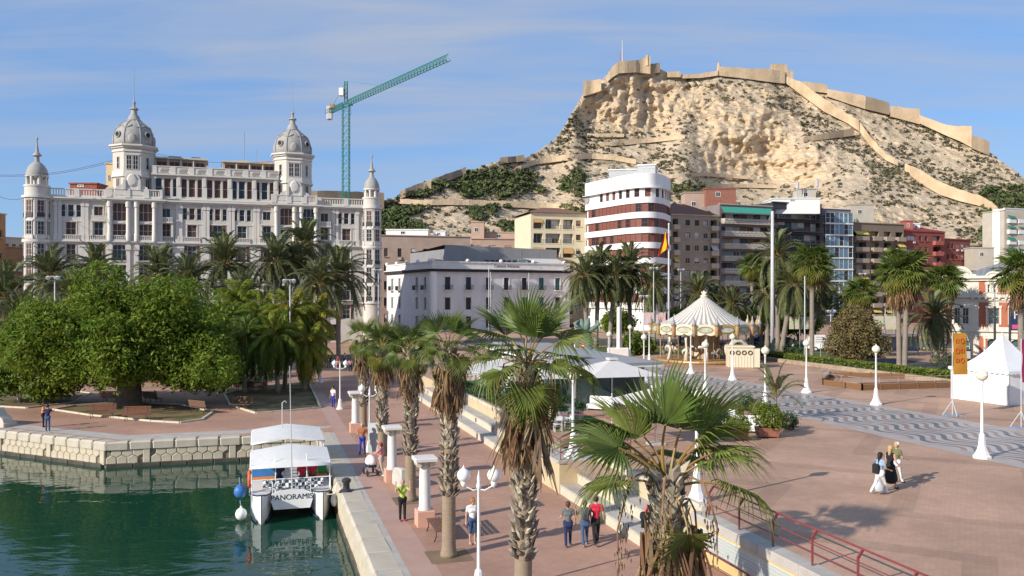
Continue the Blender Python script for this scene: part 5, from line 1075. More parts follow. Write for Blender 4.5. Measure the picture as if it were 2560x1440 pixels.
def fan_mesh(seed, Rb=1.0, pet=.85, tilt=.45, nseg=34, droop=.35, span=118, green=0, cup=.12):
    g = random.Random(seed); mb = MB(); mb.mat(1); pts = [(pet*k/5, 0, .02+.06*math.sin(math.pi*k/5)-.08*(k/5)**2) for k in range(6)]
    mb.tube(pts, [.035,.028,.024,.02,.018,.016], 5); hub = Vector(pts[-1]); mb.mat(0); da = R(2*span)/nseg
    ct, st_ = math.cos(tilt), math.sin(tilt)
    for i in range(nseg):
        a = -R(span)+da*(i+.5)+g.uniform(-.02,.02); L_ = Rb*(1-.22*(abs(a)/R(span))**2)*g.uniform(.92,1.06); dr = droop*g.uniform(.5,1.6); tw = g.uniform(-.25,.25)
        rows = []
        for f_ in (.03,.25,.5,.72,.88,1.0):
            r_ = L_*f_; w_ = (r_*da*1.02 if f_ <= .5 else .5*L_*da*(1-(f_-.5)/.5*.96))
            z = cup*abs(math.sin(a))*r_ - dr*L_*max(0, f_-.42)**2*1.6; x = r_*math.cos(a); y = r_*math.sin(a)*(1-.12*f_); nx, ny = -math.sin(a), math.cos(a); fo = .28*w_*(1 if f_ < .9 else .3)
            def T(px, py, pz): return (hub.x+px*ct+pz*st_, hub.y+py, hub.z-px*st_+pz*ct)
            rows.append((T(x-nx*w_/2, y-ny*w_/2, z+fo), T(x, y, z-fo*.6), T(x+nx*w_/2, y+ny*w_/2, z+fo)))
        n0 = len(mb.v); mb.v.extend([q for r_ in rows for q in r_])
        for k in range(len(rows)-1):
            for j in (0, 1): mb.f.append((n0+k*3+j, n0+k*3+j+1, n0+k*3+4+j, n0+k*3+3+j)); mb.m.append(0)
    return mb.mesh('leaf', [M_fan[green], M_petiole])
def dead_mesh(seed, L_=1.1, m=None):
    g = random.Random(seed); mb = MB()
    mb.mat(0).tube([(0,0,0),(.16,0,.0),(.24,0,-.18),(.26,0,-.5)], [.025,.02,.016,.014], 4)
    for i in range(15):
        a = g.uniform(-.9,.9); l = L_*g.uniform(.55,1.1); o = g.uniform(.15,.34); w_ = g.uniform(.014,.034); sw = g.uniform(-.15,.15); pts = []
        for f_ in (0,.3,.6,1.0): pts.append(Vector((o+.16*f_*g.uniform(.2,1)-.12*f_*f_, a*(.08+.24*f_)+sw*f_, -.45-l*f_)))
        n0 = len(mb.v); ax = Vector((g.uniform(-1,1), g.uniform(-1,1), 0)).normalized()
        for k, p in enumerate(pts): ww = w_*(1,1.2,1,.2)[k]; mb.v.extend([tuple(p-ax*ww), tuple(p+ax*ww)])
        for k in range(3): mb.f.append((n0+2*k, n0+2*k+1, n0+2*k+3, n0+2*k+2)); mb.m.append(0)
    return mb.mesh('dead_leaf', m or M_dead)
FAN_UP = [fan_mesh(i, 1.05, .75, .12, 30, .3, 72+6*i, i%2, .3) for i in range(4)]; FAN_MID = [fan_mesh(10+i, 1.02, .9, .5, 34, .75, 112, i%2) for i in range(5)]; FAN_LOW = [fan_mesh(20+i, .98, .9, .9, 32, 1.05, 112, (0,0,2)[i%3]) for i in range(3)]; FAN_Y = [fan_mesh(30+i, .95, .8, 1.15, 32, .6, 105, 2, .25) for i in range(2)]
FAN_FAR = [fan_mesh(40+i, 1.1, .8, .5, 18, .5, 115, i%2) for i in range(4)]; FAN_FARY = [fan_mesh(45+i, 1.0, .8, .9, 16, .7, 115, 2) for i in range(2)]
DEAD = [dead_mesh(i) for i in range(5)]; DEADG = [dead_mesh(10+i, 1.2, M_deadg) for i in range(3)]
def boots(h0, h1, rad, seed, size=1.0, cx=lambda z: (0,0)):
    g = random.Random(seed); mb = MB(); z = h0; row = 0
    while z < h1:
        k = 11; r_ = rad(z)
        for i in range(k):
            if g.random() < .1: continue
            an = 2*math.pi*(i+.5*(row%2))/k+g.uniform(-.16,.16); e = Vector((math.cos(an), math.sin(an), 0)); s_ = Vector((-e.y, e.x, 0)); x, y = cx(z); c = Vector((x,y,z+g.uniform(-.05,.05)))
            w_ = .07*size*g.uniform(.6,1.3); h = .27*size*g.uniform(.5,1.45); o = r_*.9; out_ = .13*size*g.uniform(.5,1.7); tw = g.uniform(-.06,.06)
            a = c+e*o-s_*w_; b_ = c+e*o+s_*w_; m1 = c+e*(o+out_*.75)-s_*w_*.75+Vector((0,0,h*.62))+s_*tw; m2 = c+e*(o+out_*.75)+s_*w_*.75+Vector((0,0,h*.62))+s_*tw; tip = c+e*(o+out_*1.1)+Vector((0,0,h))+s_*tw*1.5; bk_ = c+e*(o*.85)+Vector((0,0,h*.6)); mid = c+e*(o+out_*.55)+Vector((0,0,h*.2))
            mb.add([a,b_,m2,m1,tip,bk_,mid], [(0,1,6),(1,2,6),(2,3,6),(3,0,6),(3,2,4),(2,1,5),(0,3,5),(3,4,5),(4,2,5)])
        z += .12*size; row += 1
    return mb
def fan_palm(base, heart, label, group, rot=0, n=26, detail=2, ns=0, skirt=26, size=1.0, r0=.24, bootfrom=2.0, spec=None, aim=None):
    base = Vector(base); heart = Vector(heart); rel = heart-base; H = rel.z
    root = thing('fan_palm', label, 'palm tree', base, 0, group)
    cx = lambda z: (rel.x*(z/H)**1.4, rel.y*(z/H)**1.4); g = random.Random(label)
    rad = lambda z: r0*(1.0-.12*z/H)+ .22*r0*5*max(0, .35-z)**1.2
    zs = [0,.12,.3,.6]+[.6+(H-.6)*k/14 for k in range(1,15)]; mb = MB(); mb.tube([(cx(z)[0], cx(z)[1], z) for z in zs], [rad(z) for z in zs], 14); mb.build('trunk', M_trunk if detail > 1 else M_trunkg, root, True)
    if detail > 1: stuff(boots(bootfrom, H-.1, lambda z: rad(z), label, 1.0, cx).build('leaf_bases', M_boot, root))
    GA = 2.39996
    for i in range(n):
        f_ = (i+.5)/n; az = rot+i*GA+g.uniform(-.2,.2); el = 84-104*f_**.95+g.uniform(-8,8)
        if aim: az, el = R(aim[i][0]), aim[i][1]
        if detail > 1: me = g.choice(FAN_UP) if el > 48 else g.choice(FAN_MID) if el > -2 else g.choice(FAN_LOW) if g.random() < .8 and el > -32 else g.choice(FAN_Y)
        else: me = g.choice(FAN_FAR) if f_ < .8 else g.choice(FAN_FARY)
        q = Vector((rel.x, rel.y, H-.25*f_))+Vector((math.cos(az), math.sin(az), 0))*.1
        o = link('leaf', me, root, q, Euler((g.uniform(-.35,.35)*(2.6 if el > 40 else 1), -R(el), az), 'XYZ')); s_ = size*g.uniform(.9,1.12)*(1.0+.12*(el > 40)); o.scale = (s_,)*3
    for i in range(ns):
        az = g.uniform(0, 6.28); q = Vector((rel.x, rel.y, H-.45))+Vector((math.cos(az), math.sin(az), 0))*.12; o = link('yellow_leaf', g.choice(FAN_Y) if detail > 1 else g.choice(FAN_FARY), root, q, Euler((g.uniform(-.3,.3), R(g.uniform(20,55)), az), 'XYZ')); o.scale = (size*.95,)*3
    for i in range(skirt):
        az = i*GA+g.uniform(-.3,.3); z = H-.35-1.15*(i/skirt)*min(1,skirt/20); x, y = cx(z); q = Vector((x+math.cos(az)*rad(z)*.8, y+math.sin(az)*rad(z)*.8, z)); o = link('dead_leaf', g.choice(DEAD if g.random() < .7 else DEADG), root, q, Euler((0, g.uniform(-.25,.25), az), 'XYZ')); s_ = size*g.uniform(.7,1.2); o.scale = (s_*1.1, s_*1.3, s_)
    if spec: spec(root, rel, g)
    return root
def seeds(root, rel, g):
    for (dx, dy, L_) in ((-.55,.1,1.6),(.5,-.3,1.2),(-.15,-.55,1.3)):
        mb = MB(); p0 = Vector((rel.x, rel.y, rel.z-.2)); pk = p0+Vector((dx, dy, .15)); e = pk+Vector((dx*.35, dy*.35, -L_)); mb.tube([p0, p0.lerp(pk,.6)+Vector((0,0,.15)), pk, pk.lerp(e,.5)+Vector((dx*.2,0,0)), e], [.03,.025,.02,.015,.008], 5)
        for k in range(70):
            f_ = g.uniform(.15,1); q = pk.lerp(e, f_)+Vector((g.gauss(0,.07), g.gauss(0,.07), g.gauss(0,.05))); s_ = g.uniform(.006,.013); mb.add([q+Vector((s_,0,0)), q+Vector((-s_,s_,0)), q+Vector((-s_,-s_,0)), q+Vector((0,0,s_*3)), q-Vector((0,0,s_*7))], [(0,1,3),(1,2,3),(2,0,3),(1,0,4),(2,1,4),(0,2,4)])
        mb.build('fruit_stalk', mat('fruit_stalk', (.24,.14,.08), .9, .3, 5, island=.4), root)
AIM1 = [(95,82),(50,68),(135,66),(175,60),(5,60),(165,35),(200,42),(150,45),(12,38),(-25,40),(32,48),(190,13),(-4,7),(90,20),(292,-42),(60,30)]
PROW = 'row of fan palms along the promenade'
def prow(x, d, hy): X = (x-1280)/F*d; return Vector((X, d, 0)), P(x, hy, d)
b0, h0 = prow(1668, 13.2, 1190); fan_palm(b0+Vector((.12,0,0)), h0, 'nearest fan palm with wide green leaves and hanging fruit stalks, lower right', PROW, .5, len(AIM1), 2, 0, 46, .85, .21, 1.6, spec=seeds, aim=AIM1)
b0, h0 = prow(1316, 21.0, 905); fan_palm(b0+Vector((-.1,0,0)), h0, 'tall fan palm with brown skirt in the middle of the promenade', PROW, 1.7, 19, 2, 3, 38, .98, .23, 2.7, spec=seeds)
b0, h0 = prow(1122, 30.1, 868); fan_palm(b0, h0, 'fan palm with long tan skirt beside the promenade bench', PROW, 2.9, 16, 2, 1, 44, .76, .25, 2.1)
b0, h0 = prow(1026, 38.3, 872); fan_palm(b0, h0, 'fan palm behind the second stone column', PROW, .2, 16, 2, 2, 32, .78, .25, 2.0)
b0, h0 = prow(955, 49, 868); fan_palm(b0, h0, 'fan palm beside the grey information boards', PROW, 3.6, 17, 2, 2, 28, .88, .25, 1.4)
b0, h0 = prow(908, 60, 850); fan_palm(b0, h0, 'farthest fan palm of the promenade row by the first column', PROW, 4.4, 17, 2, 2, 26, .95, .26, 1.4)
# soil squares
for d, x in ((30.1,1122),(38.3,1026),(21,1316)):
    X = (x-1280)/F*d; struct(MB().face([Vector((X,d,.006))+UD*a+VD*c for a, c in ((-.75,-.75),(-.75,.75),(.75,.75),(.75,-.75))]).build('tree_pit', M_soil))
# far Washingtonias on the plaza side
PFAR = 'tall fan palms by the street'
def far_fan(x, yb, hy, label, sk=40, n=40, ns=4, size=1.35, r0=.27, dd=None, lean=0):
    d = dd or (CZ-UPZ)*F/(yb-HY); bpt = Vector(((x+lean-1280)/F*d, d, UPZ)); return fan_palm(bpt, P(x, hy, d), label, PFAR, x*.01, n, 1, ns, sk, size, r0)
far_fan(2030, 906, 664, 'slim fan palm with smooth trunk beside the olive tree', 8, 44, 4, 1.45)
far_fan(2244, 918, 690, 'left trunk of the twin fan palms with huge brown skirts', 80, 40, 6, 1.5, lean=4)
far_fan(2268, 921, 684, 'right trunk of the twin fan palms with huge brown skirts', 80, 40, 6, 1.5, lean=-6)
far_fan(2362, 893, 706, 'fan palm with brown skirt just left of the customs building', 60, 44, 6, 1.5)
far_fan(2236, 0, 648, 'small high fan palm rising behind the twin palms', 14, 34, 3, 1.3, dd=150)
far_fan(2552, 0, 688, 'fan palm at the right edge before the customs building', 40, 40, 4, 1.45, dd=80)
far_fan(2150, 0, 735, 'yellowing fan palm above the olive coloured tree', 30, 40, 14, 1.4, dd=118)
far_fan(1880, 0, 668, 'thin fan palm right of the carousel top', 6, 34, 3, 1.3, dd=128); far_fan(1903, 0, 690, 'shorter thin fan palm right of the carousel top', 6, 30, 3, 1.2, dd=129)
# ---- feather palms
M_date = [mat('date_leaf_a', (.15,.175,.07), .55, .25, 1, island=.25, trans=.28, spec=.4, col2=(.20,.215,.095)), mat('date_leaf_b', (.135,.165,.075), .55, .25, 1, island=.25, trans=.25, spec=.4)]
M_feath = [mat('feather_leaf_a', (.18,.26,.035), .6, .3, 1, island=.3, trans=.5, col2=(.27,.31,.045)), mat('feather_leaf_b', (.42,.34,.04), .6, .3, 1, island=.3, trans=.45, col2=(.20,.23,.035)), mat('feather_leaf_c', (.12,.19,.035), .6, .3, 1, island=.3, trans=.45)]
def frond_mesh(seed, L_=3.4, rise=.9, drop=1.6, nl=34, ll=.5, lw=.035, hang=.25, m=None, vee=.5):
    g = random.Random(seed); mb = MB(); pts = []
    for k in range(9): f_ = k/8; pts.append(Vector((L_*(f_-.12*f_**3), 0, rise*math.sin(f_*1.5)-drop*f_**2.2)))
    mb.mat(1).tube(pts, [.045-.038*k/8 for k in range(9)], 4); mb.mat(0)
    def at(f_): k = min(7, int(f_*8)); return pts[k].lerp(pts[k+1], f_*8-k), (pts[k+1]-pts[k]).normalized()
    for i in range(nl):
        f_ = .14+.86*(i+.5)/nl; p, tn = at(min(.999,f_)); l = ll*math.sin(math.pi*min(1,.16+.8*f_))**.6
        for sg in (-1, 1):
            d_ = (tn*.75+Vector((0, sg, 0))*.8+Vector((0,0,vee*g.uniform(.3,1.0)))).normalized(); q = p+d_*l*g.uniform(.85,1.1); q.z -= hang*l*g.uniform(.6,1.6); m_ = p.lerp(q,.5)+Vector((0,0,.12*l)); s_ = d_.cross(Vector((0,0,1))).normalized()*lw
            mb.add([p-s_*.4, p+s_*.4, m_+s_, q, m_-s_], [(0,1,2,4),(4,2,3)])
    return mb.mesh('frond', [m, M_petiole])
DATE = [[frond_mesh(s*10+k, 3.6, r_, dp, 40, .58, .05, .25, M_date[s%2]) for k, (r_, dp) in enumerate(((1.2,.5),(1.2,1.4),(.9,2.2),(.5,2.9)))] for s in range(3)]
FEAT = [[frond_mesh(50+s*10+k, 2.9, r_, dp, 46, .62, .04, 1.1, M_feath[s%3], .7) for k, (r_, dp) in enumerate(((1.1,.6),(1.1,1.6),(.8,2.4),(.4,3.0)))] for s in range(3)]
def feather_palm(base, heart, label, group, n=44, size=1.0, r0=.26, kit=None, name='date_palm', low=-38, multi=0, trunkm=None):
    base = Vector(base); heart = Vector(heart); rel = heart-base; H = rel.z; root = thing(name, label, 'palm tree', base, 0, group); g = random.Random(label)
    zs = [H*k/10 for k in range(11)]; MB().tube([(rel.x*(z/H)**1.3, rel.y*(z/H)**1.3, z) for z in zs], [r0*(1.25-.3*min(1,z/1.2))*(1+.1*(k%2)) for k, z in enumerate(zs)], 10).build('trunk', trunkm or M_trunkg, root, True)
    kit = kit or DATE
    for i in range(n):
        f_ = (i+.5)/n; az = i*2.39996+g.uniform(-.25,.25); el = 78-(78-low)*f_**.8+g.uniform(-9,9); ks = kit[g.randrange(len(kit))]; k = 0 if el > 50 else 1 if el > 18 else 2 if el > -12 else 3
        o = link('frond', ks[k], root, Vector((rel.x, rel.y, H-.3*f_))+Vector((math.cos(az), math.sin(az), 0))*.12, Euler((g.uniform(-.3,.3), -R(el*.82), az), 'XYZ')); o.scale = (size*g.uniform(.82,1.1),)*3
    return root
DG = 'date palms in front of the white palace'; DL = [(12,742,92,1.05,'date palm at the far left edge of the park'),(128,690,112,1.05,'date palm before the left turret of the palace'),(236,672,120,1.0,'date palm before the left wing of the palace'),(398,690,114,1.1,'date palm left of centre before the palace'),(468,705,110,1.0,'half hidden date palm right of the big tree top'),(562,660,118,1.15,'tall date palm standing alone before the palace centre'),(690,655,120,1.1,'date palm left of the tall pair before the right dome'),(762,612,126,1.1,'tallest date palm before the right dome'),(742,668,122,1.0,'greyish date palm under the tallest one'),(846,690,112,1.15,'date palm with wide crown before the right corner turret'),(800,712,108,.95,'low date palm left of the wide crowned one'),(612,735,104,.9,'low date palm behind the yellow green feather palms'),(55,800,86,.9,'dark low date palm at the left edge'),(180,735,104,.9,'dark date palm right behind the big tree')]
for x, y, d, s_, lb in DL: feather_palm(at_px(x, d), P(x, y, d), lb, DG, 66, s_*1.22, .3)
DG2 = 'date palms on the plaza side'; DL2 = [(1462,690,122,.95,'left of the palms beside the white office block',5),(1498,672,126,1.0,'second of the palms beside the white office block',-8),(1538,690,124,1.05,'third of the palms beside the white office block',-14),(1572,668,127,1.05,'tallest palm beside the white office block',4),(1634,712,124,.95,'right of the palms beside the white office block',0),(1745,735,126,.95,'palm just left behind the carousel top',0),(1828,762,124,.85,'low palm right behind the carousel top',0),(1786,758,128,.85,'low palm straight behind the carousel top',0),(1942,640,122,1.05,'tall palm beside the grey mast',3),(1985,712,118,.95,'leaning palm in the clump right of the grey mast',-30),(1918,735,124,.9,'low palm left of the grey mast',0),(2062,712,126,.9,'palm behind the slim fan palm',-40),(2335,790,100,.85,'low date palm left of the customs building',6),(2118,760,122,.8,'palm half hidden by the olive coloured tree',0)]
for x, y, d, s_, lb, ln in DL2: bp_ = at_px(x+ln, d); bp_.z = UPZ; feather_palm(bp_, P(x, y, d), lb, DG2, 72, s_*1.18, .33, low=-62)
FG = 'yellow green feather palms in the park'; FL = [(596,752,88,1.0,0,'top left feather palm of the light green clump'),(655,790,86,1.0,8,'feather palm in the middle of the light green clump'),(722,788,84,1.05,-10,'yellowing feather palm right of the clump middle'),(782,800,86,1.05,-18,'rightmost yellow feather palm of the clump'),(556,812,82,1.0,6,'dark left feather palm of the clump'),(690,842,80,.95,4,'lower feather palm above the lawn bench'),(616,850,80,1.0,-5,'lower left feather palm beside the big tree'),(768,862,82,.9,-8,'low feather palm with orange tips by the path')]
for i, (x, y, d, s_, ln, lb) in enumerate(FL): feather_palm(at_px(x+ln, d), P(x, y, d), lb, FG, 54, s_*1.0, .2, [FEAT[(0,0,1,1,2,2,2,1)[i]], FEAT[(0,0,0,1,2,0,2,0)[i]]], 'feather_palm', -55)
bp_ = G(1938, 1052, UPZ); yp = feather_palm(bp_, P(1940, 985, bp_.y), 'young slender palm in a white pot beside the round shrubs', None, 13, .62, .07, DATE, 'young_palm', 0)
MB().bbox(-.28,.28,-.28,.28,0,.55,.03).build('pot', M_white, yp)
# ---- broadleaf trees
M_ficus = mat('ficus_leaf', (.11,.18,.02), .55, .3, .35, island=.5, trans=.45, spec=.15, col2=(.23,.28,.04)); M_ficus2 = mat('ficus_leaf_light', (.10,.16,.02), .55, .3, .5, island=.3, trans=.35, col2=(.155,.20,.025)); M_olive = mat('olive_brown_leaf', (.17,.13,.05), .7, .3, .5, island=.35, trans=.2, col2=(.19,.15,.065)); M_bark = mat('bark', (.13,.10,.075), .95, .3, 3, bump=.04, col2=(.19,.15,.11)); M_limew = mat('limewashed_bark', (.42,.39,.34), .9, .2, 3)
def crown(lobes, n, size, seed, m, density=.62):
    """leaf-sized faces filling the outer part of a set of ellipsoid lobes, in sprays"""
    g = np.random.default_rng(seed); lob = np.array(lobes, float); vol = lob[:,3]*lob[:,4]*lob[:,5]; w_ = vol**.67; k = g.choice(len(lob), n//7, p=w_/w_.sum())
    d = g.normal(size=(len(k),3)); d /= np.linalg.norm(d,axis=1)[:,None]; r_ = g.uniform(density,1.03,len(k))**.8
    bump = 1+.16*np.sin(d[:,0]*7+k)*np.sin(d[:,1]*6+2*k)*np.cos(d[:,2]*5+k)
    c = lob[k,:3]+d*lob[k,3:6]*(r_*bump)[:,None]
    c = np.repeat(c, 7, 0); dd = np.repeat(d, 7, 0); n = len(c); c = c+g.normal(size=(n,3))*size*1.15
    nn = dd*.6+g.normal(size=(n,3))*.75+np.array([0,0,.55]); nn /= np.linalg.norm(nn,axis=1)[:,None]; a = g.normal(size=(n,3)); u = np.cross(nn,a); u /= np.linalg.norm(u,axis=1)[:,None]; v = np.cross(nn,u)
    s_ = (size*g.uniform(.6,1.25,n))[:,None]; V = np.stack([c-u*s_, c-v*s_*.42+nn*s_*.12, c+u*s_, c+v*s_*.42+nn*s_*.12],1).reshape(-1,3)
    return npmesh('crown', V, np.arange(n*4).reshape(n,4), m)
def tree(name, label, base, trunk_r, limbs, lobes, n, size, m, seed, barkm=None, group=None):
    root = thing(name, label, 'tree', base, 0, group); mb = MB(); mb.tube([(0,0,0),(0,0,.4),(.05,0,limbs[0][2]*.5),(0,0,limbs[0][2]*.9)], [trunk_r*1.5,trunk_r*1.1,trunk_r,trunk_r*.9], 12)
    mb.build('trunk', barkm or M_bark, root, True)
    for (x, y, z0, x1, y1, z1, r_) in limbs: MB().tube([(x*.0,y*.0,z0*.55),(x,y,z0),((x+x1)/2,(y+y1)/2,(z0+z1)/2+.3),(x1,y1,z1)], [r_,r_*.9,r_*.6,r_*.2], 8).build('limb', barkm or M_bark, root, True)
    o = link('crown', crown(lobes, n, size, seed, m), root); return root
fb = G(322, 1014); fd = fb.y
def rl(x, y, dd, r1, r2, r3): p = P(x, y, fd+dd)-fb; return (p.x, p.y, p.z, r1, r2, r3)
FLOB = []
_g = random.Random(8)
for x, y, dd, r_ in ((300,815,0,4.6),(190,850,0,4.2),(420,835,0,4.4),(300,880,-3,4.2),(150,880,0,3.0),(480,900,-1,3.2),(300,860,3,5.0),(240,835,-.5,4.3),(360,840,-.5,4.3),(120,872,1,3.4),(480,860,1,3.4)): FLOB.append(rl(x, y, dd, r_, r_, r_*.68))
for k in range(70):
    an = _g.uniform(-.5, math.pi+.5); e = _g.uniform(.72,1.02); x = 292+262*e*math.cos(an); y = 868-150*e*math.sin(an) if math.sin(an) > 0 else 900+120*_g.uniform(0,1)*.6
    r_ = _g.uniform(1.0,2.1); FLOB.append(rl(x+_g.uniform(-30,30), min(y+_g.uniform(-25,25), 935-max(0,200-x)*.4), _g.uniform(-5.5,3), r_, r_, r_*.75))
for k in range(46): r_ = _g.uniform(1.0,1.9); x = _g.uniform(80,520); FLOB.append(rl(x, min(_g.uniform(790,945), 935-max(0,200-x)*.4), -5.2+abs(x-300)/70+_g.uniform(-.8,.8), r_, r_, r_*.75))
tree('big_ficus', 'huge rounded green ficus tree over the quayside lawn', fb, .95, [(-.8,-.3,3,-5,-1,6.5,.5),(.9,.2,3,5,0,6.8,.5),(.1,-.6,3.2,.5,-4,6.2,.45),(-.2,.7,3.2,-1,3,8.5,.5),(.4,.5,3.4,2.5,2,9,.45)], FLOB, 100000, .2, M_ficus, 21)
sb = G(80, 1006)
def rl2(x, y, dd, r1, r2, r3): p = P(x, y, sb.y+dd)-sb; return (p.x, p.y, p.z, r1, r2, r3)
root = tree('small_tree', 'small light green tree with whitewashed trunks at the left lawn', sb, .17, [(-.3,0,1.4,-1.5,.2,3,.12),(.3,.1,1.4,1.4,0,3,.12)], [rl2(75,920,0,2.8,2.6,1.7),rl2(20,940,0,2.2,2.2,1.4),rl2(140,945,-.5,2.3,2.2,1.5),rl2(60,890,1,2.2,2.2,1.4),rl2(110,960,-1,1.9,1.8,1.1)], 13000, .24, M_ficus2, 22, M_limew)
for dx in (-1.1, 1.1): MB().tube([(dx,0,0),(dx*.95,0,1.0),(dx*.6,0,2.2)], [.2,.15,.1], 8).build('trunk', M_limew, root, True)
ob = Vector(((2138-1280)/F*96, 96, UPZ))
def rl3(x, y, dd, r1, r2, r3): p = P(x, y, 96+dd)-ob; return (p.x, p.y, p.z, r1, r2, r3)
tree('olive_tree', 'broad olive brown tree behind the hedge on the plaza', ob, .22, [(-.3,0,1.2,-1.8,0,3.2,.12),(.3,0,1.2,1.8,.2,3.4,.12),(0,.2,1.4,0,.6,4.6,.12)], [rl3(2135,840,0,2.7,2.7,2.0),rl3(2098,862,-.5,1.8,2,1.4),rl3(2180,862,-.3,2,2,1.5),rl3(2140,795,.3,1.8,1.8,1.5),rl3(2110,815,.2,1.5,1.6,1.2),rl3(2170,822,.3,1.6,1.6,1.3),rl3(2138,880,-1,2,1.6,1.0)], 16000, .17, M_olive, 23)
for i, (x, y, d, r_, lb) in enumerate(((455,880,92,4.2,'dark leafy tree behind the big ficus on its right'),(520,945,90,3.0,'low dark bush tree beside the big ficus trunk'),(40,860,100,4,'dark background tree at the left edge'),(1000,860,118,3.2,'small tree behind the promenade palms'),(1590,860,112,1.9,'pale fan shaped bush left of the carousel'),(1545,800,135,2.2,'dark bush below the palms beside the office block'),(1700,800,135,2.6,'dark green tree below the flagpole'),(1880,800,134,2.6,'leafy green tree right behind the carousel'),(1995,800,132,2.8,'dense green tree in the palm clump right of the mast'))):
    zb = 0 if x < 1040 else UPZ; bp_ = at_px(x, d); bp_.z = zb; c = P(x, y, d)-bp_; h = max(1.2, c.z)
    tree('leafy_tree', lb, bp_, .2, [(-.2,0,h*.5,-r_*.4,0,h,.1),(.2,0,h*.5,r_*.4,0,h,.1)], [(0,0,h,r_,r_,r_*.7),(-r_*.5,0,h-.5,r_*.7,r_*.7,r_*.6),(r_*.55,-.3,h-.4,r_*.7,r_*.7,r_*.6)], 5000, .26, M_ficus if i != 4 else M_ficus2, 40+i, None, 'background trees')
# ---- hedges and shrubs
M_hedge = mat('hedge_leaf', (.12,.165,.022), .6, .3, .8, island=.35, trans=.3, spec=.15, col2=(.19,.21,.035)); M_hedge2 = mat('dark_shrub_leaf', (.035,.075,.022), .6, .3, .8, island=.35, trans=.2)
def boxleaves(name, n, sx_, sy_, sz_, size, m, seed):
    g = np.random.default_rng(seed); c = (g.uniform(-1,1,(n,3))); ax = g.integers(0,3,n); sg = np.where(g.random(n) < .5,-1,1); ax[(ax==2)] = 2
    for i in range(3): c[ax==i,i] = sg[ax==i]*g.uniform(.8,1.05,(ax==i).sum())
    c[:,2] = np.where((ax==2), np.abs(c[:,2]), c[:,2]); c = c*np.array([sx_/2,sy_/2,sz_/2])+np.array([0,0,sz_/2]); nn = g.normal(size=(n,3))+np.array([0,0,.6]); nn /= np.linalg.norm(nn,axis=1)[:,None]; u = np.cross(nn,g.normal(size=(n,3))); u /= np.linalg.norm(u,axis=1)[:,None]; v = np.cross(nn,u); s_ = (size*g.uniform(.6,1.3,n))[:,None]
    V = np.stack([c-u*s_,c-v*s_*.5,c+u*s_,c+v*s_*.5],1).reshape(-1,3); return npmesh(name, V, np.arange(n*4).reshape(n,4), m)
hd = thing('hedge', 'clipped light green hedge behind the low plaza wall', 'hedge', UV(80, 58.9, UPZ), DOCK_ROT)
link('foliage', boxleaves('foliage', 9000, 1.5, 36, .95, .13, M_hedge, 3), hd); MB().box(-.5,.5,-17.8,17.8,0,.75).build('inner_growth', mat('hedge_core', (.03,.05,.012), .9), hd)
lw = thing('plaza_wall', 'long low tan stone wall edging the plaza before the hedge', 'wall', UV(66, 57.6, UPZ), DOCK_ROT)
for i in range(32): MB().bbox(-.25,.25,-22+i*1.7,-22+(i+.985)*1.7,0,.42,.03).build('wall_stone', mat('tan_wall_stone', (.34,.26,.18), .9, .2, 1.5, bump=.01), lw)
def ball(label, x, y, z, r_, m, n=1500, name='shrub', pot=None, squash=.85, seed=1):
    p = G(x, y, z); root = thing(name, label, 'shrub', p, 0, None); link('foliage', crown([(0,0,r_*.9+(.45 if pot else 0),r_,r_,r_*squash),(r_*.3,-r_*.2,r_*.7+(.45 if pot else 0),r_*.7,r_*.7,r_*.6)], n, .05+r_*.035, seed, m, .7), root)
    if pot:
        pw = r_*.75; mb = MB(); mb.add([(-pw*.85,-pw*.6,.08),(pw*.85,-pw*.6,.08),(pw*.85,pw*.6,.08),(-pw*.85,pw*.6,.08),(-pw,-pw*.72,.55),(pw,-pw*.72,.55),(pw,pw*.72,.55),(-pw,pw*.72,.55)], [(0,3,2,1),(4,5,6,7),(0,1,5,4),(1,2,6,5),(2,3,7,6),(3,0,4,7)]); mb.build('planter_box', pot, root)
        for a in (-1, 1): MB().box(a*pw*.8-.05,a*pw*.8+.05,-pw*.5,-pw*.35,0,.09).build('planter_foot', pot, root)
    else: MB().tube([(0,0,0),(0,0,r_*.8)], .04, 6).build('stem', M_bark, root)
    return root
M_terra = mat('terracotta_planter', (.30,.12,.08), .85, .15, 2)
for i, a in enumerate((('round golden green shrub in terracotta planter, the largest',1918,1093,UPZ,.8,M_hedge,2600,'shrub',M_terra),('low flowering planter shrub in a terracotta box before the white sofa',1852,1100,UPZ,.5,M_hedge,1500,'shrub',M_terra),('golden shrub behind the white sofa back',1898,1046,UPZ,.7,M_hedge,2000,'shrub',None),('yellowish shrub behind the low flower planter',1832,1050,UPZ,.6,M_hedge,1500,'shrub',None),('small dark round bush near the mosaic border',1866,1026,UPZ,.6,M_hedge2,1400,'shrub',None),('dark shrub at the outer end of the planter group',1965,1074,UPZ,.6,M_hedge2,1400,'shrub',None),('tall yellow green shrub behind the near palm leaves',1760,1062,UPZ,.95,M_hedge,1800,'shrub',None),('bushy shrub right of the near palm crown',1800,1085,UPZ,.75,M_hedge,1500,'shrub',None),('spiky sago bush at the hedge end by the customs building',2361,932,UPZ,1.3,M_hedge2,1600,'shrub',None),('dark cycad bush near the lawn right of the booth',1983,897,UPZ,1.2,M_hedge2,1500,'shrub',None))): ball(*a, seed=i+5)
pg = thing('planter_shrubs', 'green shrubs along the top planter of the seating steps', 'shrub', UV(61, 15.6, UPZ), DOCK_ROT)
link('foliage', boxleaves('foliage', 5000, .7, 28, .85, .10, M_hedge2, 5), pg)
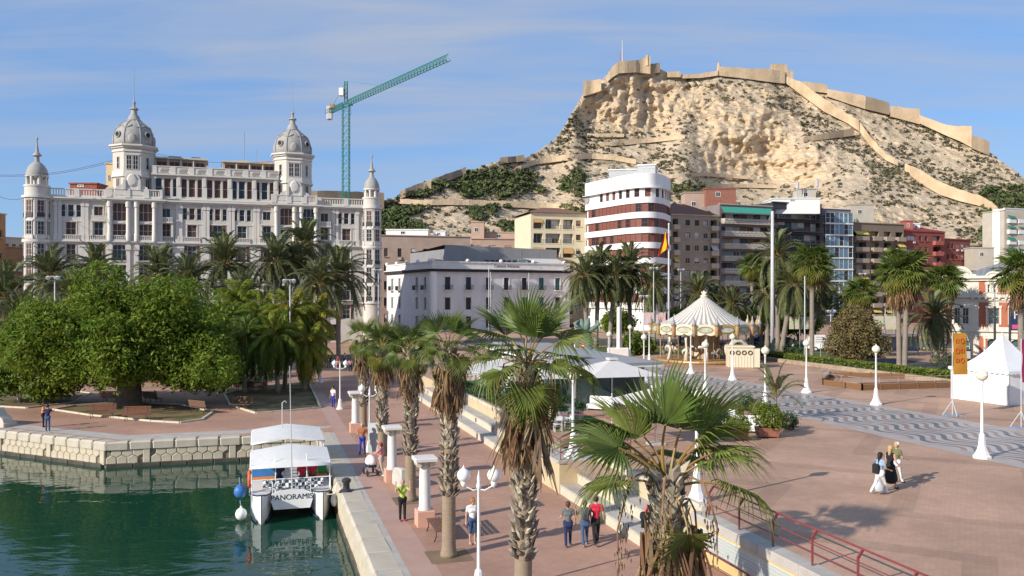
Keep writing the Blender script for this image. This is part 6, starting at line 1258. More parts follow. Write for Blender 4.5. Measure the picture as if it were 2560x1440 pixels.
# ================================================================ STREET FURNITURE AND OTHER THINGS
M_globe = mat('lamp_globe', (.72,.68,.52), .25, .06, 3, spec=.5); M_globew = mat('lamp_globe_white', (.80,.80,.79), .2, .03, 3, spec=.6)
# ---- globe lamps on the plaza
gl = thing('globe_lamp', 'x x x x', 'street lamp')
MB().lathe([(.42,0),(.42,.10),(.34,.16),(.22,.42),(.17,.62),(.13,1.1),(.10,1.15),(.085,1.2)], 8).build('base', M_white, gl)
MB().lathe([(.075,1.15),(.055,3.55),(.09,3.6),(.09,3.66)], 12).build('pole', M_white, gl, True, angle=40)
MB().lathe([(.0,3.66)]+[(.27*math.sin(R(a)), 3.93-.27*math.cos(R(a))) for a in range(15,180,15)]+[(0,4.2)], 18).build('globe', M_globe, gl, True)
MB().lathe([(.0,4.2),(.05,4.2),(.04,4.25),(0,4.32)], 8).build('finial', M_globe, gl)
MB().lathe([(.262,3.9),(.282,3.915),(.282,3.94),(.262,3.95)], 18).build('globe_band', M_white, gl)
LG = 'white globe lamps on the plaza'
LL = [(2455,1145,None,'globe lamp nearest the right edge beside the mosaic'),(2190,1012,None,'globe lamp on the far mosaic edge before the wooden deck'),(2016,982,None,'globe lamp on the far mosaic edge left of the wooden deck'),(1913,1020,None,'globe lamp behind the young potted palm'),(1831,950,None,'globe lamp just left of the cream booth'),(1727,934,None,'globe lamp in front of the carousel'),(1763,0,65.5,'globe lamp standing before the carousel drum on the near mosaic edge'),(1742,0,31.8,'globe lamp half hidden behind the nearest palm'),(1437,0,93,'far globe lamp left of the green sculpture'),(1523,0,83,'far globe lamp with bluish globe right of the green sculpture'),(1575,0,101,'far globe lamp behind the pale bush'),(1610,0,77,'globe lamp close left of the carousel'),(1623,0,95,'farther globe lamp touching the carousel eaves')]
first = True
for x, y, d, lb in LL:
    p = G(x, y, UPZ) if y else Vector(((x-1280)/F*d, d, UPZ))
    if first: gl.location = p; gl['label'] = lb; gl['group'] = LG; first = False
    else: dup(gl, p, 0, lb, LG)
dup(gl, UV(38.0, 14.25, UPZ+.03), 0, 'globe lamp on the buff block at the stair head', LG)
# ---- twin globe lamps on the promenade
tl = thing('twin_lamp', 'x x x x', 'street lamp')
MB().lathe([(.30,0),(.30,.08),(.22,.14),(.15,.5),(.12,.8),(.08,.86)], 8).build('base', M_white, tl)
MB().lathe([(.06,.8),(.045,3.3),(.075,3.34),(.075,3.42),(.05,3.5),(.055,3.62),(.02,3.8),(0,3.9)], 10).build('pole', M_white, tl, True, angle=40)
for s in (-1, 1):
    a = MB().tube([(0,0,3.3),(s*.18,0,3.26),(s*.4,0,3.38),(s*.46,0,3.48)], .025, 6).build('arm', M_white, tl, True)
    MB().lathe([(.03,3.34),(.08,3.42),(.10,3.52),(.06,3.56)], 10, (s*.46,0,0)).build('cup', M_white, tl, True)
    MB().lathe([(0,3.52)]+[(.21*math.sin(R(q)), 3.72-.21*math.cos(R(q))) for q in range(20,180,20)]+[(.04,3.95),(0,4.04)], 16, (s*.46,0,0)).build('globe', M_globew, tl, True)
TG = 'white twin lamps along the promenade'; TL = [(1197,0,26.0,'nearest white twin lamp beside the woman in white shirt'),(924,1129,None,'white twin lamp beside the grey information boards'),(850,1023,None,'white twin lamp left of the first stone column'),(801,957,None,'farthest white twin lamp by the back street')]
for i, (x, y, d, lb) in enumerate(TL):
    p = G(x, y) if y else Vector(((x-1280)/F*d, d, 0))
    if i == 0: tl.location = p; tl['label'] = lb; tl['group'] = TG
    else: dup(tl, p, 0, lb, TG)
# ---- columns
M_marble = mat('column_white', (.66,.62,.58), .7, .06, 2); M_pinkped = mat('pink_pedestal', (.60,.34,.25), .85, .06, 2); M_capital = mat('capital_cream', (.62,.56,.43), .8, .1, 3)
co = thing('column', 'x x x x', 'column')
MB().bbox(-.36,.36,-.36,.36,0,.62,.02).build('pedestal', M_pinkped, co)
MB().lathe([(.27,.62),(.27,.68),(.235,.74),(.225,2.0),(.205,2.32)], 18).build('shaft', M_marble, co, True, angle=40)
mb = MB(); mb.lathe([(.205,2.32),(.25,2.36),(.22,2.42),(.26,2.56),(.2,2.58)], 16)
for sx_ in (-1, 1):
    for sy_ in (-1, 1): st = len(mb.v); mb.lathe([(.02,-.09),(.12,-.09),(.13,0),(.12,.09),(.02,.09)], 12); mb.xf(Matrix.Translation((sx_*.27,sy_*.2,2.48)) @ Matrix.Rotation(R(90),4,'X'), st)
mb.build('capital', M_capital, co, True, angle=50)
MB().bbox(-.46,.46,-.46,.46,2.6,2.74,.03).build('abacus', M_marble, co)
CG = 'stone columns on the promenade'
for i, (x, y, lb) in enumerate(((1062,1312,'nearest white column with scrolled capital on pink pedestal'),(980,1203,'middle white column behind the woman with the pram'),(888,1080,'farthest white column beside the last promenade palm'))):
    if i == 0: co.location = G(x, y); co.rotation_euler.z = DOCK_ROT; co['label'] = lb; co['group'] = CG
    else: dup(co, G(x, y), DOCK_ROT, lb, CG)
# ---- benches
def bench(label, p, rz, wood, group, L_=1.9):
    r = thing('bench', label, 'bench', p, rz, group)
    for k in range(5): MB().box(-L_/2,L_/2,-.25+k*.115,-.165+k*.115,.42,.455).build('seat_slat', wood, r)
    for k in range(5): z = .52+k*.105; MB().box(-L_/2,L_/2,.33+k*.028,.365+k*.028,z,z+.085).build('back_slat', wood, r)
    for s in (-1, 1):
        mb = MB(); x = s*(L_/2-.25); mb.tube([(x,-.28,0),(x,-.2,.2),(x,-.22,.4)], .025, 6); mb.tube([(x,.42,0),(x,.26,.25),(x,.3,.42),(x,.46,1.0)], .025, 6); mb.tube([(x,-.26,.405),(x,.32,.405)], .025, 6); mb.build('leg', M_darkmetal, r, True)
    return r
M_wood2 = mat('bench_red_wood', (.20,.085,.05), .6, .25, 6, stretch=(1,8,8)); BG = 'wooden slat benches'
bench('wooden slat bench at the foot of the skirted promenade palm', G(1094,1340), DOCK_ROT-R(90), M_wood, BG, 2.0)
for x, y, rz, lb, m in ((254,1045,R(12),'left of the two reddish benches on the lawn edge',M_wood2),(340,1052,R(10),'right of the two reddish benches on the lawn edge',M_wood2),(284,1006,R(180),'dark bench left of the big tree trunk',M_wood),(384,1008,R(150),'dark bench right of the big tree trunk',M_wood),(503,1032,R(150),'dark bench at the right end of the tree lawn',M_wood),(600,1024,R(-20),'dark bench in the shade near the middle lawn',M_wood),(612,978,R(180),'dark bench far back on the shaded lawn',M_wood),(640,980,R(180),'second dark bench far back on the shaded lawn',M_wood)):
    bench(lb, G(x, y), rz, m, BG)
# ---- plinth, bollard, boards, curved wall
pz = thing('stone_plinth', 'white stone plinth with stepped side at the left quay edge', 'plinth', G(-20,1064), R(-14)); M_pl = mat('plinth_stone', (.55,.50,.42), .85, .1, 1.5)
MB().bbox(-2.6,1.6,-.6,.6,0,.28,.04).build('foot', M_pl, pz); MB().prism([(-2.4,0),(1.4,0),(1.3,.3),(.9,.55),(.6,1.0),(-2.4,1.0)], -.42, .42).xf(Matrix.Translation((0,0,.28)) @ Matrix.Rotation(R(90),4,'X')).build('body', M_pl, pz)
MB().lathe([(.16,-.44),(.16,-.46),(0,-.46)], 14).xf(Matrix.Rotation(R(-90),4,'X') @ Matrix.Translation((0,0,0))).xf(Matrix.Translation((.2,-.86,.75))).build('medallion', M_darkmetal, pz)
bo = thing('bollard', 'dark iron mooring bollard on the dock edge', 'bollard', G(866,1228)); MB().lathe([(.24,0),(.24,.06),(.16,.12),(.15,.38),(.22,.46),(.22,.56),(.12,.62),(0,.63)], 14).build('post', M_darkmetal, bo, True, angle=45); MB().box(-.3,.3,-.3,.3,-.02,.025).build('plate', M_darkmetal, bo)
for x, y, w_, lb, m in ((938,1132,.9,'pale grey information board left of the promenade palm',mat('board_pale', (.42,.47,.45), .4)),(972,1138,.8,'dark grey information board right of the promenade palm',mat('board_dark', (.16,.18,.20), .4))):
    r = thing('information_board', lb, 'board', G(x,y), R(-12)); MB().bbox(-w_/2,w_/2,-.05,.05,.0,1.75,.02).build('panel', m, r); MB().box(-w_/2+.06,w_/2-.06,-.055,-.05,.5,1.65).build('poster', M_lgrey, r)
cw = thing('curved_wall', 'low white curved wall piece beside the middle column', 'wall', G(997,1216), DOCK_ROT+R(8))
MB().prism([(-.8,0),(.8,0),(.8,.4),(.65,.7),(.3,.88),(-.5,.98),(-.8,.95)], -.1, .1).xf(Matrix.Rotation(R(90),4,'Z') @ Matrix.Rotation(R(90),4,'X')).build('slab', mat('wall_plaster', (.50,.47,.42), .85, .12, 2), cw)
for k in range(8): MB().box(.1,.14,-.7+.16*k,-.58+.16*k,.25+.02*(k%3),.66).build('stone_facing', M_capital, cw)
# ---- tour boat
M_boat = mat('boat_white', (.80,.80,.79), .3, .03, 2, spec=.5); M_canvas = mat('canvas_white', (.74,.73,.70), .8, .05, 3, bump=.01, bscale=6, trans=.1); M_navy = mat('navy', (.03,.05,.10), .4); M_red = mat('paint_red', (.55,.04,.03), .45); M_blue = mat('paint_blue', (.05,.22,.55), .45); M_orange = mat('paint_orange', (.75,.25,.03), .45); M_green = mat('paint_green', (.03,.30,.10), .45); M_lblue = mat('paint_light_blue', (.25,.52,.68), .45)
bc = P(735,1300,0); d_ = (CZ-WZ)*F/(1306-HY); bt = thing('tour_boat', 'white canopied catamaran tour boat moored at the dock', 'boat', ((731-1280)/F*d_, d_, WZ), DOCK_ROT+math.pi)
def hull(cx):
    mb = MB(); secs = []
    for y, w_, k in ((-11,.46,.0),(-6,.5,0),(-2.2,.5,0),(-1.0,.40,.06),(-.3,.2,.16),(.12,.02,.26)):
        secs.append([(cx-w_, y, 1.18+k), (cx-w_*.97, y, .35+k*.4), (cx-w_*.45, y-.1*(y>-1), -.35), (cx, y-.15*(y>-1), -.5), (cx+w_*.45, y-.1*(y>-1), -.35), (cx+w_*.97, y, .35+k*.4), (cx+w_, y, 1.18+k)])
    n0 = len(mb.v); mb.v.extend([q for s in secs for q in s])
    for i in range(len(secs)-1):
        for j in range(6): mb.f.append((n0+i*7+j, n0+(i+1)*7+j, n0+(i+1)*7+j+1, n0+i*7+j+1)); mb.m.append(0)
        mb.f.append((n0+i*7+6, n0+(i+1)*7+6, n0+(i+1)*7, n0+i*7)); mb.m.append(0)
    mb.face(secs[0]); o = mb.build('hull', M_boat, bt, True, angle=35)
    mb = MB()
    for sgn in (0, 6): mb.tube([tuple(np.array(s[sgn])+np.array([(-.02 if sgn == 0 else .02),0,-.03])) for s in secs], .035, 6)
    mb.build('rub_rail', M_navy, o)
    mb = MB(); 
    for sgn, q in ((1,-1),(5,1)): mb.tube([(s[sgn][0]*1.0+q*.012, s[sgn][1], .06) for s in secs[:-1]], .05, 5)
    mb.build('boot_stripe', M_navy, o)
hull(-1.42); hull(1.42)
MB().bbox(-1.0,1.0,-10.8,-.95,.75,1.12,.03).build('bridge_deck', M_boat, bt)
mb = MB(); mb.prism([(-.85,.52),(.85,.52),(1.0,1.0),(.95,1.25),(.55,1.42),(-.55,1.42),(-.95,1.25),(-1.0,1.0)], -.06, .06); mb.xf(Matrix.Translation((0,-.62,0)) @ Matrix.Rotation(R(90),4,'X')); nb = mb.build('name_board', M_boat, bt)
link('lettering', text('PANORAMIS', .36, mat('letter_black', (.02,.02,.022), .5), extr=.004), nb, (0,-.552,1.08), (R(90),0,R(180)))
MB().box(-2.0,2.0,-9.8,-1.2,1.125,1.16).build('deck', M_lgrey, bt)
for i, (y, m) in enumerate(((-3.0,M_orange),(-3.9,M_lblue),(-4.8,M_blue),(-5.7,M_red),(-6.6,M_green),(-7.5,M_orange))):
    for s in (-1, 1): b_ = MB().box(s*1.25-.6,s*1.25+.6,y-.4,y,1.5,1.56).build('seat', m, bt); MB().box(s*1.25-.6,s*1.25+.6,y-.46,y-.4,1.56,2.0).build('backrest', (M_red,M_blue,M_orange,M_green)[(i+s)%4], bt)
for y0, y1, zr in ((-1.7,-4.5,3.0),(-6.0,-10.4,3.2)):
    mb = MB(); k = 8; rows = []
    for i in range(k+1):
        f_ = i/k; y = y0+(y1-y0)*f_; sag = .025*math.sin(i*2.7); zz = zr-(.32*(1-f_)**1.5 if y0 > -5 else .06*(1-f_)); rows.append([(-1.97,y,zz-.4),(-1.93,y,zz-.26),(-1.0,y,zz-.13+sag),(0,y,zz+sag*.5),(1.0,y,zz-.13-sag),(1.93,y,zz-.26),(1.97,y,zz-.4)])
    n0 = len(mb.v); mb.v.extend([q for r_ in rows for q in r_])
    for i in range(k):
        for j in range(6): mb.f.append((n0+i*7+j, n0+i*7+j+1, n0+(i+1)*7+j+1, n0+(i+1)*7+j)); mb.m.append(0)
    mb.build('canopy', M_canvas, bt, True, angle=30)
    mb = MB(); r_ = rows[0]; mb.add(r_+[(x*1.02,y+.3 if y0 > -5 else y+.03,2.36 if y0 > -5 else z-.12) for x,y,z in r_], [(j,j+7,j+8,j+1) for j in range(6)]); mb.build('canopy_front', M_canvas, bt, True)
    for s in (-1, 1):
        for y in (y0-.1, y1+.1): MB().tube([(s*1.88,y,1.15),(s*1.88,y,zr-.5)], .03, 6).build('post', M_white, bt)
for s in (-.75,.75): MB().tube([(s,-1.3,1.15),(s,-1.85,2.9)], .025, 6).build('stay', M_white, bt)
MB().tube([(-.02,-.75,1.2),(0.1,-.7,7.4)], [.035,.015], 6).build('mast', M_lgrey, bt); MB().tube([(.25,-9.2,3.1),(.25,-9.2,4.6),(.1,-9.2,4.7),(0,-9.2,4.6)], .03, 6).build('hook_post', M_lgrey, bt)
M_stripe = bpy.data.materials.new('striped_cloth'); M_stripe.use_nodes = True
_t = M_stripe.node_tree; _w = N(_t, 'ShaderNodeTexChecker'); _w.inputs['Scale'].default_value = 6.5; _w.inputs['Color1'].default_value = (.04,.06,.10,1); _w.inputs['Color2'].default_value = (.75,.75,.73,1); _c = N(_t, 'ShaderNodeTexCoord'); _t.links.new(_c.outputs['Object'], _w.inputs[0]); _t.links.new(_w.outputs[0], _t.nodes['Principled BSDF'].inputs['Base Color'])
mb = MB(); rows = [[(x, -.95+.06*math.sin(x*9+z*5), 1.45+z*.42+.05*math.sin(x*7)) for x in np.linspace(-1.5,1.35,22)] for z in (0,.5,1)]; n0 = 0; mb.v = [q for r_ in rows for q in r_]
for i in range(2):
    for j in range(21): mb.f.append((i*22+j,i*22+j+1,(i+1)*22+j+1,(i+1)*22+j)); mb.m.append(0)
mb.build('striped_cloth', M_stripe, bt)
MB().tube([(-1.9,-.95,1.9),(1.9,-.95,1.9)], .025, 6).build('bow_rail', M_white, bt)
for x in (-1.85,-.9,.9,1.85): MB().tube([(x,-.95,1.15),(x,-.95,1.9)], .022, 6).build('rail_post', M_white, bt)
ring = MB(); ring.tube([(1.98,-1.6+.36*math.cos(R(a)),1.85+.36*math.sin(R(a))) for a in range(0,361,20)], .075, 8, False); tag(ring.build('life_ring', mat('lifering_orange', (.85,.14,.05), .5), None, True, bt.location, DOCK_ROT+math.pi), 'orange life ring on the left side of the tour boat', 'life ring')
def fender(label, x, y, z, r_, m, sq=1.1):
    q = bt.matrix_basis @ Vector((x,y,z)); f_ = thing('fender', label, 'fender', q); MB().lathe([(0,-r_*sq)]+[(r_*math.sin(R(a)), -r_*sq*math.cos(R(a))) for a in range(20,180,20)]+[(.05,r_*sq),(.05,r_*sq+.08),(0,r_*sq+.08)], 14).build('ball', m, f_, True); MB().tube([(0,0,r_*sq),(-.05,0,r_*sq+.35)], .015, 5).build('rope', M_lgrey, f_)
bpy.context.view_layer.update()
fender('blue ball fender hanging at the left side of the boat', 2.4, -1.3, 1.35, .30, mat('fender_blue', (.05,.16,.42), .4)); fender('white ball fender left of the boat near the water', 2.35, -.9, .35, .27, M_white); fender('cream fender between boat and dock, upper one', -2.15, -.8, 1.15, .24, M_capital, 1.5); fender('cream fender between boat and dock, lower one', -1.98, -.35, .85, .17, M_marble, 1.9)
# ---- pram
pr = thing('pram', 'dark pram with white sunshade cloth pushed by the woman in red cap', 'pram', G(926,1187), R(25))
for sx_ in (-.25,.25):
    for y in (-.35,.4): w_ = MB().lathe([(.06,-.02),(.15,-.025),(.16,0),(.15,.025),(.06,.02)], 14).xf(Matrix.Translation((sx_,y,.16)) @ Matrix.Rotation(R(90),4,'Y')).build('wheel', M_dark, pr)
mb = MB(); 
for s in (-.22,.22): mb.tube([(s,-.35,.18),(s,.1,.5),(s,.5,1.0)], .018, 6); mb.tube([(s,.4,.18),(s,0,.5)], .018, 6)
mb.tube([(-.22,.5,1.0),(.22,.5,1.0)], .02, 6); mb.build('frame', M_darkmetal, pr)
MB().prism([(-.45,.45),(.3,.4),(.4,.7),(-.5,.72)], -.2, .2).xf(Matrix.Rotation(R(90),4,'Z') @ Matrix.Rotation(R(90),4,'X')).build('seat_tub', M_navy, pr)
MB().lathe([(.34,0),(.36,.12),(.30,.3),(.18,.42),(0,.47)], 14).xf(Matrix.Translation((0,-.15,.6)) @ Matrix.Diagonal((.85,1.25,1,1))).build('sunshade', mat('pram_cloth', (.76,.66,.66), .8, .05, 5, bump=.02), pr, True)
# ---- restaurant terrace
M_carpet = mat('green_carpet', (.035,.13,.045), .95, .15, 4); struct(MB().face(poly([(46,16),(46,20.2),(75,20.2),(75,16)], UPZ+.006)).build('terrace_carpet', M_carpet)); struct(MB().face(poly([(42.5,17),(42.5,20),(46,20),(46,17)], UPZ+.008)).build('terrace_carpet', M_carpet))
pv = thing('restaurant_pavilion', 'glass restaurant pavilion with large flat grey roof', 'pavilion', UV(64, 23, UPZ), DOCK_ROT)
M_roofg = mat('roof_sheet_grey', (.30,.30,.30), .55, .05, .6)
MB().prism([(-3.4,-12),(3.4,-11),(3.6,14),(-3.2,14)], 3.0, 3.16).build('roof', M_roofg, pv); MB().prism([(-3.45,-12.05),(3.45,-11.05),(3.65,14.05),(-3.25,14.05)], 2.86, 2.98).build('fascia', M_white, pv)
MB().prism([(-2.4,-7),(-.2,-7),(-.2,12),(-2.4,12)], 3.3, 3.42).build('upper_roof', M_roofg, pv); MB().box(-2.2,-.4,-6.6,11.6,3.16,3.3).build('upper_fascia', M_white, pv)
for i in range(9):
    y = -9.5+i*2.6
    for x, s in ((2.7,1),(-2.4,-1)): MB().box(x-.05,x+.05,y-.05,y+.05,0,2.86).build('post', M_grey, pv); MB().box(x-.012,x+.012,y+.06,y+2.54,.08,2.8).build('glass_pane', mat('pavilion_glass', (.05,.075,.075), .08, .2, .5, spec=.8), pv)
for i in range(4): MB().box(-2.3+i*1.25,-1.1+i*1.25,-9.52,-9.49,.08,2.8).build('glass_pane', MATS['pavilion_glass'], pv)
MB().box(-2.3,2.6,-9.4,13,0,.1).build('floor', M_grey, pv)
def umbrella(label, x, d, apex_y, w_, group='white restaurant umbrellas', drop=.85):
    ap = P(x, apex_y, d); r = thing('umbrella', label, 'umbrella', (ap.x, d, UPZ), DOCK_ROT); H = ap.z-UPZ; hw = w_/2; mb = MB(); rim = []
    for k in range(8): an = R(45*k+22.5) if False else R(45*k); rr = hw*1.3 if k % 2 else hw; rim.append((rr*math.cos(an), rr*math.sin(an), H-drop))
    rim = [(hw*a, hw*b_, H-drop) for a, b_ in ((-1,-1),(0,-1),(1,-1),(1,0),(1,1),(0,1),(-1,1),(-1,0))]; mid = [(a*.5, b_*.5, H-drop*.45-.03) for a, b_, c in rim]
    mb.v = rim+mid+[(0,0,H)]
    for k in range(8): j = (k+1)%8; mb.f += [(k,j,8+j,8+k),(8+k,8+j,16)]; mb.m += [0,0]
    mb.build('canopy', mat('umbrella_cloth', (.72,.70,.68), .85, .04, 2, trans=.25), r)
    MB().prism([(-.28,-.28),(.28,-.28),(.28,.28),(-.28,.28)], H-.03, H+.09).build('vent_cap', MATS['umbrella_cloth'], r)
    MB().tube([(0,0,0),(0,0,H)], .045, 8).build('pole', M_lgrey, r); MB().bbox(-.4,.4,-.4,.4,0,.12,.03).build('foot', M_concrete, r)
    for k in range(8): MB().bar((rim[k][0],rim[k][1],rim[k][2]-.03), (0,0,H-.08), .025).build('rib', M_lgrey, r)
    return r
umbrella('large white umbrella before the pavilion end', 1530, 50, 898, 4.4); umbrella('white umbrella lower right, behind the near palm leaves', 1640, 44, 968, 3.9, drop=.8); umbrella('white umbrella at the far left of the terrace', 1208, 66, 905, 3.6, drop=.6); umbrella('white umbrella behind the tall promenade palm', 1330, 60, 912, 3.8); umbrella('white umbrella near the far end of the terrace', 1265, 72, 893, 3.6, drop=.6)
M_chair = mat('chair_white', (.74,.73,.71), .5, .04, 3); M_wicker = mat('wicker', (.24,.16,.09), .9, .3, 12)
tb = thing('table', 'x x x x', 'table'); MB().bbox(-.42,.42,-.42,.42,.70,.74,.01).build('tabletop', M_chair, tb)
for a in (-1, 1):
    for c in (-1, 1): MB().box(a*.36-.025,a*.36+.025,c*.36-.025,c*.36+.025,0,.70).build('leg', M_chair, tb)
chh = thing('chair', 'x x x x', 'chair'); MB().bbox(-.23,.23,-.23,.23,.42,.46,.01).build('seat', M_chair, chh); MB().box(-.22,.22,.2,.23,.66,.86).build('backrest', M_chair, chh)
for a in (-1, 1):
    for c in (-1, 1): MB().box(a*.2-.02,a*.2+.02,c*.2-.02,c*.2+.02,0,.66 if c > 0 else .42).build('leg', M_chair, chh)
    MB().box(a*.22-.02,a*.22+.02,-.2,.2,.62,.66).build('armrest', M_chair, chh)
tabs = [G(1388,1074,UPZ), G(1310,1010,UPZ), G(1345,1040,UPZ), G(1255,985,UPZ), G(1225,965,UPZ), G(1290,975,UPZ), G(1340,985,UPZ), G(1395,990,UPZ), G(1195,950,UPZ), G(1430,975,UPZ)]
TD = ['nearest carpet table','third table back on the carpet','second table back on the carpet','fifth table along the planter','sixth table along the planter','table behind the tall palm skirt','table left of the wicker chairs','table beside the guests in blue','last table at the far terrace end','table closest to the glass pavilion']; SD = ['right','far','left','near']
rg = random.Random(4); f1 = True
for i, p in enumerate(tabs):
    if i == 0: tb.location = p; tb['label'] = 'white restaurant table, the '+TD[0]; tb['group'] = 'restaurant tables'
    else: dup(tb, p, rg.uniform(0,1.5), 'white restaurant table, the '+TD[i], 'restaurant tables')
    for k in range(4):
        an = DOCK_ROT+R(90*k)+rg.uniform(-.2,.2); q = p+Vector((math.cos(an),math.sin(an),0))*.72; lb = 'white armchair on the '+SD[k]+' side of the '+TD[i]
        if f1: chh.location = q; chh.rotation_euler.z = an-R(90); chh['label'] = lb; chh['group'] = 'white terrace chairs'; f1 = False
        else: dup(chh, q, an-R(90), lb, 'white terrace chairs')
def wicker(label, p, rz):
    r = thing('wicker_chair', label, 'chair', p, rz, 'wicker chairs before the pavilion'); MB().lathe([(.30,0),(.34,.4),(.30,.44),(0,.44)], 14).build('seat', M_wicker, r, True, angle=40); MB().lathe([(.34,.4),(.40,.62),(.40,.85),(.36,.85),(.35,.62),(.31,.44)], 14, a0=R(10), a1=R(170)).build('backrest', M_wicker, r, True)
for i, (x, y, lb) in enumerate(((1496,992,'wicker tub chair beside the umbrella pole, left one'),(1522,1000,'wicker tub chair beside the umbrella pole, right one'),(1552,985,'wicker tub chair behind the umbrella pole'),(1412,992,'wicker tub chair left of the white sofa'),(1440,985,'second wicker tub chair left of the white sofa'))): wicker(lb, G(x,y+8,UPZ), R(20+50*i))
def sofa(label, p, rz):
    r = thing('sofa', label, 'sofa', p, rz); MB().bbox(-.85,.85,-.4,.4,.12,.42,.05).build('seat', M_chair, r); MB().bbox(-.85,.85,.28,.46,.4,.9,.05).build('backrest', M_chair, r)
    for s in (-1, 1): MB().box(s*.8-.04,s*.8+.04,-.36,.4,0,.13).build('leg', M_chair, r)
sofa('white outdoor sofa left of the umbrella pole', G(1462,1015,UPZ), R(-20)); sofa('second white outdoor sofa closer to the umbrella pole', G(1500,1025,UPZ), R(-25)); sofa('white sofa back between the plaza shrubs', G(1864,1080,UPZ), R(-15)); sofa('white lounge seat behind the near palm leaves', G(1802,1062,UPZ), R(-15))
for i, (x, y, lb) in enumerate(((1405,1050,'grey cube planter on the terrace edge, near one'),(1420,1028,'grey cube planter on the terrace edge, far one'),(1445,1045,'grey cube planter with red flowers before the sofa'))):
    p = G(x,y,UPZ); r = thing('planter', lb, 'planter', p, DOCK_ROT); MB().bbox(-.28,.28,-.28,.28,0,.55,.02).build('box', M_grey, r); link('foliage', crown([(0,0,.75,.42,.42,.32)], 500, .08, 60+i, M_hedge2, .5), r)
# ---- carousel
cd = 100.0; cp = Vector(((1760-1280)/F*cd, cd, UPZ)); ca = thing('carousel', 'cream carousel with striped tent roof and ornate gilded rim', 'carousel', cp)
M_cc = mat('carousel_cream', (.68,.60,.45), .5, .06, 2); M_gold = mat('carousel_gold', (.42,.30,.14), .4, .2, 4, metal=.3); M_str = [mat('roof_stripe_pale', (.70,.66,.58), .7, .05, 2), mat('roof_stripe_grey', (.36,.33,.29), .7, .05, 2)]; M_orn = mat('carousel_orange', (.40,.23,.11), .5, .2, 3); M_dkred = mat('carousel_red', (.30,.05,.035), .5, .2, 3)
MB().lathe([(5.5,0),(5.6,.1),(5.6,.35),(5.5,.38),(0,.38)], 40).build('platform', M_orn, ca); MB().lathe([(5.62,.12),(5.66,.2),(5.62,.3)], 40).build('platform_rim', M_gold, ca)
NS = 96; prof = [(6.0,4.15),(4.4,4.75),(3.0,5.55),(1.8,6.4),(.8,7.2),(.3,7.55)]
for par_ in (0, 1):
    mb = MB()
    for k in range(par_, NS, 2):
        a0, a1 = 2*math.pi*k/NS, 2*math.pi*(k+1)/NS
        for (r0, z0), (r1, z1) in zip(prof[:-1], prof[1:]): mb.face([(r0*math.cos(a0),r0*math.sin(a0),z0),(r0*math.cos(a1),r0*math.sin(a1),z0),(r1*math.cos(a1),r1*math.sin(a1),z1),(r1*math.cos(a0),r1*math.sin(a0),z1)])
    stuff(mb.build('roof_stripes', M_str[par_], ca))
MB().lathe([(.3,7.5),(.45,7.6),(.4,7.75),(.2,7.8),(.28,8.0),(.1,8.25),(0,8.3)], 10).build('finial', M_cc, ca, True)
for k in range(4): an = R(90*k+30); MB().tube([(0,0,7.8),(.3*math.cos(an),.3*math.sin(an),7.95),(.42*math.cos(an),.42*math.sin(an),8.2)], [.06,.07,.03], 6).build('finial_horse', M_cc, ca)
NP = 16
for k in range(NP):
    a0, a1 = 2*math.pi*k/NP, 2*math.pi*(k+1)/NP; am = (a0+a1)/2; e0 = Vector((math.cos(a0),math.sin(a0),0))*6.15; e1 = Vector((math.cos(a1),math.sin(a1),0))*6.15; em = Vector((math.cos(am),math.sin(am),0))
    mb = MB(); n_ = 10; top = [e0.lerp(e1,i/n_)+Vector((0,0,4.3+.22*math.sin(math.pi*i/n_))) for i in range(n_+1)]; bot = [e0.lerp(e1,i/n_)+Vector((0,0,3.45-.2*abs(math.sin(2*math.pi*i/n_)))) for i in range(n_+1)]
    for i in range(n_): mb.face([bot[i],bot[i+1],top[i+1],top[i]]); mb.face([bot[i+1]-em*.12,bot[i]-em*.12,top[i]-em*.12,top[i+1]-em*.12]); mb.face([top[i],top[i+1],top[i+1]-em*.12,top[i]-em*.12]); mb.face([bot[i+1],bot[i],bot[i]-em*.12,bot[i+1]-em*.12])
    o = mb.build('rim_panel', M_cc if k % 4 else M_gold, ca)
    mb = MB(); c = e0.lerp(e1,.5)+em*.03+Vector((0,0,3.9)); sd_ = Vector((-em.y,em.x,0)); mb.face([c+sd_*.75*math.cos(R(q))+Vector((0,0,.28*math.sin(R(q)))) for q in range(0,360,24)]); mb.build('painted_oval', mat('painted_oval', (.42,.46,.36), .4, .3, 1.5), o)
    mb = MB(); mb.tube([c+em*.02+sd_*.8*math.cos(R(q))+Vector((0,0,.33*math.sin(R(q)))) for q in range(0,361,24)], .05, 5, False); mb.build('oval_frame', M_gold, o)
    q = Vector((math.cos(a0),math.sin(a0),0))*6.25; t_ = MB(); t_.lathe([(.08,3.15),(.22,3.4),(.24,3.9),(.22,4.3),(.3,4.36),(.2,4.75),(.07,5.0),(.03,5.4),(0,5.45)], 10, tuple(q)); t_.build('rim_turret', M_orn if k % 2 == 0 else M_gold, ca, True, angle=45); MB().lathe([(.31,4.36),(.22,4.7),(.08,5.0),(.03,5.42)], 10, tuple(q*1.004)).build('turret_cap', M_grey, ca, True)
MB().lathe([(0,4.05),(6.05,4.12),(6.05,4.05),(0,3.98)], 32).build('ceiling', M_dkred, ca); MB().lathe([(1.7,.38),(1.7,4.0)], 18).build('centre_drum', mat('drum_panels', (.42,.30,.18), .5, .4, 1.2, col2=(.60,.52,.38)), ca)
for k in range(12):
    an = R(30*k); q = (1.74*math.cos(an),1.74*math.sin(an)); MB().tube([(q[0],q[1],.4),(q[0],q[1],4.0)], .1, 6).build('drum_pilaster', M_gold, ca)
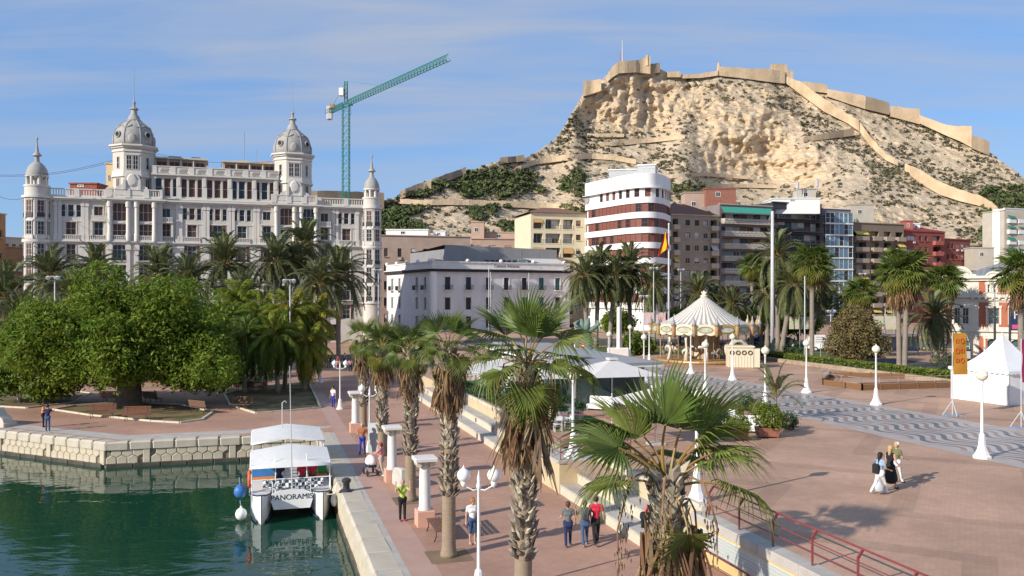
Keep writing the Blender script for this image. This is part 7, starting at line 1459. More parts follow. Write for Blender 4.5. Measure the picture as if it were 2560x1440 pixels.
def horse(x, y, rz, m):
    r = thing('carousel_horse', '', '') if False else link('horse', None)
    mb = MB(); mb.tube([(-.42,0,.95),(-.3,0,1.0),(0,0,.97),(.3,0,1.02),(.42,0,1.1)], [.1,.2,.19,.2,.13], 8); mb.tube([(.36,0,1.08),(.52,0,1.32),(.6,0,1.48)], [.14,.1,.08], 8); mb.tube([(.56,0,1.52),(.7,0,1.42),(.82,0,1.32)], [.085,.075,.05], 8)
    for lx, ly, b_ in ((.3,.1,.25),(.3,-.1,.35),(-.34,.1,-.2),(-.34,-.1,-.3)): mb.tube([(lx,ly,.95),(lx+b_*.6,ly,.7),(lx+b_*.3,ly,.42)], [.09,.06,.04], 6)
    mb.tube([(-.44,0,1.0),(-.6,0,.9),(-.62,0,.6)], [.05,.06,.02], 6)
    return mb
HM = horse(0,0,0,None).mesh('horse', mat('horse_paint', (.60,.54,.44), .35, .3, 3, spec=.5), True); HM2 = horse(0,0,0,None).mesh('horse', mat('horse_dark', (.22,.20,.19), .35, .3, 3, spec=.5), True)
for o_ in [o_ for o_ in bpy.data.objects if o_.type == 'EMPTY' and o_.name.startswith('horse')]: bpy.data.objects.remove(o_)
for k in range(20):
    an = R(18*k); r_ = 4.7 if k % 2 else 3.3; x, y = r_*math.cos(an), r_*math.sin(an); h = link('horse', HM if k % 3 else HM2, ca, (x,y,.25+.3*(k%3)), an+R(90)); MB().tube([(x,y,.4),(x,y,4.0)], .03, 6).build('brass_pole', M_gold, ca)
for k in range(10): an = R(36*k+9); MB().tube([(5.3*math.cos(an),5.3*math.sin(an),.38),(5.3*math.cos(an),5.3*math.sin(an),4.05)], .045, 6).build('outer_pole', M_gold, ca)
tc_ = MB(); tc_.lathe([(1.15,-.55),(1.25,-.5),(1.25,.5),(1.15,.55),(.85,.55),(.8,0),(.85,-.55),(1.15,-.55)], 24); tc_.xf(Matrix.Translation((2.6,-4.6,1.7)) @ Matrix.Rotation(R(15),4,'Z') @ Matrix.Rotation(R(90),4,'X')); tc_.build('teacup_ring', M_cc, ca, True, angle=40)
for k in range(3): an = R(-150+25*k); q = Vector((5.2*math.cos(an), 5.2*math.sin(an), 0)); MB().tube([q+Vector((0,0,.4)), q*1.0+Vector((.1,0,1.5)), q+Vector((0,0,2.5)), q+Vector((0,0,4))], [.35,.12,.12,.3], 8).build('curtain', M_cc, ca, True)
bx_ = G(1856, 921, UPZ); bo2 = thing('ticket_booth', 'cream panelled ticket booth with round wreath windows beside the carousel', 'booth', bx_+Vector((0,1.1,0)), R(-6))
MB().box(-1.3,1.3,-1.0,1.0,.08,2.2).build('walls', M_cc, bo2); MB().bbox(-1.42,1.42,-1.12,1.12,2.2,2.36,.03).build('roof', M_cc, bo2); MB().box(-1.34,1.34,-1.04,1.04,0,.1).build('base', M_orn, bo2); MB().box(1.35,1.95,-.95,-.88,.1,2.1).build('open_door', M_cc, bo2)
for k in range(9): MB().box(-1.25+k*.31,-1.21+k*.31,-1.03,-1.0,.1,1.3).build('batten', M_capital, bo2)
for k in range(4): mb = MB(); mb.tube([(-.95+k*.63+.2*math.cos(R(a)),-1.03,1.65+.2*math.sin(R(a))) for a in range(0,361,30)], .06, 6, False); mb.build('wreath', mat('wreath', (.10,.075,.03), .7), bo2)
# ---- white pagoda tent
tcn_ = Vector((35.9, 62.4, UPZ)); tn = thing('pagoda_tent', 'white pagoda tent with pointed roof on the plaza', 'tent', tcn_, R(22))
M_tent = mat('tent_white', (.80,.80,.80), .7, .03, 2, bump=.02, bscale=3, trans=.12); hw = 2.35
for k in range(4):
    mb = MB(); nn_ = 10; rows = []
    for j in range(5): rows.append([(-hw+2*hw*i/nn_, -hw+.035*math.sin(i*2.1+j), .02+2.4*j/4) for i in range(nn_+1)])
    mb.v = [q for r_ in rows for q in r_]
    for j in range(4):
        for i in range(nn_): mb.f.append((j*11+i,j*11+i+1,(j+1)*11+i+1,(j+1)*11+i)); mb.m.append(0)
    mb.xf(Matrix.Rotation(R(90*k),4,'Z')); mb.build('side_wall', M_tent, tn, True)
    mb = MB(); n_ = 8; rows = []
    for j in range(n_+1): f_ = j/n_; w_ = hw*1.06*(1-f_)**1.0; z = 2.42+2.35*f_**2.1+.25*f_; rows.append([(-w_,-w_,z),(-w_*.5,-w_*1.0,z-.03),(0,-w_*1.0,z-.05*(1-f_)),(w_*.5,-w_*1.0,z-.03),(w_,-w_,z)])
    mb.v = [q for r_ in rows for q in r_]
    for j in range(n_):
        for i in range(4): mb.f.append((j*5+i,j*5+i+1,(j+1)*5+i+1,(j+1)*5+i)); mb.m.append(0)
    mb.xf(Matrix.Rotation(R(90*k),4,'Z')); mb.build('roof_panel', M_tent, tn, True)
    mb = MB(); sc_ = 12
    for i in range(sc_): x0, x1 = -hw*1.06+2*hw*1.06*i/sc_, -hw*1.06+2*hw*1.06*(i+1)/sc_; mb.add([(x0,-hw*1.065,2.42),(x1,-hw*1.065,2.42),(x1,-hw*1.065,2.25),((x0+x1)/2,-hw*1.065,2.17),(x0,-hw*1.065,2.25)], [(0,4,3,2,1)])
    mb.xf(Matrix.Rotation(R(90*k),4,'Z')); mb.build('valance', M_tent, tn)
    MB().tube([(-hw,-hw,0),(-hw,-hw,2.42)], .04, 6).xf(Matrix.Rotation(R(90*k),4,'Z')).build('pole', M_lgrey, tn)
# ---- banners
def banner(label, p, ztop, m, w_=.75, marks=None, flip=1):
    r = thing('banner', label, 'banner', p); MB().tube([(0,0,.0),(0,0,ztop)], .03, 8).build('pole', M_lgrey, r); mb = MB()
    for a in (0, 120, 240): MB().bar((0,0,1.0), (.55*math.cos(R(a+30)),.55*math.sin(R(a+30)),.06), .035).build('tripod_leg', M_lgrey, r)
    MB().bbox(-.55,.55,-.3,.3,0,.07,.02).build('base_plate', mat('plate_blue', (.20,.28,.38), .5), r)
    rows = [[(flip*(.05+w_*i/4*(1+.18*j/12)), .03*math.sin(j*.9+i), ztop-.05-(ztop-2.7)*j/12) for i in range(5)] for j in range(13)]; mb.v = [q for r_ in rows for q in r_]
    for j in range(12):
        for i in range(4): mb.f.append((j*5+i,j*5+i+1,(j+1)*5+i+1,(j+1)*5+i)); mb.m.append(0)
    f_ = mb.build('flag', m, r, True)
    if marks:
        for j in range(3):
            for i in range(2):
                cx, cz = flip*(.28+.32*i), ztop-.55-.62*j; mk = MB(); k = 4 if (i+j) % 2 == 0 else 12; off = 45 if k == 4 else 0
                mk.tube([(cx+.12*math.cos(R(360*q/k+off)), -.06, cz+.16*math.sin(R(360*q/k+off))) for q in range(k+1)], .025, 4, False); mk.build('printed_mark', marks, f_)
    return r
banner('orange banner with red ring marks on a tripod pole', G(2381,1040,UPZ), 5.35, mat('banner_orange', (.50,.24,.03), .7, .08, 1, trans=.3), .8, mat('banner_red', (.55,.06,.03), .6))
banner('magenta banner on a tripod pole at the right edge', G(2553,1070,UPZ), 5.2, mat('banner_magenta', (.30,.02,.09), .7, .08, 1, trans=.3), .7)
# ---- wooden deck basin
M_deck = mat('deck_wood', (.17,.085,.038), .65, .3, 3, stretch=(8,1,8), col2=(.24,.13,.06)); wd = thing('wooden_basin', 'low wooden deck enclosure with metal rail on the plaza', 'deck', (0,0,UPZ))
cs_ = [G(2058,962,UPZ), G(2155,976,UPZ), G(2384,969,UPZ), G(2384,948,UPZ), G(2075,944,UPZ)]
for i in range(len(cs_)):
    a, c = cs_[i], cs_[(i+1)%len(cs_)]; t_ = (c-a).normalized(); n_ = Vector((t_.y,-t_.x,0)); l_ = (c-a).length; k = max(1,int(l_/1.6))
    for q in range(k):
        for j in range(3): p0 = a+t_*l_*q/k; p1 = a+t_*l_*(q+.985)/k; MB().bar((p0.x,p0.y,.09+.155*j), (p1.x,p1.y,.09+.155*j), .06, .145).build('plank', M_deck, wd)
    for q in range(k+1):
        p0 = a+t_*l_*q/k; MB().box(p0.x-.05,p0.x+.05,p0.y-.06,p0.y+.06,0,.56).build('stud', M_deck, wd)
        if i in (0,1,4): MB().tube([(p0.x,p0.y+.2,.45),(p0.x,p0.y+.2,1.0)], .022, 5).build('rail_post', M_grey, wd)
    if i in (0,1,4): MB().tube([(a.x,a.y+.2,1.0),(c.x,c.y+.2,1.0)], .022, 5).build('rail', M_grey, wd)
MB().face([(p.x,p.y,.5) for p in [cs_[1].lerp(cs_[2],0), cs_[2], cs_[2]+Vector((0,1.2,0)), cs_[1]+Vector((0,1.2,0))]]).build('deck_top', M_deck, wd)
# ---- poles, flag, masts
def pole(name, label, x, d, ytop, r0, r1, zb, m=M_lgrey, cat='pole'):
    p = Vector(((x-1280)/F*d, d, zb)); r = thing(name, label, cat, p); h = P(x,ytop,d).z-zb; MB().tube([(0,0,0),(0,0,h*.5),(0,0,h)], [r0,(r0+r1)/2,r1], 12).build('shaft', m, r, True); MB().lathe([(r0*2,0),(r0*2,.08),(r0*1.2,.12)], 10).build('foot', m, r); return r, h
fp, h = pole('flagpole', 'white flagpole with limp red and yellow flag', 1672, 112, 562, .17, .09, UPZ, cat='flagpole'); MB().lathe([(.1,0),(.14,.12),(0,.25)], 8, (0,0,h)).build('ball', M_white, fp)
fl = thing('flag', 'limp red and yellow flag hanging from the white flagpole', 'flag', fp.location+Vector((0,-.1,h-1.0)))
M_fr = mat('flag_red', (.55,.03,.03), .8, .1, 2, trans=.2); M_fy = mat('flag_yellow', (.75,.48,.02), .8, .1, 2, trans=.2)
def flagstrip(f0, f1, m):
    mb = MB(); rows = []
    for j in range(9):
        q = j/8; rows.append([(-.1-f*(.55+.8*q)-.1*math.sin(q*5+f*4), .12*math.sin(f*9+q*3)-.05, -.1-3.4*q*(.55+.45*f)+.2*f) for f in np.linspace(f0,f1,4)])
    mb.v = [q for r_ in rows for q in r_]
    for j in range(8):
        for i in range(3): mb.f.append((j*4+i,j*4+i+1,(j+1)*4+i+1,(j+1)*4+i)); mb.m.append(0)
    mb.build('stripe', m, fl, True)
flagstrip(0,.28,M_fr); flagstrip(.28,.72,M_fy); flagstrip(.72,1,M_fr)
pole('tall_mast', 'thick tall pale grey mast rising beside the palms', 1931, 106, 528, .26, .17, UPZ, M_lgrey)
for x, d, yt, zb, lb, fx in ((1222,150,655,UPZ,'floodlight mast before the pale office building',1),(1226,146,680,UPZ,'bare white flagpole before the office building, left one',0),(1322,150,682,UPZ,'bare white flagpole before the office building, right one',0),(1634,118,668,UPZ,'floodlight mast left of the flagpole',1),(1609,110,738,UPZ,'short spotlight pole near the pale bush',1),(946,120,673,0,'lamp pole at the right corner of the palace',1),(137,80,690,0,'thin white lamp pole rising from the big tree',1),(725,82,698,0,'thin white lamp pole among the feather palms',1),(1702,150,672,UPZ,'thin mast before the beige apartment house',1),(2012,96,690,UPZ,'thin lamp mast left of the slim fan palm',0),(2155,140,683,UPZ,'double headed street light before the brown house',1),(2077,118,775,UPZ,'curved street light above the street',1),(2213,118,770,UPZ,'street light pole behind the twin palms',0)):
    r, h = pole('lamp_pole', lb, x, d, yt, .09, .05, zb, M_lgrey)
    if fx:
        MB().box(-.55,.55,-.05,.05,h-.1,h).build('crossbar', M_grey, r)
        for s in (-.45,.45): MB().lathe([(.05,0),(.2,-.12),(.22,-.3),(0,-.32)], 8).xf(Matrix.Translation((s,-.15,h-.05)) @ Matrix.Rotation(R(-50),4,'X')).build('floodlight', M_lgrey, r)
dp = thing('dark_lamp_post', 'dark T shaped lamp post before the customs building', 'street lamp', G(2487,925,UPZ)); MB().tube([(0,0,0),(0,0,6.6)], .12, 8).build('post', M_darkmetal, dp); MB().tube([(0,0,6.6),(0,0,8.0)], .06, 8).build('upper_post', M_grey, dp); MB().box(-1.1,1.1,-.1,.1,7.95,8.05).build('arm', M_lgrey, dp)
pk = thing('parking_sign', 'dark blue parking sign post with white letter P', 'sign', Vector(((2543-1280)/F*88,88,UPZ))); MB().box(-.75,.75,-.12,.12,4.1,6.4).build('panel', mat('sign_navy', (.03,.04,.10), .4), pk); MB().tube([(-.75,0,0),(-.75,0,6.5)], .12, 8).build('post', M_darkmetal, pk); link('lettering', text('P', 1.3, M_white), pk, (-.15,-.135,5.7), (R(90),0,0)); MB().box(-.6,.6,-.135,-.12,4.25,4.7).build('stripe', mat('sign_pink', (.65,.10,.22), .5), pk)
ps = thing('poster_stand', 'dark poster stand with white lettering beside the customs building', 'sign', Vector(((2416-1280)/F*92,92,UPZ))); MB().box(-.5,.5,-.08,.08,.2,1.9).build('panel', mat('poster_dark', (.05,.03,.03), .5), ps); MB().box(-.4,.4,-.085,-.08,.9,1.7).build('poster', M_lgrey, ps); MB().box(-.45,.45,-.2,.2,0,.2).build('foot', M_darkmetal, ps)
# ---- sculpture and obelisk
sp = thing('sculpture', 'green bronze abstract figure sculpture on the lawn', 'sculpture', Vector(((1466-1280)/F*96,96,UPZ))); M_br = mat('verdigris', (.115,.18,.15), .6, .25, 2, col2=(.17,.24,.20))
MB().lathe([(.75,0),(.8,.3),(.6,.7),(.9,1.1),(1.0,1.5),(.75,1.9),(.45,2.1),(.5,2.3)], 14).xf(Matrix.Diagonal((1,.7,1,1))).build('body', M_br, sp, True); MB().lathe([(.35,2.2),(.62,2.6),(.68,3.0),(.5,3.5),(.4,3.7)], 14).xf(Matrix.Diagonal((1,.7,1,1))).build('torso', M_br, sp, True)
for i, (pts_, r_) in enumerate((([(-.2,0,3.6),(-.9,0,4.0),(-1.3,0,4.6),(-.8,0,4.9)],[.3,.25,.22,.12]),([(0,0,3.7),(.1,0,4.5),(.3,0,5.2)],[.35,.4,.1]),([(.2,0,3.6),(.9,0,4.1),(1.4,0,4.5),(1.2,0,4.9)],[.3,.28,.24,.15]),([(-.1,.1,3.6),(-.5,.1,4.6),(-.6,.1,5.1)],[.28,.3,.1]),([(.1,-.2,1.2),(1.0,-.3,1.6),(1.6,-.3,1.2)],[.3,.25,.1]))): MB().tube(pts_, r_, 10).build('limb', M_br, sp, True)
MB().bbox(-1.2,1.2,-.9,.9,-.05,.12,.05).build('base', M_concrete, sp)
ob_ = thing('obelisk', 'slim pale obelisk post beyond the lawn', 'monument', Vector(((1548-1280)/F*108,108,UPZ))); MB().lathe([(.42,0),(.35,.3),(.3,6.2),(.0,6.3)], 4).build('shaft', M_marble, ob_); MB().bbox(-1.5,1.2,-.5,.5,0,1.1,.1).build('base', M_marble, ob_)
# ---- tower crane
M_cr = mat('crane_green', (.015,.17,.13), .5, .12, 1); cm_ = at_px(865, 225); cr = thing('tower_crane', 'green lattice tower crane rising behind the palace', 'crane', cm_)
def lattice(a, c, w_, h_, nb_, name, r_=.09, tri=False):
    a = Vector(a); c = Vector(c); t_ = (c-a).normalized(); up = Vector((0,0,1)) if abs(t_.z) < .9 else Vector((0,1,0)); x = t_.cross(up).normalized()*w_/2; y = x.cross(t_).normalized()*h_/2
    cor = [-x-y, x-y, x+y, -x+y] if not tri else [-x-y, x-y, y]; mb = MB()
    for q in cor: mb.bar(a+q, c+q, r_*1.5)
    for i in range(nb_):
        p0 = a.lerp(c, i/nb_); p1 = a.lerp(c, (i+1)/nb_); k = len(cor)
        for j in range(k): q0, q1 = cor[j], cor[(j+1)%k]; mb.bar(p0+q0, p1+q1 if i % 2 else p1+q1, r_*.8); mb.bar(p0+q0, p0+q1, r_*.7)
    return stuff(mb.build(name, M_cr, cr))
JZ = CZ+(739-258)/F*225; lattice((0,0,0), (0,0,JZ), 1.7, 1.7, 30, 'mast', .11)
dirj = (Vector((-13.6,181.5,0))-cm_).normalized(); lattice((dirj*1.2+Vector((0,0,JZ))), dirj*53+Vector((0,0,JZ)), 1.2, 1.3, 36, 'jib', .09, True); lattice((-dirj*.8+Vector((0,0,JZ-.2))), -dirj*12.5+Vector((0,0,JZ-.2)), 1.4, .9, 9, 'counter_jib', .09)
lattice((0,0,JZ), (0,0,JZ+5.8), .7, .7, 5, 'apex', .09)
for k, s in enumerate((10.5,11.6)): q = -dirj*s+Vector((0,0,JZ)); MB().box(q.x-.5,q.x+.5,q.y-.8,q.y+.8,q.z-2.4,q.z+.4+.9*k).build('counterweight', M_lgrey, cr)
q = -dirj*9+Vector((0,0,JZ)); MB().box(q.x-.6,q.x+.6,q.y-.5,q.y+.5,q.z+.2,q.z+1.4).build('winch', mat('winch_orange', (.5,.2,.08), .6), cr)
q = Vector((-1.0,-.6,JZ+1.8)); MB().bbox(q.x-.6,q.x+.6,q.y-.8,q.y+.8,q.z,q.z+2.0,.1).build('cab', M_white, cr); MB().bar(Vector((0,0,JZ+5.8)), dirj*20+Vector((0,0,JZ+.6)), .06).build('tie_bar', M_cr, cr); MB().bar(Vector((0,0,JZ+5.8)), -dirj*10+Vector((0,0,JZ+.2)), .06).build('tie_bar', M_cr, cr)
q = dirj*3+Vector((0,0,JZ-.8)); MB().box(q.x-.5,q.x+.5,q.y-.5,q.y+.5,q.z-.3,q.z).build('trolley', M_cr, cr); MB().tube([q, q-Vector((0,0,3))], .04, 5).build('cable', M_darkmetal, cr)
# ---- overhead wires left of the palace
for i, (a, c, lb) in enumerate(((P(-40,437,140),P(285,400,158),'overhead cable reaching the left dome from the left'),(P(-40,440,140),P(285,404,158),'second overhead cable just below the first one'),(P(-40,470,120),P(70,492,150),'cable meeting the left turret above the roof line'),(P(383,383,156),P(690,403,166),'cable strung between the two domes'))):
    mb = MB(); mb.tube([a.lerp(c,k/10)-Vector((0,0,1.0*math.sin(math.pi*k/10))) for k in range(11)], .035, 4); tag(mb.build('cable', M_darkmetal), lb, 'cable')
# ---- bus shelter, cars, signs
bs = thing('bus_shelter', 'glass bus shelter across the street behind the olive tree', 'bus shelter', Vector(((2258-1280)/F*112,112,UPZ)), R(10)); MB().box(-2.8,2.8,-.9,.9,2.5,2.65).build('roof', M_lgrey, bs)
for x in (-2.7,0,2.7): MB().box(x-.06,x+.06,.7,.8,0,2.5).build('post', M_grey, bs)
for x in (-1.35,1.35): MB().box(x-1.25,x+1.25,.74,.76,.3,2.3).build('glass_pane', M_bglass, bs)
MB().box(-1.8,1.8,.2,.6,.42,.5).build('seat', M_grey, bs)
def car(label, p, rz, m, van=False):
    r = thing('van' if van else 'car', label, 'van' if van else 'car', p, rz, 'cars on the street'); w_ = .86; pf = [(-2.05,.35),(-2.1,.7),(-1.95,.95),(-1.3,1.02),(-.7,1.42),(.75,1.45),(1.45,1.02),(2.0,.9),(2.1,.6),(2.05,.35)] if not van else [(-2.3,.4),(-2.35,1.2),(-2.2,2.05),(1.2,2.1),(1.9,1.3),(2.35,1.1),(2.4,.4)]
    mb = MB(); n_ = len(pf); L0 = [(x, -w_*(1 if z < 1.05 else .86), z) for x, z in pf]; L1 = [(x, w_*(1 if z < 1.05 else .86), z) for x, z in pf]; mb.v = L0+L1; mb.f = [tuple(range(n_)), tuple(reversed(range(n_,2*n_)))]+[(i,n_+i,n_+(i+1)%n_,(i+1)%n_) for i in range(n_)]; mb.m = [0]*len(mb.f); mb.build('body', m, r)
    for s in (-1, 1):
        o = MB().face([(-1.1,s*w_*.97,1.05),(1.2,s*w_*.97,1.05),(.7,s*w_*.89,1.38),(-.65,s*w_*.89,1.38)] if not van else [(.2,s*.9,1.3),(1.6,s*.9,1.3),(1.1,s*.88,1.95),(.2,s*.88,1.95)]).build('side_window', M_glass, r)
        for x in (-1.3,1.3): wh = MB().lathe([(.0,-.1),(.31,-.1),(.33,0),(.31,.1),(0,.1)], 14).xf(Matrix.Translation((x,s*(w_-.08),.33)) @ Matrix.Rotation(R(90),4,'X')).build('wheel', M_dark, r); MB().lathe([(.0,-.012),(.19,-.012),(.19,.012),(0,.012)], 10).xf(Matrix.Translation((x,s*(w_+.03),.33)) @ Matrix.Rotation(R(90),4,'X')).build('rim', M_lgrey, wh)
        MB().box(2.02,2.12,s*.6-.16,s*.6+.16,.62,.76).build('headlight', M_globew, r); MB().box(-2.12,-2.02,s*.62-.12,s*.62+.12,.7,.85).build('tail_light', M_red, r)
    MB().face([(1.42,-.72,1.06),(1.42,.72,1.06),(.82,.66,1.43),(.82,-.66,1.43)] if not van else [(1.86,-.75,1.36),(1.86,.75,1.36),(1.3,.7,2.0),(1.3,-.7,2.0)]).build('windscreen', M_glass, r)
for i, (x, d, lb, m, vn) in enumerate(((1960,128,'dark parked car right of the grey mast',mat('car_black', (.03,.03,.035), .25, spec=.6),False),(2062,118,'white van on the street left of the olive tree',mat('car_white', (.7,.7,.7), .25, spec=.6),True),(1735,140,'silver car behind the carousel',mat('car_silver', (.4,.4,.42), .3, spec=.6),False),(2325,120,'grey car behind the low date palm',mat('car_grey', (.15,.16,.18), .25, spec=.6),False),(1905,136,'blue car half hidden behind the palms',mat('car_blue', (.03,.07,.18), .25, spec=.6),False))): p = Vector(((x-1280)/F*d,d,UPZ+.01)); car(lb, p, R(-20+7*i), m, vn)
for i, (x, d, yt, lb, m) in enumerate(((2000,122,795,'pale green and pink poster pair on a street pole',mat('poster_green', (.35,.50,.22), .6, .4, 1.5, col2=(.65,.45,.45))),(2212,116,795,'poster pair on a pole behind the twin palms',MATS['poster_green']),(1637,122,785,'white poster pair on the floodlight mast',mat('poster_white', (.62,.58,.58), .6, .3, 1.5, col2=(.65,.3,.3))))):
    p = P(x, yt+12, d); r = thing('poster_pair', lb, 'poster', p); 
    for s in (-1, 1): MB().box(s*.85-.7,s*.85+.7,-.03,.03,-.9,.9).build('poster', m, r)
    MB().tube([(0,.1,-p.z+UPZ),(0,.1,1.2)], .06, 6).build('post', M_grey, r)
sg_ = thing('road_sign', 'white direction sign board beside the olive tree', 'sign', Vector(((2052-1280)/F*102,102,UPZ))); MB().box(-.75,.75,-.04,.04,1.9,3.0).build('board', M_white, sg_); MB().tube([(0,.06,0),(0,.06,3)], .05, 6).build('post', M_grey, sg_)
for k in range(3): MB().box(-.6,.5,-.05,-.04,2.12+.28*k,2.2+.28*k).build('text_bar', M_grey, sg_)
ns_ = thing('no_entry_sign', 'red round no entry sign beside the green sculpture', 'sign', Vector(((1456-1280)/F*92,92,UPZ))); MB().lathe([(0,-.02),(.3,-.02),(.3,.02),(0,.02)], 18).xf(Matrix.Translation((0,-.08,2.3)) @ Matrix.Rotation(R(90),4,'X')).build('disc', M_red, ns_); MB().box(-.2,.2,-.115,-.1,2.25,2.35).build('bar', M_white, ns_); MB().tube([(0,0,0),(0,0,2.6)], .04, 6).build('post', mat('post_blue', (.05,.14,.32), .5), ns_)
for lb, a, c in (('mooring rope from the right bow of the boat to the bollard', bt.matrix_world @ Vector((-1.45,-.2,1.25)), bo.location+Vector((0,0,.4))), ('mooring rope from the boat stern to the quay', bt.matrix_world @ Vector((-1.5,-9.5,1.2)), UV(56.5,4.3,.05))):
    tag(MB().tube([a.lerp(c,k/8)-Vector((0,0,.25*math.sin(math.pi*k/8))) for k in range(9)], .022, 5).build('mooring_rope', M_capital), lb, 'rope')
# ================================================================ PEOPLE
M_skin = mat('skin', (.50,.30,.21), .55, .06, 8); M_skin2 = mat('skin_tan', (.38,.21,.14), .55, .06, 8)
def cloth(n, c, c2=None, sc=3): return mat('cloth_'+n, c, .9, .1, sc, col2=c2, bump=.004, bscale=30)
CLO = dict(black=(.018,.018,.02), navy=(.025,.035,.09), jeans=(.06,.10,.19), blue=(.03,.05,.33), lime=(.40,.50,.10), white=(.75,.74,.72), grey=(.13,.14,.145), red=(.55,.03,.06), coral=(.62,.14,.13), orange=(.62,.24,.10), khaki=(.42,.36,.28), brownred=(.33,.12,.05), pink=(.55,.22,.24), olive=(.15,.16,.08), lblue=(.28,.38,.50), tan=(.42,.27,.14), maroon=(.20,.05,.05), sky=(.22,.36,.48))
HAIR = dict(brown=(.09,.045,.025), black=(.015,.012,.012), blond=(.45,.30,.13), red=(.33,.13,.05), grey=(.35,.33,.31), dark=(.035,.022,.016))
def capsule(mb, a, b, ra, rb, n):
    a = Vector(a); b = Vector(b); t = b-a
    if t.length < 1e-5: t = Vector((0,0,1e-3)); b = a+t
    u = t.normalized(); k = 3; pts = []; rs = []
    for i in range(k): an = math.pi/2*(i+.35)/(k+.35); pts.append(a-u*ra*math.cos(an)); rs.append(ra*math.sin(an))
    pts += [a, b]; rs += [ra, rb]
    for i in reversed(range(k)): an = math.pi/2*(i+.35)/(k+.35); pts.append(b+u*rb*math.cos(an)); rs.append(rb*math.sin(an))
    mb.tube(pts, rs, n)
def finish_people():
    dg = bpy.context.evaluated_depsgraph_get()
    done = [(bpy.data.meshes.new_from_object(o0.evaluated_get(dg)), *q) for o0, *q in PEND]
    for q in PEND: bpy.data.objects.remove(q[0])
    for me, prims, s, MT, r, lo in done:
        me.materials.clear(); [me.materials.append(m) for m in MT]
        nf = len(me.polygons); C = np.empty(nf*3, np.float32); me.polygons.foreach_get('center', C); C = C.reshape(-1,3)/s; best = np.full(nf, 9.); idx_ = np.zeros(nf, np.int32)
        for a, b_, ra, rb, m in prims:
            a = np.array(a); b_ = np.array(b_); ab = b_-a; L2 = max(1e-9, ab@ab); t_ = np.clip(((C-a)@ab)/L2, 0, 1); dd = np.linalg.norm(C-(a+t_[:,None]*ab), axis=1)-(ra+(rb-ra)*t_); k = dd < best; best[k] = dd[k]; idx_[k] = m
        me.polygons.foreach_set('material_index', idx_); me.polygons.foreach_set('use_smooth', [True]*nf); me.name = 'body'; link('body', me, r, (0,0,-lo))
PEND = []
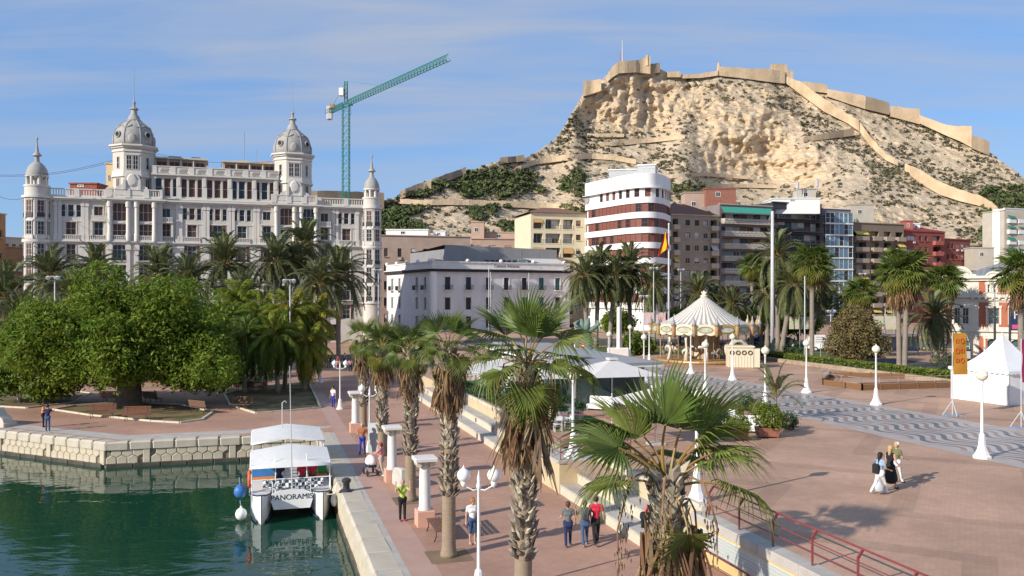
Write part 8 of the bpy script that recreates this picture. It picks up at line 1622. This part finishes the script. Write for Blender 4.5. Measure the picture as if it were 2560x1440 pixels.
def person(label, pos, face, H=1.68, top='white', bottom='jeans', shoes='black', hair='brown', long=False, sleeve=.5, legs='long', skin=None, stride=0.0, armL=(0,8,15), armR=(0,8,15), lean=0, sit=False, female=True, near=True, headturn=0, cap=None, group=None, bend=0, name='person'):
    """face: degrees, 0 = looks along +Y (away from the viewer), 180 = towards the viewer.  arm = (forward, outward, elbow) degrees"""
    sk = skin or M_skin; prims = []; s = H/1.70; MT = [sk, cloth(top, CLO[top]), cloth(bottom, CLO[bottom]), cloth(shoes, CLO[shoes]) if shoes != 'skin' else sk]
    SK, TP, BT, SH = 0, 1, 2, 3
    def V3(x, y, z): return Vector((x,y,z))
    hipz = .90 if not sit else .50; pel = V3(0,0,hipz)
    def up(p):      # torso bend forwards about the hips
        q = p-pel; a = R(bend+lean); return pel+V3(q.x, q.y*math.cos(a)+q.z*math.sin(a), -q.y*math.sin(a)+q.z*math.cos(a))
    sh = .185 if female else .205; hw = .165 if female else .155
    def pr(a, b, ra, rb, m): prims.append((a, b, ra, rb, m))
    pr(V3(-.07,0,hipz+.02), V3(.07,0,hipz+.02), .135 if female else .125, .135 if female else .125, BT)
    pr(V3(-.07,-.03,hipz-.06), V3(.07,-.03,hipz-.06), .12, .12, BT)
    pr(up(V3(0,0,hipz+.12)), up(V3(0,.005,hipz+.26)), .125, .12, TP); pr(up(V3(-.06,.01,hipz+.36)), up(V3(.06,.01,hipz+.36)), .125, .125, TP)
    if female: pr(up(V3(-.07,.075,hipz+.36)), up(V3(.07,.075,hipz+.36)), .07, .07, TP)
    pr(up(V3(-sh+.07,0,hipz+.49)), up(V3(sh-.07,0,hipz+.49)), .085, .085, TP)
    pr(up(V3(0,0,hipz+.52)), up(V3(0,.015,hipz+.63)), .056, .052, SK)
    ht = R(headturn); hc = up(V3(0,.03,hipz+.71)); fx = V3(math.sin(-ht), math.cos(ht), 0)
    pr(hc+V3(0,0,.03), hc+fx*.012+V3(0,0,.035), .094, .094, SK); pr(hc+fx*.03+V3(0,0,-.05), hc+fx*.02+V3(0,0,0), .062, .08, SK); pr(hc+fx*.098+V3(0,0,-.015), hc+fx*.088+V3(0,0,.02), .018, .014, SK)
    for sd_ in (-1, 1): e_ = V3(fx.y,-fx.x,0)*sd_; pr(hc+e_*.093+V3(0,0,.0), hc+e_*.093+V3(0,0,.03), .02, .02, SK)
    for sd_, (fw, ou, el) in ((-1, armL), (1, armR)):
        S_ = up(V3(sd_*sh,0,hipz+.49)); f_, o_ = R(fw+lean*.3), R(ou); d1 = V3(sd_*math.sin(o_), math.sin(f_)*math.cos(o_), -math.cos(f_)*math.cos(o_)); E_ = S_+d1*.29; f2 = f_+R(el); d2 = V3(sd_*math.sin(o_)*(1-el/120), math.sin(f2)*math.cos(o_*.4), -math.cos(f2)*math.cos(o_*.4)).normalized(); Wr = E_+d2*.25
        if sleeve >= 1: pr(S_, E_, .058, .045, TP); pr(E_, Wr, .042, .034, TP)
        elif sleeve > 0: M_ = S_.lerp(E_, sleeve); pr(S_, M_, .06, .055, TP); pr(M_, E_, .043, .038, SK); pr(E_, Wr, .037, .026, SK)
        else: pr(S_, E_, .052, .038, SK); pr(E_, Wr, .036, .026, SK)
        hd_ = Wr+d2*.08; pr(Wr, hd_, .028, .038, SK); sx = d2.cross(V3(0,1,0.01)).normalized()
        if near:
            for k, (q, l) in enumerate(((-.03,.075),(-.01,.088),(.01,.083),(.028,.065))): a_ = hd_+sx*q*.9; m_ = a_+d2*l*.55; pr(a_, m_, .0125, .012, SK); pr(m_, m_+(d2*.8+V3(-sd_*.35,.45,0)).normalized()*l*.5, .0115, .0095, SK)
            a_ = Wr+d2*.02; pr(a_, a_+(d2*.7+V3(-sd_*.2,.75,0)).normalized()*.07, .015, .012, SK)
        else: pr(hd_, hd_+d2*.07, .03, .018, SK)
    for sd_ in (-1, 1):
        a = R(stride*sd_); Hp = V3(sd_*.085,0,hipz-.03)
        if sit: Kn = Hp+V3(sd_*.05,.42,.0); An = Kn+V3(0,.03,-.40)
        else: Kn = Hp+V3(sd_*.01,math.sin(a)*.42+.01,-math.cos(a)*.42); b2 = a-R(abs(stride)*.9 if sd_*stride < 0 else 0)*1.0; An = Kn+V3(0,math.sin(b2)*.40,-math.cos(b2)*.40)
        w_ = .088 if female else .083
        if legs == 'long': pr(Hp, Kn, w_, .064, BT); pr(Kn, An, .066, .052, BT)
        elif legs == 'shorts': pr(Hp, Kn, w_+.01, .075, BT); pr(Kn+V3(0,0,.02), Kn-V3(0,0,.06), .056, .05, SK); pr(Kn, An, .052, .036, SK)
        elif legs == 'skirt': pr(Hp, Kn, w_, .06, BT); pr(Kn, An, .05, .036, SK)
        fd = V3(0,1,0); toe = An+fd*.14+V3(0,0,-.035 if sd_*stride >= 0 else -.045); heel = An+V3(0,-.035,-.03); pr(heel, An+V3(0,.03,-.03), .038, .04, SH); pr(An+V3(0,.03,-.035), toe, .038, .03, SH)
    if legs == 'skirt':
        for k in range(5): z = hipz-.05-.1*k; r_ = .15+.022*k; pr(V3(-.05,0,z), V3(.05,0,z), r_, r_, BT)
    mb = MB(); n_ = 12 if near else 8
    for a, b_, ra, rb, m in prims: capsule(mb, a*s, b_*s, ra*s, rb*s, n_)
    lo = min(v[2] for v in mb.v)
    me0 = mb.mesh('tmp', M_skin); o0 = bpy.data.objects.new('tmp', me0); COL.objects.link(o0)
    md = o0.modifiers.new('r', 'REMESH'); md.mode = 'VOXEL'; md.voxel_size = .0155 if near else .03
    sm = o0.modifiers.new('s', 'SMOOTH'); sm.iterations = 3 if near else 2; sm.factor = .5
    r = link('person', None, None, Vector(pos), R(face)); tag(r, label, 'person', group); PEND.append((o0, prims, s, MT, r, lo))
    bo = Vector((0,0,-lo))
    # hair: cap over the skull, with a fall of hair when long
    hb = MB(); c = hc*s; rr = .108*s; prof = [(rr*math.sin(R(a)), rr*math.cos(R(a))*1.08) for a in (0,25,50,75,98,118)]; prof[0] = (0.001, prof[0][1]); hb.lathe(prof, 14)
    hb.xf(Matrix.Translation(c+V3(0,0,.035*s)-fx*.016*s) @ Matrix.Rotation(ht,4,'Z') @ Matrix.Rotation(R(24),4,'X') @ Matrix.Diagonal((.97,1.08,1,1)))
    if long: capsule(hb, c-fx*.055*s+V3(0,0,.03), c-fx*.075*s+V3(0,0,-.22*s), .082*s, .055*s, 10)
    elif female: capsule(hb, c-fx*.05*s+V3(0,0,.02), c-fx*.05*s+V3(0,0,-.06*s), .085*s, .06*s, 10)
    hm = mat('hair_'+hair, HAIR[hair], .6, .2, 20); ho = hb.build('hair', hm, r, True); ho.location = bo
    if near: eb = MB(); [eb.lathe([(.001,-.011),(.011,0),(.001,.011)], 6, tuple((hc+fx*.098+V3(fx.y,-fx.x,0)*.036*q+V3(0,0,.032))*s)) for q in (-1,1)]; eo = eb.build('eyes', M_dark, r); eo.location = bo
    if cap:
        cp_ = MB(); cp_.lathe([(.001,.12),(.07,.105),(.112,.04),(.112,.02)], 14); cp_.add([(-.08,.07,.02),(.08,.07,.02),(.07,.2,.0),(-.07,.2,.0),(-.08,.07,.035),(.08,.07,.035),(.07,.2,.012),(-.07,.2,.012)], [(0,3,2,1),(4,5,6,7),(0,1,5,4),(1,2,6,5),(2,3,7,6),(3,0,4,7)]); cp_.xf(Matrix.Translation(c+V3(0,0,.03*s)) @ Matrix.Rotation(ht,4,'Z')); co_ = cp_.build('cap', cloth('cap_'+cap, CLO[cap]), r, True, angle=40); co_.location = bo
    return r
# ---- left quay couple
person('man in dark shirt and light jeans standing close to the woman on the quay', G(119,1078), 10, 1.74, 'navy', 'jeans', 'tan', 'dark', female=False, armL=(60,10,70), armR=(60,10,70))
person('woman in orange top and dark trousers beside the man on the left quay', G(108,1068), -60, 1.65, 'orange', 'black', 'black', 'brown', True, armL=(20,10,60), armR=(20,10,60))
# ---- promenade
person('woman in lime patterned top holding a camera to her face on the promenade', G(1006,1302), 195, 1.63, 'lime', 'black', 'red', 'grey', armL=(75,22,115), armR=(70,25,118))
person('red haired woman in white shirt and denim shorts beside the twin lamp', G(1181,1360), 200, 1.66, 'white', 'jeans', 'skin', 'red', legs='shorts', headturn=35, armL=(5,8,20), armR=(-5,10,25))
person('woman in grey top and dark jeans, left of the three walkers', G(1420,1366), 2, 1.60, 'grey', 'navy', 'grey', 'brown', stride=10, armL=(15,14,50), armR=(-5,14,25), group=None)
person('woman with grey backpack, middle of the three walkers', G(1462,1364), 4, 1.63, 'grey', 'jeans', 'tan', 'dark', True, stride=14, armL=(30,20,95), armR=(0,10,20), skin=M_skin2)
person('man in red shirt and dark trousers, right of the three walkers', G(1490,1362), 6, 1.77, 'red', 'black', 'grey', 'dark', female=False, stride=18, armL=(10,8,25), armR=(-8,10,25))
p_ = G(1462,1364); bp = thing('backpack', 'dark grey backpack on the middle walker', 'backpack', p_+Vector((.0,-.17,1.02)), R(4)); MB().bbox(-.14,.14,-.09,.06,0,.40,.04).build('bag', cloth('pack', (.07,.075,.085)), bp); MB().bbox(-.11,.11,-.12,-.09,.04,.22,.02).build('pocket', cloth('pack2', (.05,.055,.06)), bp)
person('person in coral shirt bending over behind the nearest palm', G(1612,1350)+Vector((0,0,0)), -35, 1.7, 'coral', 'black', 'black', 'dark', female=False, bend=68, armL=(70,8,20), armR=(70,8,20))
person('man in reddish shirt and blue trousers strolling by the information boards', G(906,1136), 170, 1.76, 'brownred', 'blue', 'brownred', 'grey', female=False, stride=10, armL=(-15,12,40), armR=(10,12,60))
person('woman in red cap and pink shirt pushing the pram', G(953,1190), 72, 1.66, 'pink', 'khaki', 'white', 'brown', sleeve=1, stride=12, armL=(45,6,40), armR=(45,6,40), cap='red')
person('man in white shirt and blue trousers standing on the far promenade', G(833,1020), 150, 1.72, 'white', 'blue', 'white', 'black', female=False, near=False)
# ---- plaza women
person('dark haired woman in white trousers carrying bags across the plaza', G(2200,1234,UPZ), -62, 1.60, 'lblue', 'white', 'white', 'black', True, stride=22, skin=M_skin2, armL=(5,10,15), armR=(10,12,60))
person('blond woman in black dress walking across the plaza', G(2226,1223,UPZ), -62, 1.70, 'black', 'black', 'black', 'blond', True, sleeve=0, legs='skirt', stride=14, armL=(5,8,20), armR=(10,8,40))
person('woman in pale hat and white trousers behind the black dress', G(2241,1208,UPZ), -62, 1.66, 'olive', 'white', 'black', 'blond', stride=18, armL=(5,8,20), armR=(15,10,60), cap='white')
q_ = G(2186,1236,UPZ); sb_ = thing('shopping_bag', 'white plastic bags hanging from the dark haired woman', 'bag', q_+Vector((.15,-.1,.12))); MB().lathe([(.02,.42),(.08,.36),(.17,.22),(.18,.08),(.12,0),(0,0)], 12).xf(Matrix.Diagonal((1,.65,1,1))).build('bag', mat('plastic_bag', (.62,.66,.68), .4, .08, 6, trans=.3), sb_, True); MB().tube([(-.02,0,.42),(-.03,0,.58),(.03,0,.58),(.02,0,.42)], .008, 5).build('handle', M_white, sb_)
hb_ = thing('shoulder_bag', 'black shoulder bag on the back of the dark haired woman', 'bag', q_+Vector((.12,.13,.80)), R(20)); MB().bbox(-.1,.1,-.15,.15,0,.36,.05).build('bag', cloth('bagblack', (.02,.02,.022)), hb_); MB().tube([(0,-.1,.34),(.12,0,.66),(0,.12,.34)], .012, 5).build('strap', M_dark, hb_)
# ---- background strollers
rg = random.Random(11); BGp = [(760,925,'white','blue','person in white shirt at the path end under the feather palms'),(772,965,'white','grey','person in white top beside the far bench'),(797,948,'sky','navy','person in light blue top near the farthest twin lamp'),(815,920,'black','maroon','person in dark clothes left of the group at the back street'),(826,918,'black','navy','second person in dark clothes in the back street group'),(845,922,'maroon','pink','person in pinkish dress at the back street'),(876,930,'pink','black','woman in pink top walking by the far street'),(891,928,'maroon','white','woman in reddish top beside the woman in pink'),(690,935,'red','black','person in red at the back of the park'),(748,950,'navy','navy','person in navy beside the path under the trees'),(862,915,'grey','black','person in grey crossing toward the street'),(918,945,'black','black','person in black behind the farthest promenade palm')]
for x, y, tp_, bt_, lb in BGp: person(lb, G(x,y), rg.uniform(0,360), rg.uniform(1.58,1.78), tp_, bt_, 'black', rg.choice(['dark','brown','black']), rg.random() < .4, stride=rg.choice([0,12,16]), near=False, female=rg.random() < .5, group='people in the background')
# ---- terrace guests and deck sitter
TPp = [(1312,1003,'red','guest in red at a terrace table'),(1270,985,'white','guest in white at a terrace table behind the tall palm'),(1238,968,'navy','guest in navy far back on the terrace'),(1395,992,'lblue','guest in light blue on a wicker chair'),(1415,985,'white','guest in white beside the guest in light blue'),(1440,990,'sky','guest in sky blue near the glass pavilion'),(1378,1060,'tan','guest in tan top at the nearest carpet table'),(1352,1036,'coral','guest in coral at the second carpet table'),(1352,985,'maroon','guest in maroon near the palm trunk'),(1585,975,'tan','bare armed guest under the large umbrella')]
for x, y, tp_, lb in TPp: person(lb, G(x,y+6,UPZ), rg.uniform(90,270), 1.7, tp_, rg.choice(['navy','khaki','black']), 'black', rg.choice(['dark','brown','blond']), rg.random() < .4, near=False, female=rg.random() < .5, sit=True, armL=(35,8,50), armR=(35,8,50), group='terrace guests')
person('sunburnt person sitting on the low wall behind the wooden deck', UV(57.5,56.9,UPZ), 20, 1.7, 'tan', 'tan', 'skin', 'dark', near=False, sit=True, female=False, armL=(20,10,20), armR=(20,10,20))
# ---- boat people
bpy.context.view_layer.update()
for x, y, tp_, lb in ((-.55,-2.2,'red','passenger in red sitting in the boat, left one'),(-1.05,-2.4,'red','passenger in bright red sitting at the boat side'),(.55,-2.5,'navy','boatman in navy sitting at the boat front'),(-1.2,-4.3,'black','passenger in black in the second boat row')):
    q = bt.matrix_world @ Vector((x,y,1.16)); person(lb, q, 180+math.degrees(DOCK_ROT), 1.68, tp_, 'navy', 'black', 'dark', near=False, sit=True, female=False, armL=(30,8,50), armR=(30,8,50), group='people on the tour boat')
finish_people()
